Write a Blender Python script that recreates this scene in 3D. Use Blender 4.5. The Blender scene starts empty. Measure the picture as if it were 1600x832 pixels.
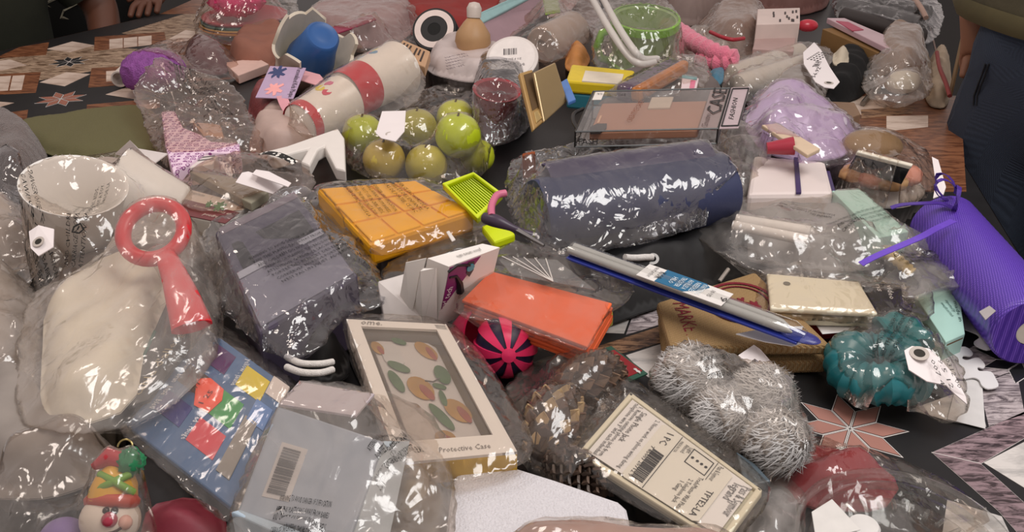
import bpy, bmesh, math, random
import numpy as np
from mathutils import Vector, Matrix, noise
from mathutils.bvhtree import BVHTree
from mathutils.geometry import delaunay_2d_cdt

V = Vector
PI = math.pi
rng = random.Random(7)
scn = bpy.context.scene
COL = scn.collection

# ------------------------------------------------------------------ camera
CAM_H = 0.60            # metres above the table top (table top is z = 0)
PITCH = math.radians(28.9)
FPX = 1487.0            # focal length in pixels of the 1600 x 832 frame
cam_data = bpy.data.cameras.new('camera')
cam_data.sensor_width = 36.0
cam_data.lens = 36.0 * FPX / 1600.0
cam_data.clip_start = 0.01
cam = bpy.data.objects.new('camera', cam_data)
COL.objects.link(cam)
cam.location = (0, 0, CAM_H)
cam.rotation_euler = (PI / 2 - PITCH, 0, 0)
scn.camera = cam

# ------------------------------------------------------------------ light
scn.view_settings.view_transform = 'Standard'
scn.view_settings.look = 'None'
scn.view_settings.gamma = 1.0
scn.view_settings.use_curve_mapping = False
scn.view_settings.exposure = 0.12
world = bpy.data.worlds.new('world')
scn.world = world
world.use_nodes = True
wb = world.node_tree.nodes['Background']
wb.inputs[0].default_value = (0.66, 0.575, 0.545, 1)
wb.inputs[1].default_value = 0.75


def area(name, loc, target, size, power, col):
    d = bpy.data.lights.new(name, 'AREA')
    d.shape = 'RECTANGLE'
    d.size, d.size_y = size
    d.energy = power
    d.color = col
    o = bpy.data.objects.new(name, d)
    COL.objects.link(o)
    o.location = loc
    o.rotation_euler = (V(target) - V(loc)).to_track_quat('-Z', 'Y').to_euler()
    return o


area('awning_opening_light', (0.75, 0.55, 1.75), (0.1, 0.95, 0), (1.1, 0.8), 22, (1.0, 0.975, 0.95))
area('stall_lamp_light', (-0.9, 1.5, 1.9), (-0.25, 1.1, 0), (0.5, 0.5), 8, (1.0, 0.87, 0.78))
try:
    scn.cycles.transparent_max_bounces = 24
    scn.cycles.max_bounces = 8
    scn.cycles.diffuse_bounces = 3
    scn.cycles.glossy_bounces = 3
except Exception:
    pass


# ------------------------------------------------------------------ pixel -> place
def G(px, py, z=0.0):
    """the point of the horizontal plane at height z seen at a pixel"""
    a, b = (px - 800) / FPX, (416 - py) / FPX
    d = V((a, math.cos(PITCH) + b * math.sin(PITCH), -math.sin(PITCH) + b * math.cos(PITCH)))
    t = (z - CAM_H) / d.z
    return V((0, 0, CAM_H)) + d * t


def ppm(px, py, z=0.0):
    """pixels per metre across the view at that place"""
    return FPX / ((G(px, py, z) - V((0, 0, CAM_H))).dot(V((0, math.cos(PITCH), -math.sin(PITCH)))))


# ------------------------------------------------------------------ materials
def lin(h):
    h = h.lstrip('#')
    c = [int(h[i:i + 2], 16) / 255 for i in (0, 2, 4)]
    return tuple((x / 12.92 if x <= 0.04045 else ((x + 0.055) / 1.055) ** 2.4) for x in c) + (1,)


MATS = {}


def newmat(key):
    m = bpy.data.materials.new(key)
    m.use_nodes = True
    nt = m.node_tree
    nt.nodes.clear()
    out = nt.nodes.new('ShaderNodeOutputMaterial')
    MATS[key] = m
    return m, nt, out


def N(nt, typ, **kw):
    n = nt.nodes.new(typ)
    for k, v in kw.items():
        if k in n.inputs:
            n.inputs[k].default_value = v
        else:
            setattr(n, k, v)
    return n


def mat(hexa, rough=0.6, var=0.12, scale=60, bump=0.0, bscale=None, metal=0.0, spec=0.5, sheen=0.0, trans=0.0):
    """plain procedural material: colour with a little noise, optional relief"""
    key = 'm_%s_%g_%g_%g_%g_%g_%g_%g' % (hexa, rough, var, scale, bump, metal, sheen, trans)
    if key in MATS:
        return MATS[key]
    m, nt, out = newmat(key)
    b = N(nt, 'ShaderNodeBsdfPrincipled')
    b.inputs['Roughness'].default_value = rough
    b.inputs['Metallic'].default_value = metal
    b.inputs['Specular IOR Level'].default_value = spec
    b.inputs['Sheen Weight'].default_value = sheen
    tc = N(nt, 'ShaderNodeTexCoord')
    nz = N(nt, 'ShaderNodeTexNoise', Scale=scale, Detail=4.0)
    nt.links.new(tc.outputs['Object'], nz.inputs['Vector'])
    mx = N(nt, 'ShaderNodeMix', data_type='RGBA')
    c = lin(hexa)
    mx.inputs[6].default_value = tuple(x * (1 - var) for x in c[:3]) + (1,)
    mx.inputs[7].default_value = tuple(min(1, x * (1 + var)) for x in c[:3]) + (1,)
    nt.links.new(nz.outputs['Fac'], mx.inputs[0])
    nt.links.new(mx.outputs[2], b.inputs['Base Color'])
    if bump:
        n2 = N(nt, 'ShaderNodeTexNoise', Scale=bscale or scale * 3, Detail=3.0)
        nt.links.new(tc.outputs['Object'], n2.inputs['Vector'])
        bp = N(nt, 'ShaderNodeBump', Strength=bump, Distance=0.003)
        nt.links.new(n2.outputs['Fac'], bp.inputs['Height'])
        nt.links.new(bp.outputs['Normal'], b.inputs['Normal'])
    if trans:
        t = N(nt, 'ShaderNodeBsdfTransparent')
        ms = N(nt, 'ShaderNodeMixShader')
        ms.inputs[0].default_value = trans
        nt.links.new(b.outputs[0], ms.inputs[1])
        nt.links.new(t.outputs[0], ms.inputs[2])
        nt.links.new(ms.outputs[0], out.inputs[0])
    else:
        nt.links.new(b.outputs[0], out.inputs[0])
    return m


def film(key, tint='f4efea', haze=0.08, gloss=1.0, rough=0.16, crease=0.5, wscale=55):
    """thin crinkled plastic film: see-through, glossy, slightly milky"""
    m, nt, out = newmat(key)
    tc = N(nt, 'ShaderNodeTexCoord')
    mp = N(nt, 'ShaderNodeMapping')
    mp.inputs['Scale'].default_value = (1, 0.45, 1)
    mp.inputs['Rotation'].default_value = (0.2, 0.1, 0.6)
    nt.links.new(tc.outputs['Object'], mp.inputs[0])
    n0 = N(nt, 'ShaderNodeTexNoise', Scale=14.0, Detail=2.0)
    nt.links.new(tc.outputs['Object'], n0.inputs['Vector'])
    wp = N(nt, 'ShaderNodeVectorMath', operation='MULTIPLY_ADD')
    nt.links.new(n0.outputs['Color'], wp.inputs[0])
    wp.inputs[1].default_value = (0.05, 0.05, 0.05)
    nt.links.new(mp.outputs[0], wp.inputs[2])
    vo = N(nt, 'ShaderNodeTexVoronoi', Scale=wscale * 0.8, feature='DISTANCE_TO_EDGE')
    n1 = N(nt, 'ShaderNodeTexNoise', Scale=wscale * 0.5, Detail=3.0, Roughness=0.55, Distortion=0.6)
    for n in (vo, n1):
        nt.links.new(wp.outputs[0], n.inputs['Vector'])
    ad = N(nt, 'ShaderNodeMath', operation='MULTIPLY_ADD')
    nt.links.new(vo.outputs['Distance'], ad.inputs[0])
    ad.inputs[1].default_value = 0.9
    nt.links.new(n1.outputs['Fac'], ad.inputs[2])
    bp = N(nt, 'ShaderNodeBump', Strength=crease, Distance=0.006)
    nt.links.new(ad.outputs[0], bp.inputs['Height'])
    tr = N(nt, 'ShaderNodeBsdfTransparent')
    tr.inputs[0].default_value = lin(tint)
    gl = N(nt, 'ShaderNodeBsdfGlossy', Roughness=rough)
    gl.inputs[0].default_value = (1, 1, 1, 1)
    nt.links.new(bp.outputs[0], gl.inputs['Normal'])
    df = N(nt, 'ShaderNodeBsdfDiffuse')
    df.inputs[0].default_value = lin('ece6e1')
    tl = N(nt, 'ShaderNodeBsdfTranslucent')
    tl.inputs[0].default_value = lin('ece6e1')
    mk = N(nt, 'ShaderNodeMixShader')
    mk.inputs[0].default_value = 0.45
    nt.links.new(df.outputs[0], mk.inputs[1])
    nt.links.new(tl.outputs[0], mk.inputs[2])
    # milkiness follows the creases a little (film is scuffed there)
    rp = N(nt, 'ShaderNodeMapRange')
    rp.inputs['From Min'].default_value = 0.35
    rp.inputs['From Max'].default_value = 0.75
    rp.inputs['To Min'].default_value = haze * 0.45
    rp.inputs['To Max'].default_value = haze * 2.1
    nt.links.new(n1.outputs['Fac'], rp.inputs['Value'])
    m1 = N(nt, 'ShaderNodeMixShader')
    nt.links.new(rp.outputs[0], m1.inputs[0])
    nt.links.new(tr.outputs[0], m1.inputs[1])
    nt.links.new(mk.outputs[0], m1.inputs[2])
    # reflectance of a thin film, the same from both sides
    lw = N(nt, 'ShaderNodeLayerWeight', Blend=0.5)
    nt.links.new(bp.outputs[0], lw.inputs['Normal'])
    pw = N(nt, 'ShaderNodeMath', operation='POWER')
    nt.links.new(lw.outputs['Facing'], pw.inputs[0])
    pw.inputs[1].default_value = 4.0
    ml = N(nt, 'ShaderNodeMath', operation='MULTIPLY_ADD', use_clamp=True)
    nt.links.new(pw.outputs[0], ml.inputs[0])
    ml.inputs[1].default_value = 0.55 * gloss
    ml.inputs[2].default_value = 0.055 * gloss
    m2 = N(nt, 'ShaderNodeMixShader')
    nt.links.new(ml.outputs[0], m2.inputs[0])
    nt.links.new(m1.outputs[0], m2.inputs[1])
    nt.links.new(gl.outputs[0], m2.inputs[2])
    nt.links.new(m2.outputs[0], out.inputs[0])
    return m


film('film_clear', haze=0.030, gloss=1.3, rough=0.11)
film('film_mid', haze=0.07, gloss=1.3, rough=0.13)
film('film_milky', haze=0.17, gloss=1.3, rough=0.15)
film('film_warm_lit', tint='f0e2d9', haze=0.085, gloss=1.3, rough=0.13)  # warm light at the back of the pile, put into the film tint
film('film_grey', tint='e6e6e9', haze=0.045, gloss=1.6, rough=0.09, crease=0.6, wscale=70)
film('film_lilac', tint='f0e6f4', haze=0.09, gloss=1.6, rough=0.10)
film('clear_plastic', tint='f6f6f5', haze=0.015, gloss=1.4, rough=0.05, crease=0.03)


def wood(key, a, b, scale=14, rot=0.0, dist=6):
    m, nt, out = newmat(key)
    bs = N(nt, 'ShaderNodeBsdfPrincipled', Roughness=0.35)
    tc = N(nt, 'ShaderNodeTexCoord')
    mp = N(nt, 'ShaderNodeMapping')
    mp.inputs['Rotation'].default_value = (0, 0, rot)
    mp.inputs['Scale'].default_value = (1, 4.5, 1)
    nt.links.new(tc.outputs['Object'], mp.inputs[0])
    wv = N(nt, 'ShaderNodeTexNoise', Scale=scale, Detail=6.0, Distortion=dist * 0.12, Roughness=0.7)
    nt.links.new(mp.outputs[0], wv.inputs['Vector'])
    cr = N(nt, 'ShaderNodeValToRGB')
    cr.color_ramp.elements[0].position = 0.42
    cr.color_ramp.elements[0].color = lin(a)
    cr.color_ramp.elements[1].position = 0.56
    cr.color_ramp.elements[1].color = lin(b)
    nt.links.new(wv.outputs['Fac'], cr.inputs[0])
    nt.links.new(cr.outputs[0], bs.inputs['Base Color'])
    nt.links.new(bs.outputs[0], out.inputs[0])
    return m


def weave(key, a, b, scale=420, bump=0.6, rough=0.85):
    """woven cloth: two crossed wave patterns"""
    m, nt, out = newmat(key)
    bs = N(nt, 'ShaderNodeBsdfPrincipled', Roughness=rough)
    tc = N(nt, 'ShaderNodeTexCoord')
    mp = N(nt, 'ShaderNodeMapping')
    mp.inputs['Rotation'].default_value = (0, 0, 0.25)
    nt.links.new(tc.outputs['Object'], mp.inputs[0])
    w1 = N(nt, 'ShaderNodeTexWave', Scale=scale / 6.28, bands_direction='X', Distortion=0.6)
    w2 = N(nt, 'ShaderNodeTexWave', Scale=scale / 6.28, bands_direction='Y', Distortion=0.6)
    mu = N(nt, 'ShaderNodeMath', operation='MULTIPLY')
    for i, w in enumerate((w1, w2)):
        nt.links.new(mp.outputs[0], w.inputs['Vector'])
        nt.links.new(w.outputs['Fac'], mu.inputs[i])
    mx = N(nt, 'ShaderNodeMix', data_type='RGBA')
    mx.inputs[6].default_value = lin(a)
    mx.inputs[7].default_value = lin(b)
    nt.links.new(mu.outputs[0], mx.inputs[0])
    bp = N(nt, 'ShaderNodeBump', Strength=bump, Distance=0.001)
    nt.links.new(mu.outputs[0], bp.inputs['Height'])
    nt.links.new(bp.outputs[0], bs.inputs['Normal'])
    nt.links.new(mx.outputs[2], bs.inputs['Base Color'])
    nt.links.new(bs.outputs[0], out.inputs[0])
    return m


def spots(key, base, dot, scale=90, lo=0.30, hi=0.36, ring=True):
    """printed rings or dots on a plain ground"""
    m, nt, out = newmat(key)
    bs = N(nt, 'ShaderNodeBsdfPrincipled', Roughness=0.6)
    tc = N(nt, 'ShaderNodeTexCoord')
    vo = N(nt, 'ShaderNodeTexVoronoi', Scale=scale, Randomness=0.45)
    nt.links.new(tc.outputs['Object'], vo.inputs['Vector'])
    cr = N(nt, 'ShaderNodeValToRGB')
    e = cr.color_ramp.elements
    e[0].position, e[0].color = 0.0, lin(dot)
    e[1].position, e[1].color = (0.43, lin(base)) if ring else (hi, lin(base))
    if ring:
        for p, c in ((0.13, dot), (0.16, base), (0.25, base), (0.28, dot), (0.38, dot)):
            x = e.new(p)
            x.color = lin(c)
    else:
        x = e.new(lo)
        x.color = lin(dot)
    nt.links.new(vo.outputs['Distance'], cr.inputs[0])
    nt.links.new(cr.outputs[0], bs.inputs['Base Color'])
    nt.links.new(bs.outputs[0], out.inputs[0])
    return m


wood('wood_purple', '3b3033', '9b858a', 30, 0.5)
wood('wood_purple_b', '3b3033', '8d787d', 30, -0.7)
wood('wood_brown', '5b3420', '87583c', 26, 0.3)
wood('wood_zebra', '5d4634', 'b39a83', 22, 0.2, 14)
wood('wood_tan', '4a2f20', 'a07c5e', 30, 0.3)
wood('marble', 'a9a6a4', 'cfcac6', 9, 0.9, 3)
wood('marble_warm', 'b29c8d', 'd2bfb1', 9, 0.9, 3)
wood('mottle', '5a5154', 'b9aeb0', 16, 0.2, 20)
weave('burlap', '8f6d42', 'dcbf8e', 1250, 1.0)
weave('burlap_red', '6f1524', 'b3263c', 1250, 1.0)
weave('felt_olive', '5a5636', '7d7853', 900, 0.5)
weave('denim', '222b3a', '4a586e', 1500, 0.7)
weave('purple_ribbon', '4a2f96', '7f5bd0', 900, 0.25, 0.28)
spots('flower_print', 'ecd2e6', '8a3f84', 95)
spots('polka', '111111', 'f2efe9', 130, 0.36, 0.42, ring=False)


# ------------------------------------------------------------------ mesh builder
class MB:
    def __init__(s):
        s.v = []
        s.f = []
        s.sm = False

    def add(s, vs, fs):
        k = len(s.v)
        s.v += [tuple(v) for v in vs]
        s.f += [tuple(i + k for i in f) for f in fs]
        return s

    def hexa(s, t, b):
        return s.add(list(t) + list(b), [(0, 1, 2, 3), (7, 6, 5, 4), (0, 4, 5, 1), (1, 5, 6, 2), (2, 6, 7, 3), (3, 7, 4, 0)])

    def box(s, o, u, v, w):
        o, u, v, w = V(o), V(u), V(v), V(w)
        return s.hexa([o + w, o + u + w, o + u + v + w, o + v + w], [o, o + u, o + u + v, o + v])

    def prism(s, pts, down):
        n = len(pts)
        d = V(down)
        top = [V(p) for p in pts]
        fs = [tuple(range(n)), tuple(reversed(range(n, 2 * n)))]
        fs += [(i, (i + n), (i + 1) % n + n, (i + 1) % n) for i in range(n)]
        return s.add(top + [p + d for p in top], fs)

    def tube(s, path, r, n=10, closed=False, flat=1.0, up=(0, 0, 1)):
        path = [V(p) for p in path]
        m = len(path)
        rs = list(r) if isinstance(r, (list, tuple)) else [r] * m
        vs, fs = [], []
        prev = None
        for i, p in enumerate(path):
            a = path[(i - 1) % m] if (closed or i) else p
            b = path[(i + 1) % m] if (closed or i < m - 1) else p
            t = (b - a).normalized()
            if prev is None:
                x = V(up) - t * V(up).dot(t)
                if x.length < 1e-3:
                    x = V((1, 0, 0)) - t * t.x
            else:
                x = prev - t * prev.dot(t)
            x.normalize()
            prev = x
            y = t.cross(x)
            for k in range(n):
                an = 2 * PI * k / n
                vs.append(p + (x * math.cos(an) * flat + y * math.sin(an)) * rs[i])
        for i in range(m if closed else m - 1):
            for k in range(n):
                a, b = i * n, ((i + 1) % m) * n
                fs.append((a + k, a + (k + 1) % n, b + (k + 1) % n, b + k))
        if not closed:
            fs.append(tuple(reversed(range(n))))
            fs.append(tuple(range((m - 1) * n, m * n)))
        s.sm = True
        return s.add(vs, fs)

    def lathe(s, base, axis, prof, n=28, xref=None, fn=None, cap=True):
        """profile of (radius, distance along the axis); fn(angle, i, r) may change the radius"""
        base, ax = V(base), V(axis).normalized()
        x = V(xref) if xref else (V((1, 0, 0)) if abs(ax.x) < 0.8 else V((0, 1, 0)))
        x = (x - ax * x.dot(ax)).normalized()
        y = ax.cross(x)
        vs, fs = [], []
        for i, (r, t) in enumerate(prof):
            for k in range(n):
                an = 2 * PI * k / n
                rr, tt = fn(an, i, r, t) if fn else (r, t)
                vs.append(base + ax * tt + (x * math.cos(an) + y * math.sin(an)) * rr)
        m = len(prof)
        for i in range(m - 1):
            for k in range(n):
                a, b = i * n, (i + 1) * n
                fs.append((a + k, a + (k + 1) % n, b + (k + 1) % n, b + k))
        if cap:
            fs.append(tuple(reversed(range(n))))
            fs.append(tuple(range((m - 1) * n, m * n)))
        s.sm = True
        return s.add(vs, fs)

    def ball(s, c, r, nu=20, nv=12, fn=None, rot=0.0):
        """ellipsoid; fn(unit direction) -> radius factor"""
        c = V(c)
        r = (r, r, r) if not isinstance(r, (tuple, list)) else r
        vs, fs = [], []
        cr, sr = math.cos(rot), math.sin(rot)
        for i in range(nv + 1):
            th = PI * i / nv
            for k in range(nu):
                ph = 2 * PI * k / nu
                d = V((math.sin(th) * math.cos(ph), math.sin(th) * math.sin(ph), math.cos(th)))
                q = fn(d) if fn else 1
                x, y, z = d.x * r[0] * q, d.y * r[1] * q, d.z * r[2] * q
                vs.append(c + V((x * cr - y * sr, x * sr + y * cr, z)))
        for i in range(nv):
            for k in range(nu):
                fs.append((i * nu + k, (i + 1) * nu + k, (i + 1) * nu + (k + 1) % nu, i * nu + (k + 1) % nu))
        s.sm = True
        return s.add(vs, fs)


WLOC = {}
SOLID = {}


def tag(o, label, cat, group=None):
    o['label'] = label
    o['category'] = cat
    if group:
        o['group'] = group
    return o


def obj(name, mb, m, smooth=None, bevel=0.0, seg=2, solid=0.0):
    """one mesh object, its origin at the bottom centre of its shape"""
    vs = np.array(mb.v, dtype=float)
    lo, hi = vs.min(0), vs.max(0)
    org = V(((lo[0] + hi[0]) / 2, (lo[1] + hi[1]) / 2, lo[2]))
    me = bpy.data.meshes.new(name)
    me.from_pydata([tuple(p) for p in (vs - np.array(org))], [], mb.f)
    bm = bmesh.new()
    bm.from_mesh(me)
    bmesh.ops.remove_doubles(bm, verts=bm.verts, dist=1e-6)
    if mb.f:
        bmesh.ops.recalc_face_normals(bm, faces=bm.faces)
    if bevel:
        ed = [e for e in bm.edges if len(e.link_faces) == 2 and e.calc_face_angle(0) > 0.5]
        bmesh.ops.bevel(bm, geom=ed, offset=bevel, segments=seg, affect='EDGES', profile=0.5, clamp_overlap=True)
    bm.to_mesh(me)
    bm.free()
    sm = mb.sm if smooth is None else smooth
    if sm:
        me.shade_smooth()
        if not isinstance(sm, bool) or mb.sm:
            try:
                me.set_sharp_from_angle(angle=math.radians(50))
            except Exception:
                pass
    o = bpy.data.objects.new(name, me)
    COL.objects.link(o)
    o.location = org
    me.materials.append(m if not isinstance(m, str) else MATS[m])
    WLOC[o.name] = org.copy()
    return o


def adopt(parent, kids):
    for k in kids:
        if isinstance(k, tuple):
            k, sub = k
        else:
            sub = []
        adopt(k, sub)
        k.parent = parent
        k.location = WLOC[k.name] - WLOC[parent.name]


def meshes_of(o):
    r = [o] if o.type == 'MESH' else []
    for c in o.children:
        r += meshes_of(c)
    return r


def thing(name, label, cat, kids, group=None):
    """an Empty at the thing's base that parents its parts"""
    flat = []

    def walk(ks):
        for k in ks:
            if isinstance(k, tuple):
                flat.append(k[0])
                walk(k[1])
            else:
                flat.append(k)
    walk(kids)
    lo, hi = V((1e9,) * 3), V((-1e9,) * 3)
    for o in flat:
        for v in o.data.vertices:
            p = v.co + WLOC[o.name]
            for i in range(3):
                lo[i] = min(lo[i], p[i])
                hi[i] = max(hi[i], p[i])
    r = bpy.data.objects.new(name, None)
    r.empty_display_size = 0.02
    COL.objects.link(r)
    r.location = V(((lo.x + hi.x) / 2, (lo.y + hi.y) / 2, lo.z))
    WLOC[r.name] = r.location.copy()
    adopt(r, kids)
    return tag(r, label, cat, group)


# ------------------------------------------------------------------ quads and lettering
class Q:
    """four pixel corners (far-left, far-right, near-right, near-left) with heights"""
    def __init__(s, pts, z):
        zs = z if isinstance(z, (list, tuple)) else [z] * 4
        s.c = [G(p[0], p[1], q) for p, q in zip(pts, zs)]
        s.n = (s.c[1] - s.c[0]).cross(s.c[3] - s.c[0]).normalized()
        if s.n.z < 0:
            s.n.negate()

    def P(s, u, v, w=0.0):
        a = s.c[0].lerp(s.c[1], u)
        b = s.c[3].lerp(s.c[2], u)
        return a.lerp(b, v) + s.n * w

    def slab(s, mb, th, u0=0, v0=0, u1=1, v1=1, w=0.0, down=None):
        t = [s.P(u0, v0, w), s.P(u1, v0, w), s.P(u1, v1, w), s.P(u0, v1, w)]
        d = V(down) if down else -s.n * th
        return mb.hexa(t, [p + d for p in t])

    def poly(s, mb, uv, th, w=0.0):
        return mb.prism([s.P(a, b, w) for a, b in uv], -s.n * th)


def slab(name, pts, z, th, m, bevel=0.0015, down=True, w=0.0):
    q = Q(pts, z)
    mb = MB()
    q.slab(mb, th, down=(0, 0, -th) if down else None, w=w)
    return obj(name, mb, m, bevel=bevel)


TXT = {}


def glyphs(s):
    if s in TXT:
        return TXT[s]
    cu = bpy.data.curves.new('lettering', 'FONT')
    cu.body = s
    cu.size = 1.0
    cu.resolution_u = 1
    o = bpy.data.objects.new('lettering', cu)
    COL.objects.link(o)
    bpy.context.view_layer.update()
    me = o.to_mesh()
    vs = [(v.co.x, v.co.y) for v in me.vertices]
    fs = [tuple(p.vertices) for p in me.polygons]
    o.to_mesh_clear()
    bpy.data.objects.remove(o)
    bpy.data.curves.remove(cu)
    w = max([v[0] for v in vs] or [0.01])
    TXT[s] = (vs, fs, w)
    return TXT[s]


def lettering(mb, s, org, xd, yd, size=None, width=None, squeeze=1.0):
    """flat lettering laid from org along xd, letters up along yd"""
    vs, fs, w = glyphs(s)
    xd, yd = V(xd).normalized(), V(yd)
    yd = (yd - xd * yd.dot(xd)).normalized()
    k = size if size else width / w
    ky = k if not (size and width) else size
    kx = k if not (size and width) else width / w
    mb.add([V(org) + xd * x * kx + yd * y * ky for x, y in vs], fs)
    return mb


def qtext(q, name, lines, m, w=0.0006):
    """lines of (string, (u,v) start, (u,v) end, letter height in m or None); letters stand to the left of the way"""
    mb = MB()
    for s, a, b, size in lines:
        p, r = q.P(a[0], a[1], w), q.P(b[0], b[1], w)
        xd = r - p
        yd = q.n.cross(xd)
        lettering(mb, s, p, xd, yd, size=size, width=xd.length)
    return obj(name, mb, m)


# ------------------------------------------------------------------ sheets: films and cloth
def tri_noise(xy, scale, seed, ang=0.0, stretch=1.0):
    """random heights on a triangle lattice, straight between: flat facets with sharp creases"""
    c, s = math.cos(ang), math.sin(ang)
    x = (xy[:, 0] * c + xy[:, 1] * s) / (scale * stretch)
    y = (-xy[:, 0] * s + xy[:, 1] * c) / scale
    x = x + seed * 17.31
    y = y + seed * 5.77
    k = (x + y) * 0.3660254
    i, j = np.floor(x + k), np.floor(y + k)
    fx, fy = x + k - i, y + k - j

    def h(a, b):
        q = np.sin(a * 127.1 + b * 311.7 + seed * 74.7) * 43758.5453
        return (q - np.floor(q)) * 2 - 1
    a00, a10, a01, a11 = h(i, j), h(i + 1, j), h(i, j + 1), h(i + 1, j + 1)
    up = fx > fy
    return np.where(up, a00 * (1 - fx) + a10 * (fx - fy) + a11 * fy, a00 * (1 - fy) + a01 * (fy - fx) + a11 * fx)


def inside(P, poly):
    x, y = P[:, 0], P[:, 1]
    r = np.zeros(len(P), bool)
    n = len(poly)
    for i in range(n):
        x0, y0 = poly[i][0], poly[i][1]
        x1, y1 = poly[(i + 1) % n][0], poly[(i + 1) % n][1]
        c = (y0 > y) != (y1 > y)
        with np.errstate(divide='ignore', invalid='ignore'):
            xi = (x1 - x0) * (y - y0) / (y1 - y0 + 1e-12) + x0
        r ^= c & (x < xi)
    return r


def edge_dist(P, poly):
    d = np.full(len(P), 1e9)
    n = len(poly)
    for i in range(n):
        a = np.array(poly[i][:2])
        b = np.array(poly[(i + 1) % n][:2])
        ab = b - a
        t = np.clip(((P - a) @ ab) / (ab @ ab + 1e-12), 0, 1)
        d = np.minimum(d, np.linalg.norm(P - (a + t[:, None] * ab), axis=1))
    return d


def chaikin(p, it):
    for _ in range(it):
        q = []
        for i in range(len(p)):
            a, b = p[i], p[(i + 1) % len(p)]
            q += [a * 0.8 + b * 0.2, a * 0.2 + b * 0.8]
        p = q
    return p


def sheet(pix, z, h=0.005, rnd=1, seed=0):
    """triangulated sheet inside an outline given in pixels at height z (or px, py, z)"""
    pts = []
    for p in pix:
        zz = p[2] if len(p) > 2 else z
        w = G(p[0], p[1], zz)
        pts.append(np.array((w.x, w.y, zz)))
    pts = chaikin(pts, rnd)
    B = []
    for i in range(len(pts)):
        a, b = pts[i], pts[(i + 1) % len(pts)]
        n = max(1, int(math.ceil(np.linalg.norm((b - a)[:2]) / h)))
        for k in range(n):
            B.append(a + (b - a) * k / n)
    B = np.array(B)
    lo, hi = B[:, :2].min(0), B[:, :2].max(0)
    r = np.random.RandomState(seed + 11)
    ys = np.arange(lo[1], hi[1], h * 0.87)
    g = []
    for j, y in enumerate(ys):
        xs = np.arange(lo[0] + (j % 2) * h / 2, hi[0], h)
        g.append(np.stack([xs, np.full(len(xs), y)], 1))
    g = np.concatenate(g)
    g = g + r.uniform(-0.22, 0.22, g.shape) * h
    g = g[inside(g, B)]
    g = g[edge_dist(g, B) > 0.45 * h]
    nb = len(B)
    allp = [V((x, y)) for x, y in np.concatenate([B[:, :2], g])]
    ed = [(i, (i + 1) % nb) for i in range(nb)]
    vo, eo, fo = delaunay_2d_cdt(allp, ed, [], 1, 1e-7)[:3]
    xy = np.array([(v.x, v.y) for v in vo])
    zb = np.zeros(len(xy))
    isb = np.zeros(len(xy), bool)
    k = min(nb, len(xy))
    isb[:k] = True
    zb[:k] = B[:k, 2]
    zb[k:] = B[:, 2].mean()
    E = np.array(eo)
    return xy, zb, isb, E, fo, B


def bvh_of(objs):
    vs, fs = [], []
    for o in objs:
        for m in meshes_of(o):
            k = len(vs)
            l = WLOC[m.name]
            vs += [v.co + l for v in m.data.vertices]
            fs += [tuple(i + k for i in p.vertices) for p in m.data.polygons]
    return BVHTree.FromPolygons(vs, fs) if fs else None


def relax(z, isb, E, obs, it, puff):
    n = len(z)
    deg = np.bincount(E.ravel(), minlength=n).astype(float)
    deg[deg == 0] = 1
    for _ in range(it):
        s = np.bincount(E[:, 0], z[E[:, 1]], n) + np.bincount(E[:, 1], z[E[:, 0]], n)
        zn = s / deg + puff
        zn = np.maximum(zn, obs)
        z = np.where(isb, z, zn)
    return z


WARN = ['WARNING: TO AVOID DANGER OF SUFFOCATION', 'KEEP THIS PLASTIC BAG AWAY FROM BABIES', 'AND CHILDREN. DO NOT USE IN CRIBS, BEDS,',
        'CARRIAGES OR PLAYPENS. THIS BAG IS NOT A TOY.', 'ATTENTION: GARDER CE SAC HORS DE LA', "PORTEE DES BEBES ET DES ENFANTS.",
        'CONSERVER HORS DE PORTEE. CE SAC', "N'EST PAS UN JOUET. ADVERTENCIA:", 'MANTENGA ESTA BOLSA LEJOS DE LOS NINOS']


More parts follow.
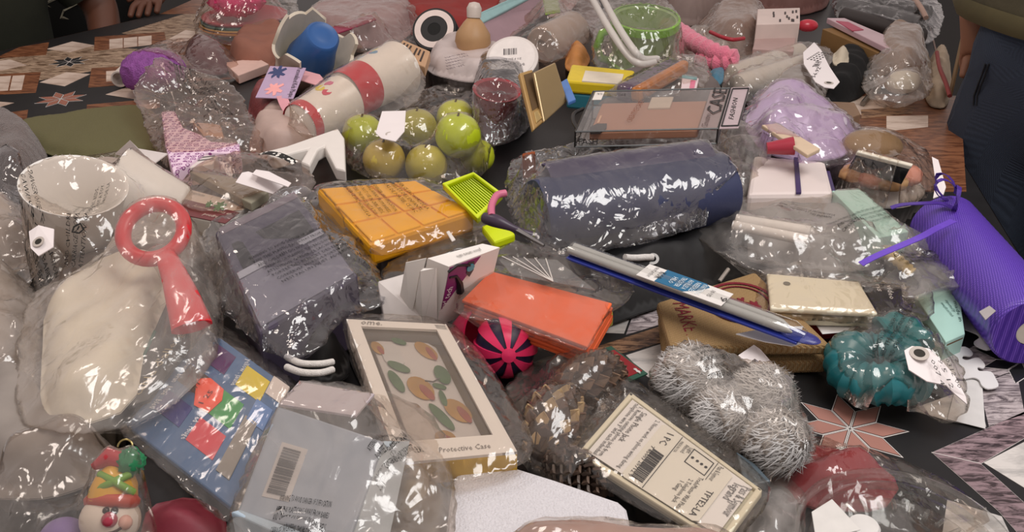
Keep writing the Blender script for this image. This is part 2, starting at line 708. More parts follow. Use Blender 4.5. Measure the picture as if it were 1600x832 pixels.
def bag(label, pix, z, base, contents, m='film_mid', h=0.0048, crumple=1.0, it=130, puff=0.0, fold=None, seed=None, rnd=1,
        print_=None, name='plastic_bag', over=(), cat='plastic bag', group=None, gap=0.0028, kids=()):
    """a film pouch stretched over its contents; z rim height, base lowest point"""
    seed = seed if seed is not None else (hash_str(label) % 97)
    xy, zb, isb, E, F, B = sheet(pix, z, h, rnd, seed)
    n = len(xy)
    t = bvh_of(list(contents) + list(over))
    obs = np.full(n, base - 0.02)
    if t:
        for i in range(n):
            hit = t.ray_cast(V((xy[i, 0], xy[i, 1], 1.0)), V((0, 0, -1)))
            if hit[0]:
                obs[i] = hit[0].z + gap
    # soften the obstacle a little so that the film bridges small gaps
    zz = relax(np.maximum(zb, obs), isb, E, obs, it, puff)
    fa = fold if fold is not None else (seed * 0.7) % PI
    d = edge_dist(xy, B)
    free = np.clip((zz - obs) / 0.02, 0.12, 1.0)
    rim = np.clip(d / 0.03, 0.25, 1.0)
    nz = (0.0085 * tri_noise(xy, 0.030, seed + 1, fa, 2.6) + 0.0045 * tri_noise(xy, 0.014, seed + 2, fa + 0.6, 2.0)
          + 0.0020 * tri_noise(xy, 0.008, seed + 3, fa - 0.5, 1.5))
    zt = zz + nz * crumple * free * rim
    zt = np.maximum(zt, np.maximum(obs, base + 0.001))
    sx = 0.0018 * crumple * tri_noise(xy, 0.012, seed + 5)
    sy = 0.0018 * crumple * tri_noise(xy, 0.012, seed + 6)
    low = np.maximum(base, zz - np.minimum(d * 1.3, 1.0)) if base < z else zz
    low = np.where(isb, zt, np.minimum(low, zt - 0.0008))
    mb = MB()
    top = [(xy[i, 0] + sx[i], xy[i, 1] + sy[i], zt[i]) for i in range(n)]
    idx = {}
    vs = list(top)
    for i in range(n):
        if isb[i]:
            idx[i] = i
        else:
            idx[i] = len(vs)
            vs.append((xy[i, 0], xy[i, 1], low[i]))
    fs = [tuple(f) for f in F] + [tuple(idx[i] for i in reversed(f)) for f in F]
    mb.add(vs, fs)
    mb.sm = True
    o = film_obj(name, mb, m)
    tag(o, label, cat, group)
    ks = list(kids)
    if print_:
        tb = BVHTree.FromPolygons([V(p) for p in top], [tuple(f) for f in F])
        for block in print_:
            lines, p0, p1, step = block
            a, b = G(p0[0], p0[1], z), G(p1[0], p1[1], z)
            a.z = b.z = 0
            xd = (b - a)
            L = xd.length
            xd.normalize()
            yd = V((-xd.y, xd.x, 0))
            pm = MB()
            for li, s in enumerate(lines):
                vv, ff, w = glyphs(s)
                og = a - yd * step * li
                k = L / w
                ky = step * 0.78
                out = []
                for x, y in vv:
                    p = og + xd * x * k + yd * y * ky
                    hit = tb.ray_cast(V((p.x, p.y, 1)), V((0, 0, -1)))
                    out.append((p.x, p.y, (hit[0].z if hit[0] else z) + 0.0007))
                pm.add(out, ff)
            ks.append(obj('printed_warning', pm, mat('161514', 0.7, 0.05)))
    adopt(o, ks)
    return o


def hash_str(s):
    k = 0
    for c in s:
        k = (k * 31 + ord(c)) % 100003
    return k


def film_obj(name, mb, m):
    vs = np.array(mb.v, dtype=float)
    lo, hi = vs.min(0), vs.max(0)
    org = V(((lo[0] + hi[0]) / 2, (lo[1] + hi[1]) / 2, lo[2]))
    me = bpy.data.meshes.new(name)
    me.from_pydata([tuple(p) for p in (vs - np.array(org))], [], mb.f)
    me.shade_smooth()
    o = bpy.data.objects.new(name, me)
    COL.objects.link(o)
    o.location = org
    me.materials.append(MATS[m] if isinstance(m, str) else m)
    WLOC[o.name] = org.copy()
    return o


def cushion(name, pix, z, base, hgt, m, h=0.006, crumple=1.0, soft=0.03, fold=None, seed=None, rnd=2, over=(), flatb=True):
    """soft cloth lump: rises from its outline (height z) to z + hgt within `soft` metres, with folds"""
    seed = seed if seed is not None else hash_str(name + str(pix[0])) % 89
    xy, zb, isb, E, F, B = sheet(pix, z, h, rnd, seed)
    n = len(xy)
    d = edge_dist(xy, B)
    q = np.clip(d / soft, 0, 1)
    zz = zb + hgt * np.sqrt(np.clip(1 - (1 - q) ** 2, 0, 1))
    zz = relax(zz, isb, E, np.full(n, -9.0), 6, 0)
    if over:
        t = bvh_of(over)
        for i in range(n):
            hit = t.ray_cast(V((xy[i, 0], xy[i, 1], 1.0)), V((0, 0, -1)))
            if hit[0]:
                zz[i] = max(zz[i], hit[0].z + 0.003)
        zz = relax(zz, isb, E, zz - 0.002, 12, 0)
    fa = fold if fold is not None else (seed * 0.7) % PI
    r = np.clip(d / 0.02, 0.1, 1)
    nz = 0.010 * tri_noise(xy, 0.035, seed + 1, fa, 2.8) + 0.004 * tri_noise(xy, 0.015, seed + 2, fa + 0.4, 2.2)
    nz = relax(nz, isb & False, E, np.full(n, -9.0), 3, 0)
    zt = np.maximum(zz + nz * crumple * r, base + 0.002)
    vs = [(xy[i, 0], xy[i, 1], zt[i]) for i in range(n)]
    low = np.where(isb, np.minimum(zt - 0.0015, zb), np.maximum(base, zt - hgt - 0.02))
    low = np.minimum(low, zt - 0.0015)
    vs += [(xy[i, 0], xy[i, 1], low[i]) for i in range(n)]
    fs = [tuple(f) for f in F] + [tuple(i + n for i in reversed(f)) for f in F]
    nb = len(B)
    fs += [(i, i + n, (i + 1) % nb + n, (i + 1) % nb) for i in range(min(nb, n))]
    mb = MB()
    mb.add(vs, fs)
    mb.sm = True
    return film_obj(name, mb, m)


def lumpy(amp, freq, seed=0.0):
    def f(d):
        return 1 + amp * noise.noise(d * freq + V((seed, seed * 1.7, 3.1)))
    return f


def arc(px0, z0, px1, z1, n=12, rise=0.0, side=0.0):
    """curved way between two pixel places"""
    a, b = G(px0[0], px0[1], z0), G(px1[0], px1[1], z1)
    d = b - a
    s = V((-d.y, d.x, 0)) * side
    return [a + d * (i / n) + (V((0, 0, rise)) + s) * math.sin(PI * i / n) for i in range(n + 1)]


def pathpx(pts, sub=4):
    """smooth way through (px, py, z) points"""
    w = [G(*p) for p in pts]
    out = []
    for i in range(len(w) - 1):
        p0, p1, p2, p3 = w[max(i - 1, 0)], w[i], w[i + 1], w[min(i + 2, len(w) - 1)]
        for k in range(sub):
            t = k / sub
            out.append(0.5 * ((2 * p1) + (p2 - p0) * t + (2 * p0 - 5 * p1 + 4 * p2 - p3) * t * t + (3 * p1 - p0 - 3 * p2 + p3) * t ** 3))
    out.append(w[-1])
    return out


def ribbon_strip(mb, path, width, th=0.0008, up=(0, 0, 1)):
    """flat band along a way"""
    path = [V(p) for p in path]
    vs, fs = [], []
    for i, p in enumerate(path):
        t = (path[min(i + 1, len(path) - 1)] - path[max(i - 1, 0)]).normalized()
        s = t.cross(V(up))
        s = s.normalized() if s.length > 1e-4 else V((1, 0, 0))
        n = s.cross(t)
        for a, b in ((-1, 1), (1, 1), (1, -1), (-1, -1)):
            vs.append(p + s * a * width / 2 + n * b * th / 2)
    for i in range(len(path) - 1):
        for k in range(4):
            fs.append((i * 4 + k, i * 4 + (k + 1) % 4, i * 4 + 4 + (k + 1) % 4, i * 4 + 4 + k))
    fs.append((3, 2, 1, 0))
    e = (len(path) - 1) * 4
    fs.append((e, e + 1, e + 2, e + 3))
    mb.sm = False
    return mb.add(vs, fs)
# ================================================================== the setting
FLOOR_Z = -0.78
mb = MB().box((-6, -3, FLOOR_Z - 0.05), (12, 0, 0), (0, 12, 0), (0, 0, 0.05))
o = obj('floor', mb, mat('1a1715', 0.95, 0.25, 4, bump=0.3))
o['kind'] = 'structure'

TABLE = [(-1.30, 0.35), (0.60, 0.35), (0.655, 1.0), (0.735, 1.45), (1.232, 3.0), (-0.43, 3.0), (-1.13, 2.07), (-1.30, 1.85)]
top = obj('table_top', MB().prism([V((x, y, -0.006)) for x, y in TABLE], (0, 0, -0.03)), mat('6b5540', 0.6))
legs = []
for x, y in ((-1.2, 0.45), (0.28, 0.45), (1.08, 2.85), (-0.45, 2.85), (-1.05, 2.0)):
    legs.append(obj('leg', MB().box((x - 0.025, y - 0.025, FLOOR_Z), (0.05, 0, 0), (0, 0.05, 0), (0, 0, -0.036 - FLOOR_Z)), mat('5a4632', 0.6)))
thing('trestle_table', 'long wooden trestle table under the dark patterned oilcloth', 'table', [top] + legs)

# oilcloth: top sheet and a hanging skirt
mb = MB()
mb.prism([V((x, y, 0)) for x, y in TABLE], (0, 0, -0.005))
cloth = obj('cloth_top', mb, mat('201f20', 0.42, 0.35, 30, spec=0.4))
mb = MB()
n = len(TABLE)
ring = []
for i in range(n):
    a, b = V((*TABLE[i], 0)), V((*TABLE[(i + 1) % n], 0))
    e = (b - a)
    nrm = V((e.y, -e.x, 0)).normalized()
    m_ = max(2, int(e.length / 0.06))
    for k in range(m_):
        ring.append((a + e * k / m_, nrm, len(ring)))
vs, fs = [], []
for p, nr, k in ring:
    w = 0.012 * math.sin(k * 1.3)
    vs += [p + nr * 0.001, p + nr * 0.010 + V((0, 0, -0.012)), p + nr * (0.02 + w) + V((0, 0, -0.14)), p + nr * (0.02 + 1.6 * w) + V((0, 0, -0.26))]
R = len(ring)
for k in range(R):
    a, b = 4 * k, 4 * ((k + 1) % R)
    for j in range(3):
        fs.append((a + j, b + j, b + j + 1, a + j + 1))
mb.add(vs, fs)
mb.sm = True
skirt = obj('cloth_skirt', mb, 'wood_brown')
prints = []


def patch(name, pts, m, z=0.0004, line=None):
    """printed field of the oilcloth"""
    if line:
        c = sum((G(*p) for p in pts), V()) / len(pts)
        prints.append(obj(name + '_outline', MB().prism([c + (G(*p) - c) * line + V((0, 0, z - 0.0002)) for p in pts], (0, 0, -0.0003)), mat('d9d4d0', 0.45)))
    prints.append(obj(name, MB().prism([G(*p) + V((0, 0, z)) for p in pts], (0, 0, -0.0004)), m))


def star(cx, cy, tipx, tipy, m, name='printed_star', gapm=0.12):
    c = G(cx, cy)
    t = G(tipx, tipy) - c
    a0, R = math.atan2(t.y, t.x), t.length
    k = R / 2 / math.cos(PI / 8)
    wm, pm, dm = MB(), MB(), MB()
    for i in range(8):
        a = a0 + i * PI / 4
        pts = []
        for an, r in ((a, 0), (a - PI / 8, k), (a, R), (a + PI / 8, k)):
            pts.append(V((math.cos(an), math.sin(an), 0)) * r)
        mid = V((math.cos(a), math.sin(a), 0)) * R / 2
        wm.prism([c + mid + (p - mid) * 0.97 + V((0, 0, 0.0004)) for p in pts], (0, 0, -0.0004))
        dm.prism([c + mid + (p - mid) * 0.90 + V((0, 0, 0.0006)) for p in pts], (0, 0, -0.0004))
        pm.prism([c + mid + (p - mid) * 0.84 + V((0, 0, 0.0008)) for p in pts], (0, 0, -0.0004))
    prints.append(obj(name + '_outline', wm, mat('e6e0dc', 0.45)))
    prints.append(obj(name + '_gap', dm, mat('201f20', 0.45)))
    prints.append(obj(name, pm, m))


pink = mat('a3756a', 0.4, 0.1, 40)
pinkb = mat('96604f', 0.4, 0.1, 40)
ink = mat('1c1c1e', 0.4, 0.2)
cream, zeb, brn, mar = MATS['marble_warm'], MATS['wood_zebra'], MATS['wood_brown'], MATS['marble']
# near right corner
star(1328, 671, 1413, 717, pink)
patch('printed_wood', [(1457, 708), (1603, 643), (1603, 684), (1533, 725)], MATS['wood_purple'], line=1.02)
patch('printed_wood', [(1457, 709), (1532, 726), (1650, 832), (1630, 880), (1560, 800)], MATS['wood_purple_b'], z=0.0008, line=1.02)
patch('printed_marble', [(1537, 724), (1603, 690), (1660, 800)], mar)
patch('printed_marble', [(1421, 641), (1526, 604), (1541, 668), (1488, 660)], mar)
patch('printed_mottle', [(1529, 602), (1588, 580), (1601, 648), (1545, 667)], MATS['mottle'])
patch('printed_mottle', [(1490, 560), (1640, 470), (1640, 560), (1590, 578), (1529, 600)], MATS['mottle'])
patch('printed_marble', [(1480, 782), (1565, 808), (1585, 850), (1470, 850)], mar)
star(1596, 566, 1520, 545, ink, 'printed_dark_star')
# centre gap
patch('printed_wood', [(905, 551), (1040, 508), (1040, 534), (958, 557)], MATS['wood_tan'])
patch('printed_marble', [(978, 556), (1040, 536), (1060, 600), (1012, 590)], mar)
patch('printed_marble', [(938, 510), (985, 495), (975, 522), (925, 520)], mar)
patch('printed_mottle', [(990, 490), (1045, 475), (1040, 505), (978, 524)], MATS['mottle'])
patch('printed_marble', [(1205, 555), (1242, 560), (1240, 592), (1190, 590)], mar)
# far left
star(95, 155, 136, 148, pinkb)
star(108, 97, 140, 93, ink, 'printed_dark_star')
patch('printed_zebra', [(72, 80), (148, 72), (260, 80), (250, 92), (140, 112), (60, 126), (-10, 118), (-20, 96)], zeb, z=0.00015)
patch('printed_marble', [(62, 129), (104, 113), (141, 116), (101, 135)], cream)
patch('printed_marble', [(72, 77), (113, 65), (148, 71), (109, 82)], cream)
patch('printed_marble', [(-20, 98), (15, 93), (42, 102), (-15, 114)], cream)
patch('printed_marble', [(165, 148), (205, 134), (260, 142), (216, 156)], cream)
patch('printed_marble', [(-30, 157), (22, 161), (-2, 168), (-40, 172)], cream)
patch('printed_brown', [(148, 58), (257, 50), (260, 68), (147, 80)], brn)
patch('printed_brown', [(143, 107), (260, 100), (262, 128), (138, 137)], brn)
patch('printed_brown', [(-40, 118), (64, 113), (56, 145), (-50, 151)], brn)
patch('printed_brown', [(136, 164), (250, 154), (250, 168), (134, 181)], brn)
patch('printed_brown', [(0, 178), (44, 172), (42, 186), (5, 189)], brn)
patch('printed_brown', [(30, 74), (77, 66), (72, 86), (-10, 92)], brn)
for i in range(3):
    x = 171 + i * 22.5
    patch('printed_tile', [(x, 62 - i * 2), (x + 21, 60 - i * 2), (x + 21, 75 - i * 2.2), (x, 77 - i * 2.2)], cream, z=0.0008)
    x = -28 + i * 21.5
    patch('printed_tile', [(x + 5, 121 - i), (x + 24, 120 - i), (x + 19, 143 - i), (x, 144 - i)], cream, z=0.0008)
    x = 166 + i * 28
    patch('printed_tile', [(x, 112 - i * 2), (x + 26, 110 - i * 2), (x + 26, 126 - i * 2), (x, 128 - i * 2)], cream, z=0.0008)
patch('printed_tile', [(162, 169), (245, 162), (245, 170), (161, 178)], cream, z=0.0008)
patch('printed_zebra', [(190, 52), (300, 18), (420, 20), (400, 48), (300, 62), (262, 66)], zeb, z=0.00015)
patch('printed_marble', [(262, 62), (290, 47), (325, 52), (300, 64)], cream)
patch('printed_marble', [(355, 70), (385, 62), (412, 64), (395, 78)], cream)
patch('printed_brown', [(260, 66), (420, 50), (420, 120), (265, 130)], brn, z=0.0002)
patch('printed_brown', [(250, 22), (300, 0), (420, -2), (420, 14), (310, 22)], brn, z=0.0002)
# far right
patch('printed_brown', [(1280, 145), (1500, 150), (1510, 300), (1330, 300)], brn, z=0.0002)
patch('printed_marble', [(1310, 152), (1372, 150), (1392, 168), (1345, 180)], cream)
patch('printed_tile', [(1385, 182), (1450, 181), (1450, 199), (1385, 206)], cream, z=0.0008)
patch('printed_wood', [(1345, 172), (1430, 166), (1425, 178), (1346, 186)], MATS['wood_tan'], z=0.0008)
# the print goes on beyond the frame's left side
for x_, y_ in ((-110, 215), (-210, 150), (-160, 330), (-140, 480), (-200, 640)):
    star(x_, y_, x_ + 46 + 0.09 * y_, y_ - 6, pinkb)
    patch('printed_marble', [(x_ - 60, y_ + 50), (x_ - 10, y_ + 30), (x_ + 50, y_ + 46), (x_ - 5, y_ + 68)], cream)
for x_, y_ in ((560, 430), (700, 500), (300, 640), (880, 440)):
    patch('printed_wood', [(x_ - 60, y_ + 14), (x_ + 60, y_ - 16), (x_ + 62, y_ + 6), (x_ - 56, y_ + 38)], MATS['wood_tan'])
cl = thing('oilcloth', 'dark oilcloth printed with stars, wood strips and marble tiles', 'tablecloth', [(cloth, prints), skirt])


# ================================================================== people
def skin_body(name, pts, edges, m, levels=2):
    """one continuous body grown over joints: pts {joint: (pos, radius)}"""
    keys = list(pts)
    me = bpy.data.meshes.new(name)
    me.from_pydata([pts[k][0] for k in keys], [(keys.index(a), keys.index(b)) for a, b in edges], [])
    o = bpy.data.objects.new(name, me)
    COL.objects.link(o)
    sk = o.modifiers.new('skin', 'SKIN')
    for i, k in enumerate(keys):
        r = pts[k][1]
        me.skin_vertices[0].data[i].radius = r if isinstance(r, tuple) else (r, r)
    me.skin_vertices[0].data[keys.index('pelvis')].use_root = True
    sd = o.modifiers.new('sub', 'SUBSURF')
    sd.levels = sd.render_levels = levels
    sk.use_smooth_shade = True
    me.materials.append(m)
    WLOC[o.name] = V((0, 0, 0))
    return o


def finish_person(parts, base, label):
    r = bpy.data.objects.new('person', None)
    r.empty_display_size = 0.05
    COL.objects.link(r)
    r.location = base
    WLOC[r.name] = V(base)
    for p in parts:
        p.parent = r
        p.location = WLOC[p.name] - V(base)
    return tag(r, label, 'person')


def loft(name, rings, m, n=24, cap=False):
    """cloth tube through elliptical rings (centre, half width, half depth, yaw)"""
    vs, fs = [], []
    for c, a, b, yaw in rings:
        for k in range(n):
            t = 2 * PI * k / n
            w = 1 + 0.035 * noise.noise(V((c[0] * 9 + math.cos(t) * 2, c[1] * 9 + math.sin(t) * 2, c[2] * 9)))
            x, y = a * math.cos(t) * w, b * math.sin(t) * w
            vs.append((c[0] + x * math.cos(yaw) - y * math.sin(yaw), c[1] + x * math.sin(yaw) + y * math.cos(yaw), c[2]))
    for i in range(len(rings) - 1):
        for k in range(n):
            fs.append((i * n + k, i * n + (k + 1) % n, i * n + n + (k + 1) % n, i * n + n + k))
    if cap:
        fs.append(tuple(reversed(range(n))))
        fs.append(tuple(range((len(rings) - 1) * n, len(rings) * n)))
    mb = MB()
    mb.add(vs, fs)
    mb.sm = True
    return obj(name, mb, m)


def person(x, y, yaw, pose, skin):
    """joints of a figure facing local -y"""
    c, s = math.cos(yaw), math.sin(yaw)

    def W(p):
        return (x + p[0] * c - p[1] * s, y + p[0] * s + p[1] * c, FLOOR_Z + p[2])
    J = {}
    for k, (p, r) in pose.items():
        J[k] = (W(p), r)
    E = [('pelvis', 'belly'), ('belly', 'chest'), ('chest', 'neck'), ('neck', 'jaw'), ('jaw', 'brow'), ('brow', 'crown'), ('jaw', 'nose')]
    for d in 'lr':
        E += [('pelvis', 'hip' + d), ('hip' + d, 'knee' + d), ('knee' + d, 'ankle' + d), ('ankle' + d, 'toe' + d),
              ('chest', 'sho' + d), ('sho' + d, 'elb' + d), ('elb' + d, 'wri' + d), ('wri' + d, 'palm' + d)]
        for i in range(5):
            E += [('palm' + d, 'fa%d%s' % (i, d)), ('fa%d%s' % (i, d), 'fb%d%s' % (i, d))]
    return skin_body('body', J, E, skin), W


def fingers(J, d, palm, wri, side):
    p, w = V(palm), V(wri)
    t = (p - w).normalized()
    s = V(side).normalized()
    for i in range(5):
        if i == 0:
            a = p + s * 0.038 - t * 0.02
            b = a + (t * 0.7 + s * 0.5).normalized() * 0.035
        else:
            L = (0, 0.038, 0.044, 0.040, 0.030)[i]
            a = p + t * 0.040 + s * (0.030 - (i - 1) * 0.020)
            b = a + t * L + V((0, 0, -0.012))
        J['fa%d%s' % (i, d)] = (tuple(a), 0.009)
        J['fb%d%s' % (i, d)] = (tuple(b), 0.0075)


def standing(arm_r, arm_l):
    J = {'pelvis': ((0, 0, 0.95), (0.15, 0.11)), 'belly': ((0, 0, 1.10), (0.14, 0.10)), 'chest': ((0, 0, 1.34), (0.16, 0.11)), 'neck': ((0, 0.01, 1.50), 0.055),
         'jaw': ((0, -0.015, 1.60), (0.065, 0.07)), 'brow': ((0, 0, 1.68), (0.075, 0.09)), 'crown': ((0, 0.01, 1.75), (0.06, 0.075)), 'nose': ((0, -0.105, 1.63), 0.012)}
    for d, s in (('l', 1), ('r', -1)):
        J['hip' + d] = ((0.10 * s, 0, 0.88), 0.095)
        J['knee' + d] = ((0.11 * s, -0.01, 0.48), 0.062)
        J['ankle' + d] = ((0.11 * s, 0.02, 0.09), 0.042)
        J['toe' + d] = ((0.12 * s, -0.17, 0.035), 0.035)
        A = arm_l if d == 'l' else arm_r
        J['sho' + d] = ((0.20 * s, 0, 1.42), 0.062)
        J['elb' + d] = (A[0], 0.047)
        J['wri' + d] = (A[1], 0.031)
        J['palm' + d] = (A[2], (0.038, 0.018))
        fingers(J, d, A[2], A[1], A[3])
    return J


def head_extras(W, hair):
    out = []
    for s in (-1, 1):
        out.append(obj('eye', MB().ball(W((0.032 * s, -0.082, 1.672)), 0.012, 10, 6), mat('2a211c', 0.3)))
        out.append(obj('ear', MB().ball(W((0.079 * s, 0.01, 1.655)), (0.012, 0.02, 0.032), 10, 6), mat('a5785f', 0.6)))
    m = MB().tube([W((-0.028, -0.078, 1.592)), W((0, -0.088, 1.59)), W((0.028, -0.078, 1.592))], 0.006, 6)
    out.append(obj('mouth', m, mat('8a4a42', 0.5)))
    m = MB()
    m.ball(W((0, 0.022, 1.715)), (0.086, 0.098, 0.080), 24, 14, lumpy(0.06, 5))
    out.append(obj('hair', m, mat(hair, 0.7, 0.4, 120, bump=0.5)))
    return out


# man at the table's right side: olive vest over a dark shirt, blue jeans
MX, MY, MYAW = 0.945, 1.50, -0.85
J = standing(((-0.245, 0.02, 1.13), (-0.205, 0.0, 0.95), (-0.19, 0.01, 0.875), (0, -1, 0)), ((0.26, 0.05, 1.12), (0.29, -0.02, 0.88), (0.29, -0.03, 0.80), (0, -1, 0)))
body, W = person(MX, MY, MYAW, J, mat('8a5f48', 0.6, 0.1, 30))
den = MATS['denim']
JJ = {'pelvis': (W((0, 0, 0.93)), (0.20, 0.135)), 'waist': (W((0, 0, 1.04)), (0.195, 0.135))}
JE = [('pelvis', 'waist')]
for d, s in (('l', 1), ('r', -1)):
    for k, p, r in (('hip', (0.10 * s, 0, 0.84), (0.118, 0.125)), ('thigh', (0.112 * s, -0.005, 0.66), (0.105, 0.11)), ('knee', (0.115 * s, -0.01, 0.48), (0.09, 0.095)), ('shin', (0.115 * s, 0.0, 0.26), (0.08, 0.09)), ('cuff', (0.115 * s, 0.01, 0.07), (0.078, 0.088))):
        JJ[k + d] = (W(p), r)
    JE += [('pelvis', 'hip' + d), ('hip' + d, 'thigh' + d), ('thigh' + d, 'knee' + d), ('knee' + d, 'shin' + d), ('shin' + d, 'cuff' + d)]
jt = skin_body('jeans', JJ, JE, den)
jw = []
bpy.context.view_layer.update()
dg = bpy.context.evaluated_depsgraph_get()
em = jt.evaluated_get(dg).to_mesh()
jb = BVHTree.FromPolygons([v.co.copy() for v in em.vertices], [tuple(p.vertices) for p in em.polygons])
seams = []
for off in (0, 5):
    sp_ = []
    for x_, y_ in ((1540, 100), (1534, 118), (1527, 136), (1522, 150), (1521, 165)):
        g_ = (G(x_ + off, y_) - V((0, 0, CAM_H))).normalized()
        h_ = jb.ray_cast(V((0, 0, CAM_H)), g_)
        if h_[0]:
            sp_.append(h_[0] - g_ * 0.0008)
    if len(sp_) > 2:
        seams.append(obj('pocket_seam', MB().tube(sp_, 0.0016, 6), mat('0e1118', 0.8)))
vest = loft('vest', [(W((0, 0, z)), a, b, MYAW) for z, a, b in ((0.985, 0.232, 0.165), (1.00, 0.238, 0.170), (1.02, 0.225, 0.160), (1.10, 0.205, 0.150), (1.25, 0.215, 0.150), (1.40, 0.205, 0.135), (1.47, 0.130, 0.100))], mat('3b3421', 0.85, 0.2, 40, bump=0.2), 36)
hem = loft('vest_hem', [(W((0, 0, z)), a, b, MYAW) for z, a, b in ((0.980, 0.236, 0.169), (0.995, 0.242, 0.174), (1.012, 0.234, 0.168))], mat('4a4227', 0.85, 0.2, 40), 36)
sl = []
for d, s in (('l', 1), ('r', -1)):
    a, b = V(W(J['sho' + d][0])), V(W(J['elb' + d][0]))
    sl.append(obj('sleeve', MB().tube([a + (b - a) * t for t in (-0.1, 0.2, 0.5, 0.85)], [0.085, 0.082, 0.074, 0.068], 16), mat('24262c', 0.9)))
shoes = []
for s in (-1, 1):
    m_ = MB()
    m_.ball(W((0.118 * s, -0.06, 0.045)), (0.052, 0.15, 0.05), 20, 10, rot=MYAW)
    shoes.append(obj('shoe', m_, mat('1b1a19', 0.5)))
finish_person([body] + jw + [jt, vest, hem] + seams + sl + shoes + head_extras(W, '1c1512'), (MX, MY, FLOOR_Z), 'person in blue jeans and olive top standing against the table edge')

# the carrier strap beside him
mb = MB()
ribbon_strip(mb, [V(W((-0.20, 0.15, 1.10))), V(W((-0.235, 0.10, 1.00))), V(W((-0.25, 0.06, 0.92))), V(W((-0.24, 0.04, 0.80)))], 0.03, 0.003, up=(1, -0.3, 0))
tag(obj('shoulder_strap', mb, mat('8f7656', 0.8, 0.2, 50)), 'beige woven shoulder strap hanging beside the jeans pocket', 'strap')


def seated(armr, arml):
    J = {'pelvis': ((0, 0, 0.52), (0.16, 0.12)), 'belly': ((0, -0.02, 0.68), (0.15, 0.115)), 'chest': ((0, -0.07, 0.92), (0.17, 0.115)), 'neck': ((0, -0.10, 1.08), 0.055),
         'jaw': ((0, -0.15, 1.17), (0.065, 0.07)), 'brow': ((0, -0.15, 1.25), (0.075, 0.09)), 'crown': ((0, -0.14, 1.32), (0.06, 0.075)), 'nose': ((0, -0.245, 1.20), 0.012)}
    for d, s in (('l', 1), ('r', -1)):
        J['hip' + d] = ((0.10 * s, -0.03, 0.52), 0.10)
        J['knee' + d] = ((0.14 * s, -0.42, 0.52), 0.066)
        J['ankle' + d] = ((0.14 * s, -0.40, 0.09), 0.044)
        J['toe' + d] = ((0.15 * s, -0.58, 0.035), 0.035)
        A = arml if d == 'l' else armr
        J['sho' + d] = ((0.20 * s, -0.07, 1.00), 0.062)
        J['elb' + d] = (A[0], 0.047)
        J['wri' + d] = (A[1], 0.033)
        J['palm' + d] = (A[2], (0.040, 0.018))
        fingers(J, d, A[2], A[1], A[3])
    return J


def seated_person(x, y, yaw, A, B, shirt, pants, label, printed=False):
    J = seated(A, B)
    body, W = person(x, y, yaw, J, mat('5f3a2a', 0.55, 0.1, 30))
    parts = [body]
    tee = loft('shirt', [(W((0, oy, z)), a, b, yaw) for z, a, b, oy in ((0.47, 0.215, 0.165, 0), (0.56, 0.215, 0.165, 0), (0.68, 0.205, 0.155, -0.02), (0.80, 0.205, 0.150, -0.045), (0.92, 0.215, 0.150, -0.07), (1.01, 0.20, 0.125, -0.085), (1.06, 0.11, 0.09, -0.10))], shirt, 32)
    parts.append(tee)
    for d in 'lr':
        a, b = V(W(J['sho' + d][0])), V(W(J['elb' + d][0]))
        parts.append(obj('sleeve', MB().tube([a + (b - a) * t for t in (-0.1, 0.2, 0.5, 0.8)], [0.085, 0.084, 0.078, 0.074], 16), shirt))
        h, k, an = (V(W(J[q + d][0])) for q in ('hip', 'knee', 'ankle'))
        parts.append(obj('trouser_leg', MB().tube([h + V((0, 0, 0.0)), h.lerp(k, 0.5), k + V((0, 0, 0.01)), k.lerp(an, 0.35), k.lerp(an, 0.9)], [0.125, 0.108, 0.092, 0.082, 0.070], 16), pants))
    if printed:
        wm = MB()
        for i, (sx, sz) in enumerate(((-0.05, 0.93), (-0.02, 0.89), (0.03, 0.90), (0.0, 0.84), (0.05, 0.83), (-0.07, 0.80), (-0.04, 0.76))):
            q = []
            for k in range(5):
                px_ = sx + 0.028 * math.sin(k * 1.9 + i)
                pz = sz - 0.018 * k
                dy = -0.155 * math.sqrt(max(0.02, 1 - (px_ / 0.215) ** 2)) - 0.062 + (0.92 - pz) * 0.21
                q.append(W((px_, dy, pz)))
            wm.tube(q, [0.006, 0.008, 0.005, 0.008, 0.003], 6)
        parts.append(obj('shirt_print', wm, mat('9a9684', 0.8)))
        lm = MB()
        c0 = V(W((-0.10, -0.162, 0.735)))
        xd, yd = V(W((0.05, -0.185, 0.735))) - c0, V(W((-0.10, -0.177, 0.80))) - c0
        lettering(lm, 'UND', c0, xd, yd, size=0.05)
        parts.append(obj('shirt_lettering', lm, mat('8f8d84', 0.8)))
    a, b = V(W(J['wril'][0])), V(W(J['elbl'][0]))
    parts.append(obj('bracelet', MB().tube([a + (b - a) * 0.10, a + (b - a) * 0.16], [0.042, 0.043], 16), mat('120f0f', 0.6)))
    dz = -0.43
    for e in head_extras(lambda p: W((p[0], p[1] - 0.15, p[2] + dz)), '1c1512'):
        parts.append(e)
    return finish_person(parts, (x, y, FLOOR_Z), label), W


def stool(x, y, label):
    st = obj('seat', MB().lathe((x, y, FLOOR_Z + 0.37), (0, 0, 1), [(0.15, 0), (0.16, 0.01), (0.16, 0.03), (0.15, 0.035)], 24), mat('5d4a38', 0.6))
    ls = []
    for i in range(4):
        a = PI / 4 + i * PI / 2
        ls.append(obj('leg', MB().tube([(x + 0.16 * math.cos(a), y + 0.16 * math.sin(a), FLOOR_Z), (x + 0.11 * math.cos(a), y + 0.11 * math.sin(a), FLOOR_Z + 0.372)], 0.014, 8), mat('4f3d2d', 0.6)))
    return thing('stool', label, 'stool', [st] + ls)


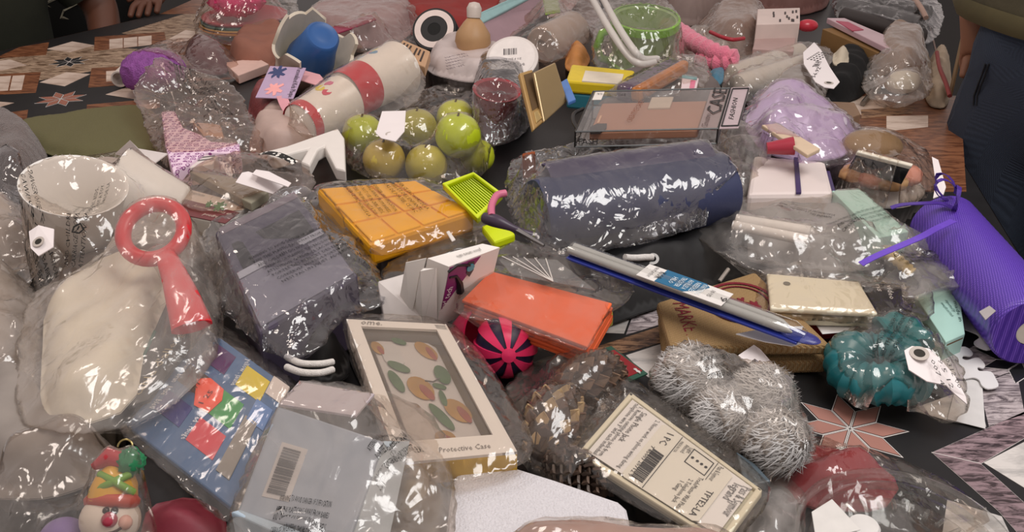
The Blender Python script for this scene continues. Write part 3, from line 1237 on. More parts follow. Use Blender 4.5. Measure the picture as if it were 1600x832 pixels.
PB, PG = (-1.27, 2.84), (-1.34, 2.28)
seated_person(PB[0], PB[1], 0.42, ((-0.28, -0.12, 0.76), (-0.18, -0.24, 0.60), (-0.14, -0.30, 0.57), (1, 0, 0)), ((0.25, -0.24, 0.88), (0.19, -0.44, 0.825), (0.16, -0.51, 0.81), (-1, 0, 0)),
              mat('0f100f', 0.9, 0.3, 30), mat('15161a', 0.9), 'person in black T-shirt with pale print seated with one arm on the table', True)
seated_person(PG[0], PG[1], 0.75, ((-0.30, -0.10, 0.78), (-0.22, -0.26, 0.62), (-0.20, -0.32, 0.58), (1, 0, 0)), ((0.32, -0.10, 0.80), (0.24, -0.28, 0.64), (0.22, -0.34, 0.60), (-1, 0, 0)),
              mat('23261b', 0.9, 0.25, 20, bump=0.2), mat('1c1e17', 0.9), 'person in dark green shirt seated beside the bare star-printed cloth')
stool(PB[0], PB[1], 'round wooden stool under the person in black')
stool(PG[0], PG[1], 'round wooden stool under the person in dark green')
# ================================================================== far part of the pile
def disc_stack(c, axis, items):
    """lathe rings on one axis: (name, profile, material)"""
    return [obj(nm, MB().lathe(c, axis, pr, 36), m_) for nm, pr, m_ in items]


def r_of(px, py, z, pixels):
    return pixels / ppm(px, py, z)


UP = V((0, 0, 1))
# pink net scrubber on stacked plates
c = G(386, 50, 0.002)
R_ = 0.105
plate = lambda col, z0, k: (obj('plate', MB().lathe(c + UP * z0, UP, [(0.05 * k, 0), (0.055 * k, 0.003), (R_ * k * 0.93, 0.014), (R_ * k, 0.020), (R_ * k, 0.023), (R_ * k * 0.92, 0.018), (0.05 * k, 0.006)], 40), mat(col, 0.35, 0.06)))
pl = [tag(plate('d08a2a', 0, 1.0), 'orange plate at the bottom of the plate stack', 'plate', 'stacked plastic plates'),
      tag(plate('d6a85a', 0.006, 0.98), 'tan plate directly under the teal plate', 'plate', 'stacked plastic plates'),
      tag(plate('4d7d76', 0.012, 0.96), 'teal plate in the middle of the plate stack', 'plate', 'stacked plastic plates'),
      tag(plate('b4424f', 0.018, 0.93), 'red plate on top under the pink scrubber', 'plate', 'stacked plastic plates')]
mb = MB().ball(c + V((-0.015, 0.01, 0.078)), (0.066, 0.062, 0.042), 36, 20, lambda d: 1 + 0.10 * math.sin(d.x * 21) * math.sin(d.z * 19 + d.y * 13) + 0.07 * noise.noise(d * 6))
puff = tag(obj('bath_scrubber', mb, mat('f0337f', 0.45, 0.25, 160, bump=0.8)), 'bright pink net scrubber lying on stacked plates', 'scrubber')
bag('clear bag around the pink scrubber and plates', [(308, 62), (300, 30), (330, -18), (400, -30), (462, -12), (470, 40), (440, 66), (380, 74)], 0.02, 0.0, pl + [puff], 'film_clear')

# purple bath puff with a white tube and a maroon pouch
mb = MB().ball(G(240, 112, 0.045), (0.062, 0.05, 0.042), 36, 20, lambda d: 1 + 0.08 * math.sin(d.x * 17) * math.sin(d.y * 19) + 0.05 * noise.noise(d * 5))
pf = tag(obj('bath_puff', mb, mat('8d4a99', 0.5, 0.35, 120, bump=1.0)), 'purple net bath puff inside a bag on bare cloth', 'bath puff')
a, b = G(186, 124, 0.02), G(203, 108, 0.022)
tb = tag(obj('cardboard_tube', MB().lathe(a, b - a, [(0.013, 0), (0.016, 0), (0.016, 0.05), (0.013, 0.05), (0.013, 0)], 24, cap=False), mat('cfc6bd', 0.6)), 'short white open tube beside the purple bath puff', 'tube')
ms = tag(cushion('pouch', [(285, 112), (290, 80), (330, 76), (362, 95), (355, 118)], 0.01, 0.0, 0.05, mat('5b2a37', 0.7)), 'maroon pouch beside the purple bath puff', 'pouch')
bag('smoky bag holding the purple bath puff and maroon pouch', [(198, 130), (200, 92), (240, 66), (300, 58), (350, 72), (388, 105), (370, 128), (300, 140), (235, 142)], 0.012, 0.0, [pf, ms], 'film_warm_lit')
pk = tag(slab('paper_packet', [(350, 98), (402, 90), (420, 100), (372, 118)], 0.02, 0.018, mat('d9b6ab', 0.6)), 'small pink paper packet beside the smoky bag', 'packet')

# olive felt cloth
ol = tag(cushion('folded_cloth', [(5, 193), (110, 178), (228, 163), (262, 200), (262, 240), (170, 250), (70, 245)], 0.004, 0.0, 0.012, MATS['felt_olive'], crumple=0.25, soft=0.02), 'olive green felt cloth lying flat on the oilcloth', 'cloth')

# floral letter in a big clear bag
pts = [(252, 175), (273, 173), (286, 199), (313, 210), (330, 221), (374, 224), (374, 240), (320, 238), (296, 256), (270, 269), (258, 226)]
fl = obj('letter_shape', MB().prism([G(x, y, 0.055) for x, y in pts], (0, 0, -0.035)), 'flower_print', bevel=0.002)
tag(fl, 'pink flower-printed letter shape in a clear bag', 'letter decoration')
cd = slab('barcode_card', [(322, 222), (352, 222), (332, 256), (296, 262)], 0.050, 0.03, mat('ddd4cf', 0.6))
q = Q([(322, 222), (352, 222), (332, 256), (296, 262)], 0.050)
mb = MB()
for i in range(6):
    q.slab(mb, 0.0004, 0.1, 0.15 + i * 0.12, 0.9, 0.19 + i * 0.12, 0.0006)
cl_ = obj('printed_line', mb, mat('6a6566', 0.6))
cd['kind'] = ''
del cd['kind']
adopt(cd, [cl_])
tag(cd, 'white lined card tucked against the flower-printed letter', 'card')
bx = tag(slab('small_box', [(300, 190), (345, 195), (350, 215), (318, 212)], 0.05, 0.045, mat('b79a86', 0.6)), 'tan box behind the flower-printed letter', 'box')
bag('large crinkled bag with a peaked corner over the flower-printed letter', [(245, 86, 0.10), (226, 112, 0.09), (205, 140, 0.07), (222, 185, 0.05), (240, 230, 0.03), (262, 272, 0.02), (330, 270, 0.02), (408, 252, 0.02), (412, 215, 0.04), (385, 165, 0.05), (365, 128, 0.07), (300, 108, 0.08)],
    0.05, 0.005, [fl, cd, bx], 'film_warm_lit', crumple=2.0, it=90, print_=[(WARN[:4], (280, 128), (352, 152), 0.008), (WARN[4:8], (332, 168), (372, 176), 0.008)])

# lump of red netting and printed wrap in the gap
rn = tag(cushion('net_bag', [(385, 190), (392, 150), (430, 140), (465, 160), (470, 200), (430, 215)], 0.01, 0.0, 0.05, mat('7d3b3d', 0.6, 0.4, 90, bump=0.4)), 'dull red net bag under the pink plaque card', 'net bag')
pw = tag(cushion('printed_wrap', [(385, 240), (400, 190), (470, 180), (520, 205), (500, 245), (430, 255)], 0.01, 0.0, 0.05, mat('b49c93', 0.5, 0.3, 25)), 'crumpled pale wrapper with dark marks beside the cartoon cups', 'wrapper')

# broken ceramic planter holding a blue cup
c0 = G(478, 100, 0.055)
ax = V((0.40, -0.50, 0.62)).normalized()
brk = lambda an, i, r, t: (r, t + (0.018 * math.sin(3.1 * an + 1) + 0.012 * (1 if math.sin(5 * an) > 0.2 else -1) if i in (3, 4) else 0))
pn = obj('shell', MB().lathe(c0 - ax * 0.02, ax, [(0.03, -0.03), (0.048, -0.028), (0.060, 0.03), (0.074, 0.085), (0.068, 0.085), (0.055, 0.03), (0.03, -0.02)], 56, fn=brk, cap=False), mat('cfc4b2', 0.45, 0.1, 30, bump=0.1))
tag(pn, 'broken off-white ceramic planter with a jagged rim', 'planter')
bc = obj('cup', MB().lathe(c0 + ax * 0.012 + V((0.004, 0, 0)), ax, [(0.046, 0), (0.046, 0.01), (0.036, 0.055), (0.032, 0.086), (0.028, 0.090), (0.020, 0.087), (0.012, 0.089), (0.0005, 0.089)], 40), mat('2a5a98', 0.4, 0.08, 30))
tag(bc, 'blue plastic cup upside down inside the broken planter', 'cup')
db = tag(cushion('blue_cloth', [(425, 125), (432, 88), (455, 80), (470, 110), (462, 130)], 0.02, 0.0, 0.03, mat('20345a', 0.8)), 'dark blue cloth under the broken planter', 'cloth')

# plaque card
q = Q([(422, 103), (478, 106), (458, 154), (399, 152)], [0.085, 0.085, 0.065, 0.065])
pc = obj('card', q.slab(MB(), 0.002), mat('b79fbd', 0.45, 0.1), bevel=0.0004)


def splat(q, cu, cv, r, th, name, m_, seed, asp=1.4, w=0.0006):
    rr = random.Random(seed)
    pts_ = []
    for i in range(22):
        a = 2 * PI * i / 22
        k = r * (1.0 if i % 3 else 0.55) * rr.uniform(0.75, 1.15)
        pts_.append(q.P(cu + k * math.cos(a), cv + k * math.sin(a) / asp * 1.2, w))
    return obj(name, MB().prism(pts_, -q.n * 0.0005), m_)


pk_ = [splat(q, 0.30, 0.20, 0.24, 0, 'painted_figure', mat('34406f', 0.5), 3), splat(q, 0.40, 0.72, 0.24, 0, 'painted_figure', mat('f2a8a6', 0.5), 5)]
pk_.append(qtext(q, 'lettering', [('Personalized Kids Plaque', (0.78, 0.02), (0.86, 0.98), 0.013)], mat('2b2430', 0.6)))
thing('plaque_card', 'pink and blue card lettered Personalized Kids Plaque', 'card', [pc] + pk_)
rb = MB()
ribbon_strip(rb, pathpx([(440, 150, 0.066), (446, 165, 0.06), (455, 180, 0.055), (462, 192, 0.05)]), 0.018, 0.001)
tag(obj('paper_band', rb, mat('d99aa4', 0.6)), 'pink paper band hanging from the plaque card', 'paper band')
tag(slab('flower_card', [(470, 108), (500, 116), (520, 140), (470, 125)], 0.07, 0.003, mat('e2a9ad', 0.5)), 'pale pink card against the planter with the blue cup', 'card')

# two cartoon cups in a bag
def cup(a, b, r0, r1, name, label, white0, seed):
    d = b - a
    L = d.length
    n_ = d.normalized()
    w_ = obj('body', MB().lathe(a, n_, [(r0 * 0.9, 0), (r0, L * 0.03), (r0 + (r1 - r0) * 0.4, L * 0.4), (r1, L), (r1 * 1.03, L * 1.01), (r1 * 0.95, L), (r0 * 0.9, L * 0.1), (0.001, L * 0.1)], 40), mat('e9e1d8', 0.3, 0.05))
    bd = obj('red_band', MB().lathe(a, n_, [(r0 * 1.012, white0[0] * L), (r0 * 1.03 + (r1 - r0) * white0[1], white0[1] * L)], 40, cap=False), mat('c42430', 0.3, 0.08))
    kids_ = [w_, bd]
    rr = random.Random(seed)
    x = V((0, 0, 1)) - n_ * n_.z
    x.normalize()
    y = n_.cross(x)
    for i, colr in enumerate(('e6cf2e', 'd25a86', '5c92b8', 'e6cf2e', 'd0435e', '6a9bc4')):
        an = rr.uniform(-1.0, 1.0) - 0.2
        t = rr.uniform(0.52, 0.85)
        rad = (r0 + (r1 - r0) * t) * 1.012
        p = a + n_ * t * L
        m_ = MB()
        vv = []
        for k in range(9):
            ph = 2 * PI * k / 9
            da = an + 0.22 * math.cos(ph) * rr.uniform(0.6, 1.1)
            vv.append(p + n_ * 0.011 * math.sin(ph) * rr.uniform(0.6, 1.1) + (x * math.cos(da) + y * math.sin(da)) * rad)
        m_.prism(vv, -(x * math.cos(an) + y * math.sin(an)) * 0.0015)
        kids_.append(obj('painted_mark', m_, mat(colr, 0.4)))
    return thing(name, label, 'cup', kids_)


cA = cup(G(537, 150, 0.065), G(622, 108, 0.075), 0.042, 0.050, 'cartoon_cup', 'white cup with red base and coloured cartoon prints', (0.0, 0.36), 4)
cB = cup(G(468, 196, 0.05), G(536, 158, 0.06), 0.036, 0.044, 'cartoon_cup', 'white lettered cup with a narrow red base', (0.0, 0.16), 9)
q = Q([(478, 150), (530, 165), (535, 195), (485, 182)], [0.095, 0.098, 0.086, 0.085])
sup = tag(cushion('grey_cloth', [(450, 215), (470, 150), (560, 110), (640, 120), (640, 165), (540, 210)], 0.005, 0.0, 0.03, mat('6f625d', 0.8)), 'grey cloth under the two cartoon cups', 'cloth')
bag('clear bag stretched around the two cartoon cups', [(450, 205), (455, 160), (500, 120), (560, 85), (610, 70), (650, 90), (668, 130), (650, 165), (580, 185), (520, 215)], 0.06, 0.02, [cA, cB], 'film_mid')

# white plastic stand and polka ribbon
pts = [(416, 236), (448, 228), (528, 200), (538, 215), (540, 266), (524, 262), (507, 228), (497, 233), (484, 258), (470, 252), (482, 232), (425, 247)]
ws = tag(obj('plastic_stand', MB().prism([G(x, y, 0.062) for x, y in pts], (0, 0, -0.02)), mat('e6e0da', 0.35, 0.04), bevel=0.003), 'white forked plastic stand beside the bag of green fruit', 'stand')
rb = MB()
ribbon_strip(rb, pathpx([(408, 240, 0.066), (420, 239, 0.07), (436, 242, 0.072), (450, 248, 0.07), (461, 255, 0.066)], 6), 0.012, 0.001)
tag(obj('polka_ribbon', rb, 'polka'), 'black ribbon with white dots beside the white plastic stand', 'ribbon')

# green fruit in a bag
def fruit(px, py, r, z, colr, label, seed):
    c_ = G(px, py, z)
    R0 = r_of(px, py, z, r)
    fn = lambda d: (1 - 0.10 * max(0, d.z) ** 8 - 0.06 * max(0, -d.z) ** 8) * (1 + 0.03 * noise.noise(d * 3 + V((seed, 0, 0))))
    bd = obj('flesh', MB().ball(c_, R0, 28, 18, fn), mat(colr, 0.35, 0.22, 45))
    st = obj('stem', MB().tube([c_ + V((0, 0, R0 * 0.86)), c_ + V((0.002, 0.001, R0 * 1.03))], [0.0022, 0.0016], 6), mat('5c4a2a', 0.7))
    return thing('lime_fruit', label, 'fruit', [bd, st], 'green fruit in the tagged bag')


fr = [fruit(567, 210, 32, 0.040, 'b2bd2c', 'green fruit touching the bag edge beside the cartoon cups', 1),
      fruit(600, 250, 33, 0.035, 'c9b354', 'yellowish fruit just below the white paper tag', 2),
      fruit(666, 258, 33, 0.035, 'bdb34a', 'speckled olive-yellow fruit next to the yellow pack', 3),
      fruit(716, 212, 36, 0.075, 'bdcf1c', 'largest bright lime green fruit on top of others', 4),
      fruit(746, 244, 27, 0.032, 'bfcb28', 'bright green fruit at the neon tray side of the bag', 5),
      fruit(652, 200, 31, 0.040, 'aaa650', 'dull olive fruit half hidden behind the tag', 6),
      fruit(712, 185, 30, 0.040, 'c2ca38', 'lime fruit behind the largest bright one', 7)]
fb = bag('clear bag of green fruit with a paper tag', [(532, 232), (528, 195), (545, 168), (590, 150), (640, 148), (690, 128), (735, 132), (766, 160), (774, 215), (772, 255), (745, 282), (690, 292), (630, 290), (572, 280), (545, 262)], 0.02, 0.0, fr, 'film_clear', crumple=0.9)


def hang_tag(pts, zs, label, hole=None, lines=None, th=0.0012, col='e8e0e0', hole_r=0.005):
    q_ = [G(p[0], p[1], zs[i] if isinstance(zs, list) else zs) for i, p in enumerate(pts)]
    nrm = (q_[1] - q_[0]).cross(q_[-1] - q_[0]).normalized()
    if nrm.z < 0:
        nrm.negate()
    parts = [obj('paper', MB().prism(q_, -nrm * th), mat(col, 0.6, 0.03))]
    if hole:
        zc = sum((p.z for p in q_)) / len(q_)
        hc = G(hole[0], hole[1], zc)
        hc = hc - nrm * (hc - q_[0]).dot(nrm)
        x = nrm.orthogonal().normalized()
        parts.append(obj('eyelet', MB().lathe(hc + nrm * 0.0003, nrm, [(hole_r, 0), (hole_r * 1.7, 0), (hole_r * 1.7, 0.0006), (hole_r, 0.0006)], 20, cap=False), mat('b9b0a8', 0.5)))
        parts.append(obj('hole', MB().lathe(hc + nrm * 0.0002, nrm, [(hole_r, 0), (hole_r, 0.0005)], 20), mat('2a2620', 0.8)))
    for (a_, b_, cnt, step, s_) in (lines or []):
        m_ = MB()
        zc = sum((p.z for p in q_)) / len(q_)
        pa, pb = G(a_[0], a_[1], zc), G(b_[0], b_[1], zc)
        pa = pa - nrm * (pa - q_[0]).dot(nrm)
        pb = pb - nrm * (pb - q_[0]).dot(nrm)
        xd = pb - pa
        yd = nrm.cross(xd).normalized()
        for i in range(cnt):
            lettering(m_, s_[i % len(s_)], pa - yd * step * i + nrm * 0.0006, xd, yd, size=step * 0.8, width=xd.length)
        parts.append(obj('lettering', m_, mat('3a3636', 0.7)))
    return thing('paper_tag', label, 'tag', parts)


hang_tag([(597, 174), (634, 173), (632, 205), (618, 221), (596, 216), (587, 208)], [0.095, 0.095, 0.088, 0.084, 0.084, 0.086], 'white paper tag with eyelet on the green fruit bag', hole=(609, 207), hole_r=0.004)

# red cup and dark glossy bag behind the fruit
rc = tag(obj('red_cup', MB().lathe(G(770, 205, 0.02), V((0.1, -0.2, 1)), [(0.028, 0), (0.030, 0.002), (0.037, 0.075), (0.040, 0.08), (0.034, 0.078), (0.027, 0.006), (0.001, 0.006)], 32), mat('a3202c', 0.35, 0.1)), 'red plastic cup behind the bag of green fruit', 'cup')
dk = tag(cushion('dark_cloth', [(735, 170), (735, 115), (790, 100), (830, 130), (832, 200), (790, 215)], 0.01, 0.0, 0.06, mat('2b2629', 0.6, 0.3, 50)), 'dark grey cloth lump behind the red cup', 'cloth')
bag('clear bag over the red cup and dark cloth', [(740, 225), (730, 150), (760, 100), (820, 105), (836, 180), (815, 215), (780, 228)], 0.03, 0.0, [rc, dk], 'film_grey')

# printed white wrapper and tan label packet
pw2 = tag(cushion('printed_pouch', [(664, 115), (672, 80), (715, 66), (765, 78), (815, 105), (790, 125), (740, 130)], 0.03, 0.0, 0.035, mat('c3b5b2', 0.45, 0.15, 30)), 'pale pouch with a dark oval print near the ribbon roll', 'pouch')
q = Q([(690, 84), (735, 82), (745, 112), (695, 116)], 0.073)
mb = MB()
for i in range(5):
    lettering(mb, ['NATURAL', 'FRESH DRY', 'HERBAL', 'FINEST', 'NET WT'][i], q.P(0.12, 0.30 + i * 0.14, 0.002), q.P(0.9, 0.1 + i * 0.14) - q.P(0.12, 0.30 + i * 0.14), V((0, 1, 0)), size=0.011)
adopt(pw2, [obj('printed_lettering', mb, mat('3d2c3c', 0.6))])
tl_ = tag(slab('label_packet', [(630, 62), (672, 80), (664, 105), (612, 84)], [0.075, 0.075, 0.06, 0.06], 0.02, mat('c09a78', 0.6, 0.15, 20)), 'tan packet with black stripes behind the cartoon cup', 'packet')
q = Q([(630, 62), (672, 80), (664, 105), (612, 84)], [0.075, 0.075, 0.06, 0.06])
mb = MB()
for i, u in enumerate((0.1, 0.22, 0.34, 0.55, 0.67, 0.8)):
    q.slab(mb, 0.0005, u, 0.15, u + 0.05, 0.5 + 0.3 * (i % 2), 0.0008)
adopt(tl_, [obj('printed_stripe', mb, mat('3a2c28', 0.6))])
lp = tag(cushion('lavender_cloth', [(455, 60), (520, 10), (600, 5), (655, 20), (640, 60), (580, 80)], 0.01, 0.0, 0.055, mat('a38f97', 0.7, 0.25, 15)), 'pale lavender cloth packed behind the broken planter', 'cloth')
mg = tag(slab('magenta_strip', [(470, 58), (580, 22), (588, 30), (480, 68)], 0.078, 0.004, mat('8c2a48', 0.5)), 'thin magenta strip across the lavender cloth', 'strip')
bag('crinkled bag over the lavender cloth and tan packet', [(440, 62), (500, -5), (580, -12), (660, 5), (675, 60), (700, 75), (670, 112), (610, 85), (540, 80)], 0.03, 0.0, [lp, tl_, mg], 'film_warm_lit', crumple=1.4)
bk = tag(cushion('folded_textile', [(350, 105), (370, 62), (440, 40), (462, 80), (425, 110)], 0.004, 0.0, 0.045, mat('8a5a4a', 0.8, 0.3, 20)), 'rust brown folded textile beside the blue cloth', 'textile')
# ribbon roll
c_ = G(682, 52, 0.055)
ax = V((-0.15, -0.75, 0.62)).normalized()
rr_ = 0.047
rl = thing('ribbon_roll', 'black ribbon roll with a white inner band', 'ribbon roll', [
    obj('wound_ribbon', MB().lathe(c_ - ax * 0.022, ax, [(0.014, 0), (rr_, 0), (rr_ * 1.02, 0.004), (rr_ * 1.02, 0.04), (rr_, 0.044), (0.014, 0.044)], 40, cap=False), mat('171517', 0.6)),
    obj('white_band', MB().lathe(c_ - ax * 0.022, ax, [(rr_ * 0.62, 0.0446), (rr_ * 0.90, 0.0446), (rr_ * 0.90, 0.0452), (rr_ * 0.62, 0.0452)], 40, cap=False), mat('e3d2cb', 0.6)),
    obj('core', MB().lathe(c_ - ax * 0.022, ax, [(0.0138, 0), (0.0138, 0.0435)], 24), mat('0b0a0a', 0.8))])
rd = tag(cushion('red_cloth', [(600, 30), (640, -30), (760, -45), (800, -10), (790, 50), (730, 70), (650, 60)], 0.004, 0.0, 0.05, mat('8a2a26', 0.8, 0.2, 20)), 'dark red cloth behind the black ribbon roll', 'cloth')
# squat tan jar
c_ = G(738, 88, 0.045)
jr = thing('gourd_jar', 'tan gourd-shaped jar with a pale cap', 'jar', [
    obj('jar', MB().lathe(c_, V((0.05, 0.2, 1)), [(0.012, 0), (0.026, 0.004), (0.036, 0.028), (0.034, 0.045), (0.020, 0.066), (0.012, 0.075)], 32), mat('b08a62', 0.5, 0.15, 30)),
    obj('cap', MB().lathe(c_ + V((0.004, 0.015, 0.074)), V((0.05, 0.2, 1)), [(0.014, 0), (0.015, 0.018), (0.010, 0.028), (0.002, 0.030)], 20), mat('c9bdb4', 0.4))])
# aqua-edged pack
q = Q([(738, 28), (845, -22), (870, 10), (768, 80)], [0.11, 0.11, 0.06, 0.06])
aq = thing('folded_pack', 'mauve pack with an aqua fold along its edge', 'pack', [obj('pack', q.slab(MB(), 0.03), mat('9d8088', 0.5, 0.2, 20), bevel=0.003), obj('aqua_fold', q.slab(MB(), 0.034, -0.03, -0.04, 1.0, 0.26, 0.003), mat('8fb3b4', 0.5), bevel=0.003)])
# round label tub
c_ = G(800, 90, 0.075)
ax = V((-0.1, -0.62, 0.78)).normalized()
tubp = [obj('tub', MB().lathe(c_ - ax * 0.045, ax, [(0.044, 0), (0.048, 0.005), (0.050, 0.043), (0.047, 0.045)], 40), mat('dcd3ce', 0.4)),
        obj('lid_label', MB().lathe(c_ + ax * 0.0003, ax, [(0.0005, 0), (0.044, 0), (0.044, 0.0006), (0.0005, 0.0006)], 40), mat('e6deda', 0.5))]
x = V((1, 0, 0)) - ax * ax.x
x.normalize()
y = ax.cross(x)
mb = MB()
for i in range(9):
    p = c_ + ax * 0.0012 - x * 0.016 + x * i * 0.003 + y * 0.006
    mb.box(p, x * (0.0010 + 0.0008 * (i % 3 == 0)), y * 0.014, ax * 0.0004)
tubp.append(obj('barcode', mb, mat('3f393c', 0.6)))
mb = MB()
lettering(mb, 'Pistache', c_ + ax * 0.0012 - x * 0.018 - y * 0.020, x, y, size=0.013)
lettering(mb, 'NET WT 4 OZ', c_ + ax * 0.0012 - x * 0.02 - y * 0.006, x, y, size=0.006)
tubp.append(obj('lid_lettering', mb, mat('3f393c', 0.6)))
tub_ = thing('round_tub', 'white round tub with a barcode on its lid', 'tub', tubp)
# frosted roll
a, b = G(846, 72, 0.07), G(925, 32, 0.075)
fr_ = tag(obj('plastic_roll', MB().lathe(a, b - a, [(0.012, 0.004), (0.012, 0), (0.034, 0), (0.037, 0.004), (0.037, 0.13), (0.034, 0.134)], 36), mat('aaa39c', 0.3, 0.12, 30)), 'frosted grey plastic roll lying beside the green pot', 'roll')
chk = tag(cushion('checked_cloth', [(785, 18), (800, -30), (880, -40), (910, -5), (880, 30)], 0.02, 0.0, 0.07, mat('c3aeb4', 0.7, 0.2, 20)), 'pale pink cloth behind the frosted roll', 'cloth')
gck = tag(slab('green_tag', [(848, -2), (872, -4), (876, 18), (852, 22)], 0.105, 0.003, mat('7d9a3a', 0.5)), 'small green checked label above the frosted roll', 'label')
bag('film around the frosted roll and pink cloth', [(782, 60), (775, 10), (800, -40), (900, -40), (945, 10), (930, 60), (870, 98), (835, 92)], 0.06, 0.0, [fr_, chk, gck], 'film_warm_lit')

# gold phone case, two leaves leaning
q1 = Q([(834, 113), (868, 97), (887, 158), (850, 192)], [0.15, 0.155, 0.10, 0.085])
q2 = Q([(812, 114), (832, 108), (850, 190), (834, 204)], [0.145, 0.145, 0.085, 0.08])
gc = thing('flip_case', 'gold flip phone case standing open among the bags', 'phone case', [
    obj('cover', q1.slab(MB(), 0.006), mat('a8906a', 0.3, 0.08, 30, metal=0.4), bevel=0.002),
    obj('tray', q2.slab(MB(), 0.008), mat('b3905c', 0.35, 0.08, 30, metal=0.3), bevel=0.002),
    obj('recess', q2.slab(MB(), 0.002, 0.25, 0.06, 0.95, 0.70, 0.001), mat('5a4224', 0.6)),
    obj('clasp', q2.slab(MB(), 0.004, 0.3, 0.74, 0.85, 0.93, 0.002), mat('c7ab74', 0.25, 0.05, 30, metal=0.6), bevel=0.001)])
bl = tag(slab('blue_clip', [(876, 128), (886, 122), (900, 155), (888, 160)], 0.11, 0.006, mat('4a76b8', 0.4)), 'narrow blue plastic clip beside the gold phone case', 'clip')

# yellow tub with teal side
q = Q([(893, 100), (992, 110), (985, 134), (884, 126)], 0.10)
yb = thing('soap_tub', 'yellow tub with white label and teal base', 'tub', [obj('lid', q.slab(MB(), 0.022), mat('d9bd22', 0.4), bevel=0.004), obj('label', q.slab(MB(), 0.004, 0.25, 0.35, 0.85, 0.98, 0.001), mat('ded2bf', 0.5)), obj('base', q.slab(MB(), 0.028, 0.02, 0.02, 0.98, 0.98, -0.022), mat('2f7484', 0.4), bevel=0.004)])
og = tag(cushion('orange_wrapper', [(882, 110), (884, 82), (905, 72), (925, 90), (912, 112)], 0.05, 0.0, 0.04, mat('bb7c3e', 0.5, 0.3, 30)), 'orange wrapper behind the yellow tub', 'wrapper')
# green pot with handle and clear tongs
c_ = G(1000, 108, 0.05)
gm = mat('86c43a', 0.35, 0.1, 20, trans=0.25)
ax = V((0.02, -0.15, 1)).normalized()
gp = thing('green_pot', 'translucent green plastic pot with a side handle', 'pot', [
    obj('body', MB().lathe(c_, ax, [(0.001, 0.002), (0.050, 0.0), (0.060, 0.006), (0.060, 0.018), (0.056, 0.02), (0.060, 0.10), (0.062, 0.102), (0.056, 0.10), (0.052, 0.02), (0.001, 0.006)], 40), mat('a9c48a', 0.35, 0.1, 20, trans=0.35)),
    obj('green_base', MB().lathe(c_, ax, [(0.051, -0.001), (0.0615, 0.005), (0.0615, 0.019), (0.057, 0.021)], 40, cap=False), gm),
    obj('green_rim', MB().lathe(c_ + ax * 0.088, ax, [(0.0605, 0), (0.0645, 0.002), (0.0645, 0.016), (0.060, 0.017)], 40, cap=False), gm),
    obj('handle', MB().tube([c_ + V((-0.056, -0.01, 0.080)), c_ + V((-0.078, -0.018, 0.074)), c_ + V((-0.086, -0.02, 0.05)), c_ + V((-0.078, -0.018, 0.027)), c_ + V((-0.056, -0.01, 0.018))], 0.0075, 10), gm)])
bag('clear bag over the green pot', [(925, 110), (925, 50), (955, -15), (1020, -25), (1060, 20), (1075, 85), (1050, 118), (980, 122)], 0.08, 0.03, [gp], 'film_clear')
tg = thing('salad_tongs', 'clear plastic tongs resting against the green pot', 'tongs', [
    obj('arm', MB().tube(pathpx([(922, -8, 0.20), (952, 45, 0.18), (980, 85, 0.155), (1000, 100, 0.145), (1022, 97, 0.14)], 5), 0.006, 8), mat('d9d2cc', 0.2, 0.05, trans=0.3)),
    obj('arm', MB().tube(pathpx([(938, -10, 0.20), (965, 40, 0.185), (990, 78, 0.165), (1005, 92, 0.15), (1026, 92, 0.142)], 5), 0.006, 8), mat('d9d2cc', 0.2, 0.05, trans=0.3))])
# pink fluffy headband
mb = MB().tube(pathpx([(1040, 42, 0.075), (1062, 50, 0.08), (1085, 66, 0.08), (1112, 80, 0.078), (1145, 92, 0.07), (1120, 98, 0.06), (1095, 90, 0.06)], 8), [0.017 + 0.0028 * math.sin(i * 2.1) for i in range(49)], 14)
tag(obj('fluffy_headband', mb, mat('e2758f', 0.9, 0.25, 140, bump=1.0, sheen=0.5)), 'pink fluffy headband beside the green pot', 'headband')
bag('crumpled bag under the pink headband', [(1035, 130), (1045, 60), (1090, 40), (1150, 55), (1165, 110), (1120, 132)], 0.03, 0.0, [], 'film_milky', crumple=1.6, puff=0.00015)
hb = tag(cushion('dark_wrap', [(1040, 105), (1050, 62), (1100, 50), (1140, 70), (1140, 105), (1090, 118)], 0.004, 0.0, 0.022, mat('7d6a66', 0.7, 0.3, 30), crumple=1.5), 'brownish cloth under the pink headband', 'cloth')
# purple and orange pencil pouch
q = Q([(962, 132), (1045, 90), (1078, 96), (1000, 142)], 0.115)
pp = thing('pencil_pouch', 'purple pouch with an orange side strip', 'pouch', [obj('pouch', q.slab(MB(), 0.028, 0, 0, 1, 0.62), mat('4d3358', 0.5, 0.2, 30), bevel=0.006), obj('orange_strip', q.slab(MB(), 0.024, 0, 0.60, 1, 1.0, 0.002), mat('bb7638', 0.45, 0.15, 30), bevel=0.006)])
sc = tag(slab('striped_card', [(1066, 118), (1092, 122), (1088, 140), (1064, 138)], 0.12, 0.003, mat('d8c3c6', 0.5)), 'small white, pink and teal card by the pencil pouch', 'card')
q = Q([(1066, 118), (1092, 122), (1088, 140), (1064, 138)], 0.12)
adopt(sc, [obj('pink_stripe', q.slab(MB(), 0.0005, 0.55, 0.3, 0.85, 1, 0.0008), mat('d0708a', 0.5)), obj('teal_stripe', q.slab(MB(), 0.0005, 0.0, 0.0, 0.9, 0.22, 0.0008), mat('5b9aa2', 0.5))])
tag(cushion('blue_wrapper', [(1104, 135), (1110, 108), (1132, 104), (1130, 132)], 0.07, 0.0, 0.03, mat('3f6f86', 0.5)), 'dull blue wrapper behind the clear phone-case box', 'wrapper')
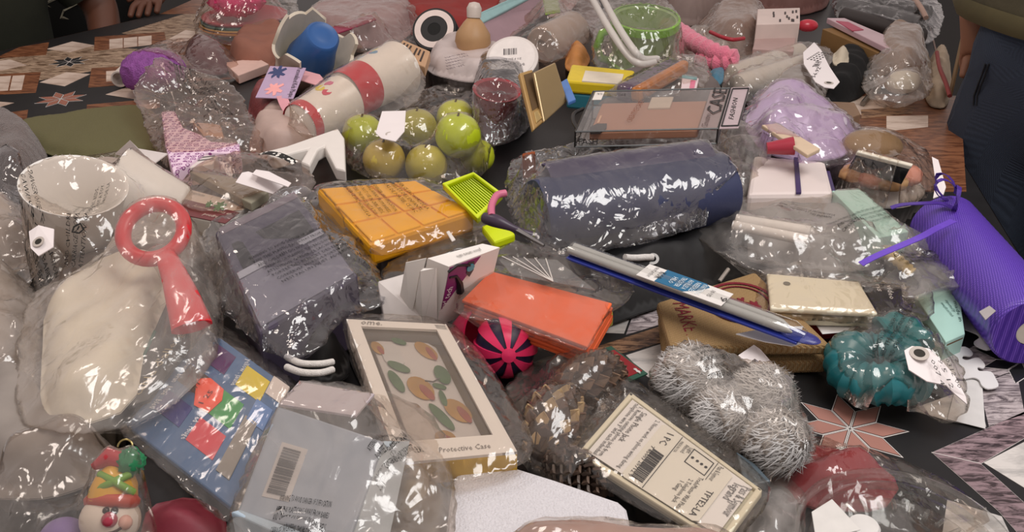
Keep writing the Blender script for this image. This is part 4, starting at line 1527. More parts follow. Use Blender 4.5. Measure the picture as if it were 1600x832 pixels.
bag('bag with printed warning over the purple pouch', [(945, 150), (965, 128), (1040, 85), (1100, 82), (1112, 120), (1090, 148), (1010, 155)], 0.10, 0.05, [pp, sc], 'film_clear', print_=[(WARN[:3], (968, 137), (1038, 96), 0.009)])
# ================================================================== far right
# white printed box, red-edged pouch
rp = tag(cushion('zip_pouch', [(1098, 75), (1105, 40), (1140, 22), (1190, 28), (1200, 70), (1160, 92)], 0.02, 0.0, 0.06, mat('8d7f78', 0.6, 0.2, 20)), 'brownish grey zip pouch with a red seam', 'pouch')
mb = MB().tube(pathpx([(1110, 50, 0.085), (1128, 58, 0.09), (1145, 62, 0.09), (1162, 60, 0.085)], 5), 0.004, 8)
adopt(rp, [obj('red_seam', mb, mat('a02030', 0.5))])
bag('crumpled bag around the red-seamed zip pouch', [(1085, 85), (1090, 30), (1150, 5), (1210, 20), (1215, 75), (1165, 100)], 0.03, 0.0, [rp], 'film_warm_lit', crumple=1.3)
wbx = tag(slab('printed_box', [(1184, 14), (1250, 12), (1250, 36), (1182, 38)], 0.10, 0.09, mat('d0bdb6', 0.5, 0.1, 30)), 'pale pink printed box behind the zip pouch', 'box')
q = Q([(1184, 14), (1250, 12), (1250, 36), (1182, 38)], 0.10)
mb = MB()
rr = random.Random(5)
for i in range(11):
    u, v = rr.uniform(0.35, 0.95), rr.uniform(0.1, 0.8)
    q.slab(mb, 0.0006, u, v, u + 0.04, v + 0.16, 0.001)
adopt(wbx, [obj('printed_marks', mb, mat('3c3230', 0.6))])
tag(cushion('wine_cloth', [(1150, 12), (1180, -40), (1290, -45), (1300, 10), (1250, 25)], 0.004, 0.0, 0.06, mat('6f4a44', 0.7, 0.3, 15)), 'reddish brown cloth bundle behind the pale pink box', 'cloth')
tag(cushion('mauve_bundle', [(1020, 40), (1030, -30), (1120, -40), (1150, 10), (1110, 40)], 0.004, 0.0, 0.07, mat('83706a', 0.7, 0.3, 15)), 'grey mauve cloth bundle behind the pink headband', 'cloth')
rbx = tag(slab('pink_box', [(1185, 42), (1245, 48), (1240, 80), (1176, 76)], 0.07, 0.06, mat('ab8f8a', 0.5, 0.15, 20)), 'dusty pink box below the pale printed box', 'box')
tag(obj('red_bead', MB().ball(G(1262, 40, 0.075), (0.022, 0.014, 0.013), 20, 12), mat('c23343', 0.25)), 'glossy red bead beside the kraft packet', 'bead')
kb = thing('kraft_packet', 'kraft packet with a pink glossy wrapper on top', 'packet', [
    slab('kraft', [(1285, 45), (1310, 42), (1405, 72), (1385, 88)], 0.05, 0.045, mat('8d6b40', 0.7, 0.15, 25)),
    slab('wrapper', [(1292, 28), (1320, 28), (1410, 66), (1392, 78)], 0.066, 0.012, mat('c9aab2', 0.25, 0.2, 15)),
    slab('pink_print', [(1306, 32), (1326, 34), (1350, 46), (1332, 48)], 0.0675, 0.002, mat('b03a58', 0.4))])
tubes = []
for i, (a_, b_) in enumerate((((1312, 8), (1438, 40)), ((1320, -8), (1450, 22)), ((1318, 24), (1440, 58)))):
    a, b = G(*a_, 0.03 + 0.01 * i), G(*b_, 0.03 + 0.01 * i)
    L = (b - a).length
    tubes.append(tag(obj('mailing_tube', MB().lathe(a, b - a, [(0.015, 0), (0.019, 0.002), (0.019, L), (0.015, L + 0.002)], 24), mat(('4a4645', '2a2829', '37302f')[i], 0.5)),
                     ('grey brown tube between two dark tubes in a bag', 'black tube farthest from the kraft packet in its bag', 'dark brown tube beside the kraft packet')[i], 'tube', 'tubes in the dark bag'))
bag('dark glossy bag of long tubes', [(1295, 20), (1310, -35), (1440, -40), (1478, 20), (1465, 62), (1420, 78), (1350, 55)], 0.02, 0.0, tubes, 'film_grey', crumple=1.4)
tag(obj('twine', MB().tube(pathpx([(1418, -12, 0.05), (1430, 0, 0.06), (1440, 14, 0.06), (1447, 28, 0.05)], 5), 0.006, 8), mat('b89a8c', 0.7)), 'pale cord end beyond the tube bag', 'cord')
# clear bag with white tubes and the barcode tag
wt = []
for i, (a_, b_) in enumerate((((1140, 118), (1250, 84)), ((1150, 135), (1258, 102)))):
    a, b = G(*a_, 0.045), G(*b_, 0.05)
    L = (b - a).length
    wt.append(tag(obj('wrapped_tube', MB().lathe(a, b - a, [(0.006, 0), (0.02, 0.004), (0.021, L), (0.006, L + 0.004)], 24), mat('c5beb6', 0.35, 0.1, 20)), ('long white tube under the long barcode tag', 'shorter white tube nearer the lavender satin')[i], 'tube', 'white tubes in clear bag'))
gd = tag(slab('green_strip', [(1238, 112), (1256, 106), (1256, 118), (1240, 122)], 0.062, 0.004, mat('2f6b45', 0.5)), 'small green strip among white tubes', 'strip')
bag('clear bag of white tubes behind the lavender satin', [(1120, 145), (1125, 100), (1180, 75), (1270, 62), (1312, 85), (1310, 115), (1280, 165), (1200, 170)], 0.03, 0.0, wt + [gd], 'film_milky', crumple=1.3)
hang_tag([(1255, 82), (1272, 66), (1283, 78), (1296, 104), (1312, 128), (1303, 138), (1288, 136), (1274, 128), (1256, 100)], 0.095, 'long white tag with a barcode and a round hole', hole=(1295, 130), hole_r=0.0045,
         lines=[((1262, 94), (1281, 82), 4, 0.006, ['IIIIIIII', 'IIIII', 'IIIII', 'IIIII']), ((1279, 106), (1284, 97), 1, 0.02, ['788.41']), ((1273, 122), (1283, 106), 1, 0.012, ['56.92'])])
gb = tag(cushion('grey_pouch', [(1190, 178), (1205, 140), (1255, 122), (1285, 150), (1280, 185)], 0.03, 0.0, 0.05, mat('8f8a88', 0.4, 0.15, 20)), 'grey pouch beneath the white tubes', 'pouch')
bag('clear bag with a grey pouch beside the clear phone-case box', [(1170, 180), (1195, 130), (1262, 112), (1292, 150), (1280, 192)], 0.06, 0.01, [gb], 'film_clear', crumple=1.3)
tag(cushion('black_cloth', [(1275, 150), (1290, 110), (1325, 78), (1352, 88), (1365, 120), (1350, 150), (1310, 165)], 0.004, 0.0, 0.05, mat('0b0a0b', 0.95, 0.2)), 'black cloth heap between barcode tag and crumpled bag', 'cloth')
tag(cushion('cream_cloth', [(1300, 100), (1302, 82), (1325, 78), (1330, 92), (1318, 108)], 0.05, 0.0, 0.03, mat('c3b7a2', 0.7)), 'cream cloth corner beside the black cloth', 'cloth')
tag(slab('carton', [(1285, 158), (1335, 160), (1345, 178), (1300, 195)], 0.03, 0.03, mat('8b6f58', 0.7)), 'small brown carton beside the black cloth heap', 'carton')
cw = tag(cushion('tan_packet', [(1352, 110), (1370, 75), (1420, 70), (1448, 95), (1440, 140), (1395, 150)], 0.004, 0.0, 0.07, mat('9a8270', 0.6, 0.3, 20)), 'tan packet bundled beside the black cloth', 'packet')
wl = tag(obj('white_pad', MB().ball(G(1412, 128, 0.05), (0.03, 0.025, 0.02), 20, 12, lumpy(0.2, 2)), mat('cfc8ba', 0.7)), 'cream pad in the bag with the tan packet', 'pad')
bag('crumpled bag over the tan packet beside black cloth', [(1345, 150), (1350, 100), (1372, 68), (1435, 66), (1462, 110), (1455, 150), (1420, 164)], 0.03, 0.0, [cw, wl], 'film_milky', crumple=2.0)
tag(obj('metal_pen', MB().tube([G(1348, 162, 0.006), G(1362, 145, 0.008)], 0.005, 10), mat('8a8680', 0.3, 0.1, metal=0.8)), 'short metal pen end poking from the tan packet bag', 'pen')
fr2 = tag(cushion('fabric_roll', [(1448, 165), (1440, 120), (1462, 75), (1482, 85), (1488, 130), (1480, 170)], 0.004, 0.0, 0.05, mat('b8a791', 0.8, 0.3, 40)), 'rolled cream fabric with red trim by the jeans', 'fabric')
adopt(fr2, [obj('red_trim', MB().tube(pathpx([(1464, 82, 0.056), (1468, 105, 0.06), (1478, 130, 0.06), (1484, 150, 0.05)], 5), 0.004, 8), mat('8c3a38', 0.7))])

# ================================================================== clear phone-case box
ZT = 0.135
q = Q([(927, 143), (1141, 138), (1122, 201), (899, 206)], ZT)
th = 0.022
cb = []
inner = obj('flip_cover', q.slab(MB(), 0.012, 0.09, 0.22, 0.855, 0.93, -0.006), mat('9c6a50', 0.5, 0.06, 40), bevel=0.002)
flap = obj('clasp', q.slab(MB(), 0.004, 0.44, 0.14, 0.60, 0.42, -0.003), mat('b7a08a', 0.35), bevel=0.001)
cam_h = obj('camera_hole', q.poly(MB(), [(0.10, 0.97), (0.08, 0.84), (0.12, 0.76), (0.19, 0.76), (0.20, 0.86), (0.17, 0.97)], 0.002, -0.004), mat('241a16', 0.5))
slot = obj('speaker_slot', q.slab(MB(), 0.002, 0.115, 0.55, 0.13, 0.72, -0.005), mat('c79a78', 0.5))
bx_ = obj('clear_shell', q.slab(MB(), th), 'clear_plastic')
ed = MB()
wd = 0.0022


def edge_bar(mb, a, b, w=wd):
    mb.tube([a, b], w * 0.6, 4)


cn = [(0, 0), (1, 0), (1, 1), (0, 1)]
bars = []
for i in range(4):
    a, b = cn[i], cn[(i + 1) % 4]
    for (p0, p1) in (((a[0], a[1], 0.0), (b[0], b[1], 0.0)), ((a[0], a[1], -th), (b[0], b[1], -th)), ((a[0], a[1], 0.0), (a[0], a[1], -th))):
        m_ = MB()
        edge_bar(m_, q.P(*p0), q.P(*p1))
        bars.append(obj('black_edge', m_, mat('141313', 0.4), smooth=False))
for (u0, v0, u1, v1) in ((0.86, 0.02, 0.99, 0.98),):
    cb.append(obj('end_panel', q.slab(MB(), 0.0006, u0, v0, u1, v1, -0.0008), mat('8d7370', 0.4)))
sq = Q([(1143, 137), (1172, 136), (1154, 200), (1124, 201)], [ZT, ZT - 0.003, ZT - 0.003, ZT])
sf = obj('side_flap', sq.slab(MB(), 0.001), mat('b3a0a4', 0.35))
fb_ = []
for a, b in (((0.08, 0.05), (0.95, 0.05)), ((0.95, 0.05), (0.95, 0.96)), ((0.95, 0.96), (0.08, 0.96)), ((0.08, 0.96), (0.08, 0.05))):
    m_ = MB()
    edge_bar(m_, sq.P(*a, 0.001), sq.P(*b, 0.001), 0.0018)
    fb_.append(obj('flap_border', m_, mat('141313', 0.4), smooth=False))
fb_.append(qtext(sq, 'flap_lettering', [('FASHION', (0.60, 0.82), (0.52, 0.30), 0.010)], mat('1b1919', 0.5)))
txt = [qtext(q, 'lettering', [('CASE', (0.985, 0.70), (0.985, 0.03), 0.030)], mat('1d1718', 0.5), 0.0012),
       qtext(q, 'small_lettering', [('Creative', (0.92, 0.97), (0.92, 0.66), 0.012), ], mat('4d3a38', 0.5), 0.0012),
       qtext(q, 'embossed_lettering', [('CREATIVE CASE', (0.365, 0.80), (0.40, 0.30), 0.011)], mat('7d5040', 0.5), 0.0012),
       qtext(q, 'upside_down_lettering', [('FASHION', (0.24, 0.08), (0.11, 0.08), 0.011)], mat('2a2222', 0.5), 0.0012)]
stk = obj('size_sticker', q.slab(MB(), 0.0006, 0.02, 0.03, 0.085, 0.24, 0.0008), mat('ded6cf', 0.5))
st_t = qtext(q, 'sticker_lettering', [('S6', (0.075, 0.08), (0.035, 0.08), 0.009)], mat('201c1c', 0.5), 0.0018)
hgr = obj('hang_loop', MB().tube(pathpx([(903, 203, 0.12), (896, 190, 0.122), (897, 178, 0.124), (912, 170, 0.126)], 4), 0.003, 6), mat('1b1919', 0.4))
side_t = MB()
a, b = q.P(0.02, 1.0, -0.018), q.P(0.15, 1.0, -0.018)
lettering(side_t, 'FASH', a + V((0, -0.002, 0)), b - a, V((0, 0, 1)), size=0.012)
side_t = obj('front_lettering', side_t, mat('1b1919', 0.5))
pcb = thing('phone_case_box', 'clear box with black edges holding a brown flip case', 'box', [bx_, (inner, [flap, cam_h, slot]), stk, st_t, hgr, side_t] + bars + cb + [(sf, fb_)] + txt)
sup2 = tag(cushion('grey_bundle', [(905, 228), (915, 180), (1000, 160), (1120, 160), (1145, 200), (1100, 228)], 0.004, 0.0, 0.085, mat('6d625f', 0.7, 0.3, 15), soft=0.05), 'grey cloth bundle under the clear phone-case box', 'cloth')

# ================================================================== navy roll
a, b = G(838, 338, 0.085), G(1128, 294, 0.09)
ax = (b - a).normalized()
L = (b - a).length
sq_ = lambda an, i, r, t: (r * (1 + 0.10 * math.cos(2 * an + 0.6) + 0.02 * math.sin(5 * an)), t)
nr = thing('rolled_mat', 'navy blue roll with a darker inner layer in a glossy bag', 'roll', [
    obj('outer_layer', MB().lathe(a, ax, [(0.018, 0.0), (0.050, 0.0), (0.052, 0.004), (0.052, L * 0.5), (0.051, L - 0.004), (0.049, L), (0.018, L)], 48, fn=sq_, cap=False), mat('2c3354', 0.55, 0.12, 40, bump=0.15)),
    obj('inner_layer', MB().lathe(a + V((0.01, 0.025, 0.022)), ax, [(0.01, 0.002), (0.034, 0.002), (0.036, 0.006), (0.036, L * 0.86), (0.034, L * 0.88), (0.01, L * 0.88)], 40, cap=False), mat('33264c', 0.5, 0.12, 40)),
    obj('core', MB().lathe(a, ax, [(0.0175, 0.002), (0.0175, L - 0.002)], 20), mat('191a2a', 0.8))])
orr = tag(slab('orange_card', [(816, 240), (836, 236), (838, 285), (818, 300)], [0.13, 0.13, 0.06, 0.06], 0.004, mat('b9643f', 0.5)), 'orange card edge at the end of the navy roll', 'card')
nb_ = bag('glossy crinkled bag wrapping the navy roll', [(800, 240), (786, 300), (802, 352), (836, 397), (872, 402), (1000, 384), (1130, 345), (1164, 318), (1158, 230), (1118, 198), (1010, 204), (900, 224)], 0.07, 0.02, [nr, orr], 'film_grey', crumple=1.1, fold=0.9,
          print_=[(WARN[:5], (978, 207), (1000, 246), 0.009), (WARN[4:8], (1066, 198), (1098, 232), 0.009)])
tag(cushion('clear_wrap', [(1110, 225), (1130, 205), (1190, 215), (1215, 260), (1200, 310), (1140, 318), (1115, 290)], 0.05, 0.0, 0.04, 'film_milky', crumple=1.8), 'empty crumpled clear wrap beside the navy roll', 'plastic wrap')

# lavender satin pouch
ls = tag(cushion('satin_pouch', [(1160, 195), (1180, 158), (1240, 150), (1310, 172), (1340, 205), (1325, 245), (1260, 255), (1190, 240)], 0.07, 0.02, 0.028, mat('c4b8c6', 0.25, 0.12, 15), crumple=2.6, soft=0.06, fold=0.3), 'lavender satin pouch behind the navy roll', 'pouch')
bs_ = tag(slab('beige_strip', [(1190, 195), (1215, 192), (1282, 232), (1262, 242)], 0.115, 0.006, mat('cbb49a', 0.5)), 'beige strip lying across the lavender pouch', 'strip')
rd_ = tag(obj('red_bottle', MB().tube([G(1198, 232, 0.105), G(1240, 228, 0.11)], [0.008, 0.013], 14), mat('a02a3c', 0.3)), 'small red bottle under the lavender satin', 'bottle')
lv = bag('lilac-tinted film over the lavender satin pouch', [(1150, 205), (1172, 152), (1240, 142), (1320, 165), (1348, 205), (1335, 252), (1270, 266), (1180, 250)], 0.07, 0.03, [ls, bs_, rd_], 'film_lilac', crumple=2.2)
# white padded box with purple ribbon
q = Q([(1178, 242), (1290, 252), (1303, 302), (1168, 304)], 0.075)
pb = thing('gift_box', 'white padded box tied with a dark purple ribbon', 'gift box', [obj('box', q.slab(MB(), 0.07), mat('d9ccc8', 0.5, 0.05, 20), bevel=0.006), obj('ribbon', q.slab(MB(), 0.003, 0.56, 0, 0.62, 1.0, 0.002), mat('3b2a5c', 0.35)), obj('ribbon_end', q.slab(MB(), 0.02, 1.0, 0.1, 1.06, 0.9, -0.01), mat('3b2a5c', 0.35))])
# compact, mirror and sponges
br = tag(obj('powder_puff', MB().ball(G(1362, 228, 0.075), (0.045, 0.035, 0.022), 28, 14), mat('8f7350', 0.6, 0.15, 40)), 'tan powder puff behind the silver mirror', 'powder puff')
q = Q([(1340, 238), (1424, 260), (1410, 286), (1326, 262)], [0.105, 0.105, 0.075, 0.075])
mr = thing('pocket_mirror', 'silver pocket mirror with a cream edge', 'mirror', [obj('glass', q.slab(MB(), 0.003), mat('77787c', 0.12, 0.1, 30, metal=0.9)), obj('cream_edge', q.slab(MB(), 0.006, -0.01, -0.12, 1.01, 0.10, 0.002), mat('d9d2c2', 0.5), bevel=0.0015)])
sps = []
for i, (x_, y_, c_) in enumerate(((1338, 272, 'b98d62'), (1366, 280, 'c4836a'), (1392, 284, 'b08a60'), (1415, 274, 'cf8f7c'))):
    sps.append(tag(obj('makeup_sponge', MB().ball(G(x_, y_, 0.065), (0.024, 0.02, 0.014), 18, 10, lumpy(0.15, 2, i)), mat(c_, 0.7, 0.1, 60)), ('tan sponge at the puff end of the mirror', 'coral sponge between two tan sponges', 'tan sponge between the coral and pink sponges', 'pink sponge beside the white tag')[i], 'sponge', 'makeup sponges under the mirror'))
wp = tag(cushion('white_cushion', [(1335, 300), (1350, 282), (1430, 285), (1450, 300), (1420, 325), (1360, 325)], 0.03, 0.0, 0.03, mat('c9c4c0', 0.5)), 'grey-white pad below the makeup sponges', 'pad')
bag('smoky clear bag over the mirror and sponges', [(1295, 290), (1300, 225), (1330, 196), (1385, 198), (1440, 225), (1468, 265), (1460, 305), (1400, 326), (1340, 322)], 0.04, 0.0, [br, mr, wp] + sps, 'film_clear', crumple=0.8, puff=0.0001)
hang_tag([(1456, 245), (1466, 250), (1478, 292), (1474, 304), (1458, 310), (1462, 285)], [0.085, 0.085, 0.07, 0.065, 0.06, 0.07], 'white curled tag beside the purple ribbon spool')

# ================================================================== left middle
ff = tag(cushion('faux_fur', [(-25, 300), (-25, 215), (30, 203), (72, 232), (78, 270), (50, 310)], 0.02, 0.0, 0.06, mat('5d4e4a', 0.95, 0.5, 160, bump=1.0, sheen=0.4), crumple=1.2), 'dark brown faux fur piece at the olive cloth', 'fur')
bag('dark bag beside the faux fur piece', [(-30, 345), (-30, 265), (30, 255), (55, 290), (50, 335), (10, 350)], 0.05, 0.0, [ff], 'film_grey', crumple=1.5)
mb = MB().prism([G(180, 240, 0.07), G(203, 219, 0.10), G(215, 232, 0.09), G(262, 240, 0.08), G(240, 256, 0.07)], (0, 0, -0.0015))
tag(obj('paper_sheet', mb, mat('dcd3d0', 0.6)), 'folded white paper spike behind the white cups', 'paper')
# white cups
c1 = G(118, 405, 0.02)
w1 = G(116, 292, 0.13)
ax = (w1 - c1).normalized()
L1 = (w1 - c1).length
wc = mat('ece9e5', 0.4, 0.03)
wm1 = tag(obj('white_cup', MB().lathe(c1, ax, [(0.034, 0), (0.038, 0.004), (0.050, L1 * 0.6), (0.060, L1), (0.061, L1 + 0.003), (0.056, L1), (0.045, L1 * 0.6), (0.03, 0.01), (0.001, 0.01)], 44), wc), 'wide white cup standing inside the printed bag', 'cup')
a, b = G(285, 330, 0.05), G(185, 292, 0.085)
ax = (b - a).normalized()
L2 = (b - a).length
wm2 = tag(obj('white_cup', MB().lathe(a, ax, [(0.030, 0), (0.034, 0.004), (0.042, L2 * 0.5), (0.052, L2), (0.053, L2 + 0.003), (0.048, L2), (0.036, L2 * 0.5), (0.001, 0.012)], 44), wc), 'white cup lying on its side next to the wide cup', 'cup')
mug_sup = tag(cushion('white_cloth', [(60, 400), (90, 300), (200, 250), (300, 300), (310, 380), (200, 430)], 0.004, 0.0, 0.035, mat('b5aaa3', 0.8)), 'off-white cloth under the two white cups', 'cloth')
hb_ = [(WARN[:4], (62, 330), (90, 450), 0.0085), (WARN[4:8], (100, 300), (165, 262), 0.008), (WARN[2:5], (112, 440), (172, 370), 0.008), (WARN[:3], (188, 345), (205, 300), 0.007)]
wcb = bag('large clear bag printed with warnings over white cups', [(60, 470), (38, 400), (36, 310), (75, 262), (150, 240), (190, 235), (240, 262), (300, 300), (325, 345), (300, 420), (200, 470), (110, 480)], 0.05, 0.0, [wm1, wm2], 'film_clear', crumple=0.7, print_=hb_)
# information triangle mark printed on the bag
tb_ = bvh_of([wcb])
def on_film(t, px, py, z):
    p = G(px, py, z)
    h_ = t.ray_cast(V((0, 0, CAM_H)), (p - V((0, 0, CAM_H))).normalized())
    return (h_[0] if h_[0] else p) + V((0, 0, 0.0012))
mk = MB().tube([on_film(tb_, x_, y_, 0.1) for x_, y_ in ((116, 356), (126, 351), (131, 360), (124, 366), (113, 364))], 0.0011, 6, closed=True)
mk2 = MB().tube([on_film(tb_, 121, 361, 0.1), on_film(tb_, 124, 355, 0.1)], 0.0009, 6)
adopt(wcb, [obj('triangle_mark', mk, mat('161514', 0.7)), obj('info_mark', mk2, mat('161514', 0.7))])
# crumpled bags and tag at the left border
lf = tag(cushion('pale_cloth', [(-40, 420), (-40, 330), (30, 325), (50, 370), (40, 430)], 0.02, 0.0, 0.05, mat('a89d94', 0.7)), 'pale cloth bundled by the wide white cup', 'cloth')
bag('crumpled clear bag by the wide white cup', [(-45, 440), (-40, 320), (20, 312), (55, 345), (62, 400), (50, 450)], 0.05, 0.0, [lf], 'film_milky', crumple=2.0)
hang_tag([(45, 362), (60, 352), (84, 358), (83, 386), (60, 400), (48, 388)], [0.115, 0.12, 0.115, 0.105, 0.10, 0.105], 'small white tag with hole beside the printed cup bag', hole=(60, 378), hole_r=0.004)

# herb booklet box
q = Q([(284, 292), (392, 320), (352, 350), (284, 336)], 0.07)
hbk = thing('herb_box', 'white box with a brown lettered band and green leaf', 'box', [
    obj('box', q.slab(MB(), 0.05), mat('d3cdc3', 0.5, 0.05, 20), bevel=0.002),
    obj('brown_band', q.slab(MB(), 0.001, 0, 0.45, 1.0, 1.0, 0.0008), mat('6e3538', 0.5)),
    qtext(q, 'lettering', [('Assaisonnements en', (0.20, 0.66), (0.92, 0.66), 0.010), ('poudre', (0.45, 0.88), (0.75, 0.88), 0.010)], mat('c9b7a8', 0.5), 0.0016),
    qtext(q, 'small_lettering', [('The Vegetarian', (0.05, 0.18), (0.35, 0.18), 0.007)], mat('3a3a36', 0.5), 0.0016),
    splat(q, 0.66, 0.42, 0.10, 0, 'leaf', mat('4a7a35', 0.5), 12, 0.5, 0.0018), splat(q, 0.48, 0.44, 0.06, 0, 'leaf', mat('4a7a35', 0.5), 15, 0.5, 0.0018)])
gs = tag(slab('grey_booklet', [(296, 268), (360, 276), (420, 300), (392, 318), (300, 290)][:4], 0.085, 0.012, mat('8f8a78', 0.6, 0.2, 20)), 'grey green booklet above the herb box', 'booklet')
bag('clear bag over the herb box and grey booklet', [(278, 335), (280, 285), (305, 255), (350, 238), (420, 238), (475, 252), (500, 290), (440, 325), (360, 352), (310, 350)], 0.055, 0.0, [hbk, gs], 'film_warm_lit', crumple=1.2)
mb = MB()
ribbon_strip(mb, [G(374, 280, 0.105) , G(380, 272, 0.114), G(388, 268, 0.116), G(396, 268, 0.112)], 0.06, 0.001, up=(0, 0, 1))
hang_tag([(368, 285), (378, 270), (388, 268), (446, 288), (426, 303)], [0.105, 0.112, 0.112, 0.105, 0.10], 'white curled tag lying over the herb box bag', th=0.001)
hang_tag([(394, 272), (400, 265), (420, 268), (455, 286), (450, 292)], 0.117, 'narrow white folded tag behind the curled one', th=0.001)

# dark box in the wrapped bag
q = Q([(335, 362), (462, 300), (560, 430), (405, 520)], [0.115, 0.115, 0.10, 0.09])
dbx = thing('dark_gift_box', 'dark purple box inside a glossy printed bag', 'box', [obj('box', q.slab(MB(), 0.08, down=(0, 0, -0.085)), mat('4a4254', 0.45, 0.15, 25), bevel=0.004), obj('pale_band', q.slab(MB(), 0.001, 0.05, 0.0, 0.98, 0.07, 0.001), mat('7d6d74', 0.4)), obj('black_panel', q.slab(MB(), 0.001, 0.10, 0.20, 0.90, 0.46, 0.0012), mat('1d1b22', 0.35)), obj('silver_band', q.slab(MB(), 0.001, 0.03, 0.47, 0.97, 0.53, 0.0014), mat('b4b0b4', 0.3)), obj('grey_panel', q.slab(MB(), 0.001, 0.03, 0.54, 0.97, 0.97, 0.0012), mat('827d88', 0.4))])
dbb = bag('glossy printed bag tightly wrapping the dark purple box', [(318, 362), (340, 338), (466, 285), (500, 300), (560, 370), (606, 445), (598, 482), (540, 492), (500, 550), (450, 566), (400, 540), (330, 470), (312, 400)], 0.07, 0.0, [dbx], 'film_grey', crumple=1.6, fold=1.2,
          print_=[(WARN[:8], (398, 455), (520, 402), 0.0085)])
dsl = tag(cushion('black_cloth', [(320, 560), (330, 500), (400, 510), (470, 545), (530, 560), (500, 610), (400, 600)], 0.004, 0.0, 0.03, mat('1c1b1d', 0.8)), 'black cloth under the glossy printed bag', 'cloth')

# yellow pack
q = Q([(494, 294), (650, 282), (742, 330), (578, 384)], [0.095, 0.095, 0.085, 0.085])
segs = [obj('wrapped_sheet', q.slab(MB(), 0.03), mat('e8a40c', 0.35, 0.12, 25), bevel=0.005)]
for i in range(4):
    for j in range(3):
        u0, v0 = 0.03 + i * 0.24, 0.04 + j * 0.32
        segs.append(obj('fold_panel', q.slab(MB(), 0.004, u0, v0, u0 + 0.22, v0 + 0.29, 0.0022), mat('efae10', 0.35, 0.12, 25), bevel=0.0018))
yp = thing('yellow_pack', 'folded yellow orange plastic sheet pack', 'pack', segs)
bag('printed film over the yellow pack', [(486, 300), (500, 286), (650, 276), (700, 290), (772, 338), (765, 352), (690, 375), (600, 400), (575, 396)], 0.075, 0.03, [yp], 'film_clear', crumple=0.8, print_=[(WARN[:5], (560, 290), (618, 352), 0.0085), (WARN[4:7], (592, 288), (668, 348), 0.0085)])
tri = MB().tube([G(652, 312, 0.104), G(668, 310, 0.104), G(656, 320, 0.103)], 0.0012, 6, closed=True)
yps = tag(cushion('grey_wrap', [(560, 400), (600, 360), (700, 330), (780, 345), (760, 385), (680, 410), (620, 450)], 0.004, 0.0, 0.05, mat('5b5452', 0.5, 0.3, 25)), 'dull grey wrapped bundle under the yellow pack', 'bundle')
bag('clear bag in front of the yellow pack', [(585, 470), (600, 410), (680, 375), (760, 350), (775, 378), (690, 400), (640, 430)], 0.06, 0.0, [yps], 'film_mid', crumple=1.2)
tag(slab('white_strip', [(697, 362), (702, 360), (712, 374), (706, 377)], 0.095, 0.002, mat('d9d2cc', 0.5)), 'small white strip on the bag before the yellow pack', 'strip')

# neon tray
q = Q([(690, 286), (740, 268), (786, 302), (746, 342)], [0.115, 0.125, 0.10, 0.085])
ny = mat('cfe012', 0.4, 0.06, 30)
tray = [obj('tray_floor', q.slab(MB(), 0.004, 0.05, 0.05, 0.95, 0.95, -0.012), mat('bccc10', 0.45))]
for u0, v0, u1, v1 in ((0, 0, 1, 0.09), (0, 0.91, 1, 1), (0, 0, 0.09, 1), (0.91, 0, 1, 1)):
    tray.append(obj('rim', q.slab(MB(), 0.016, u0, v0, u1, v1), ny, bevel=0.003))
for i in range(12):
    tray.append(obj('rib', q.slab(MB(), 0.005, 0.10 + i * 0.068, 0.1, 0.125 + i * 0.068, 0.9, -0.007), ny))
thing('neon_tray', 'neon yellow ribbed plastic tray tilted beside the fruit', 'tray', tray)
tag(slab('neon_piece', [(752, 352), (786, 345), (806, 366), (772, 378)], 0.075, 0.012, ny, bevel=0.003), 'neon yellow plastic piece under the scissors', 'plastic piece')
thing('scissors', 'scissors with a pink loop and dark purple handle', 'scissors', [
    obj('pink_loop', MB().tube(pathpx([(768, 338, 0.12), (768, 322, 0.125), (776, 306, 0.13), (790, 302, 0.13)], 5), 0.0045, 8), mat('c76a86', 0.4)),
    obj('purple_handle', MB().tube(pathpx([(756, 340, 0.115), (776, 346, 0.115), (800, 356, 0.11), (830, 368, 0.10)], 5), [0.006 + 0.002 * math.sin(i * 0.4) for i in range(16)], 8), mat('3d2f42', 0.4)),
    obj('blade', MB().tube([G(800, 356, 0.108), G(850, 384, 0.10)], [0.005, 0.002], 6), mat('8d8b8b', 0.25, 0.05, metal=0.9))])
# filler below centre
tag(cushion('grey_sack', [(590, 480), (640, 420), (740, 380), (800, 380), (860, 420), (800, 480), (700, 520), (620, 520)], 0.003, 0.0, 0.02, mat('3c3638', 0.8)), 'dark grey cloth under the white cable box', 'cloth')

# white cable box
A_, B_, C_, D_ = G(668, 404, 0.125), G(754, 381, 0.125), G(781, 387, 0.12), G(701, 417, 0.12)
Lb = G(682, 511, 0.035) - D_
dn = Lb
wbm = mat('e2dcd6', 0.45, 0.03)
bxp = [obj('carton', MB().hexa([A_, B_, C_, D_], [A_ + dn, B_ + dn, C_ + dn, D_ + dn]), wbm)]


class Fq(Q):
    def __init__(s, c, toward):
        s.c = c
        s.n = (c[1] - c[0]).cross(c[3] - c[0]).normalized()
        if s.n.dot(V(toward)) < 0:
            s.n.negate()


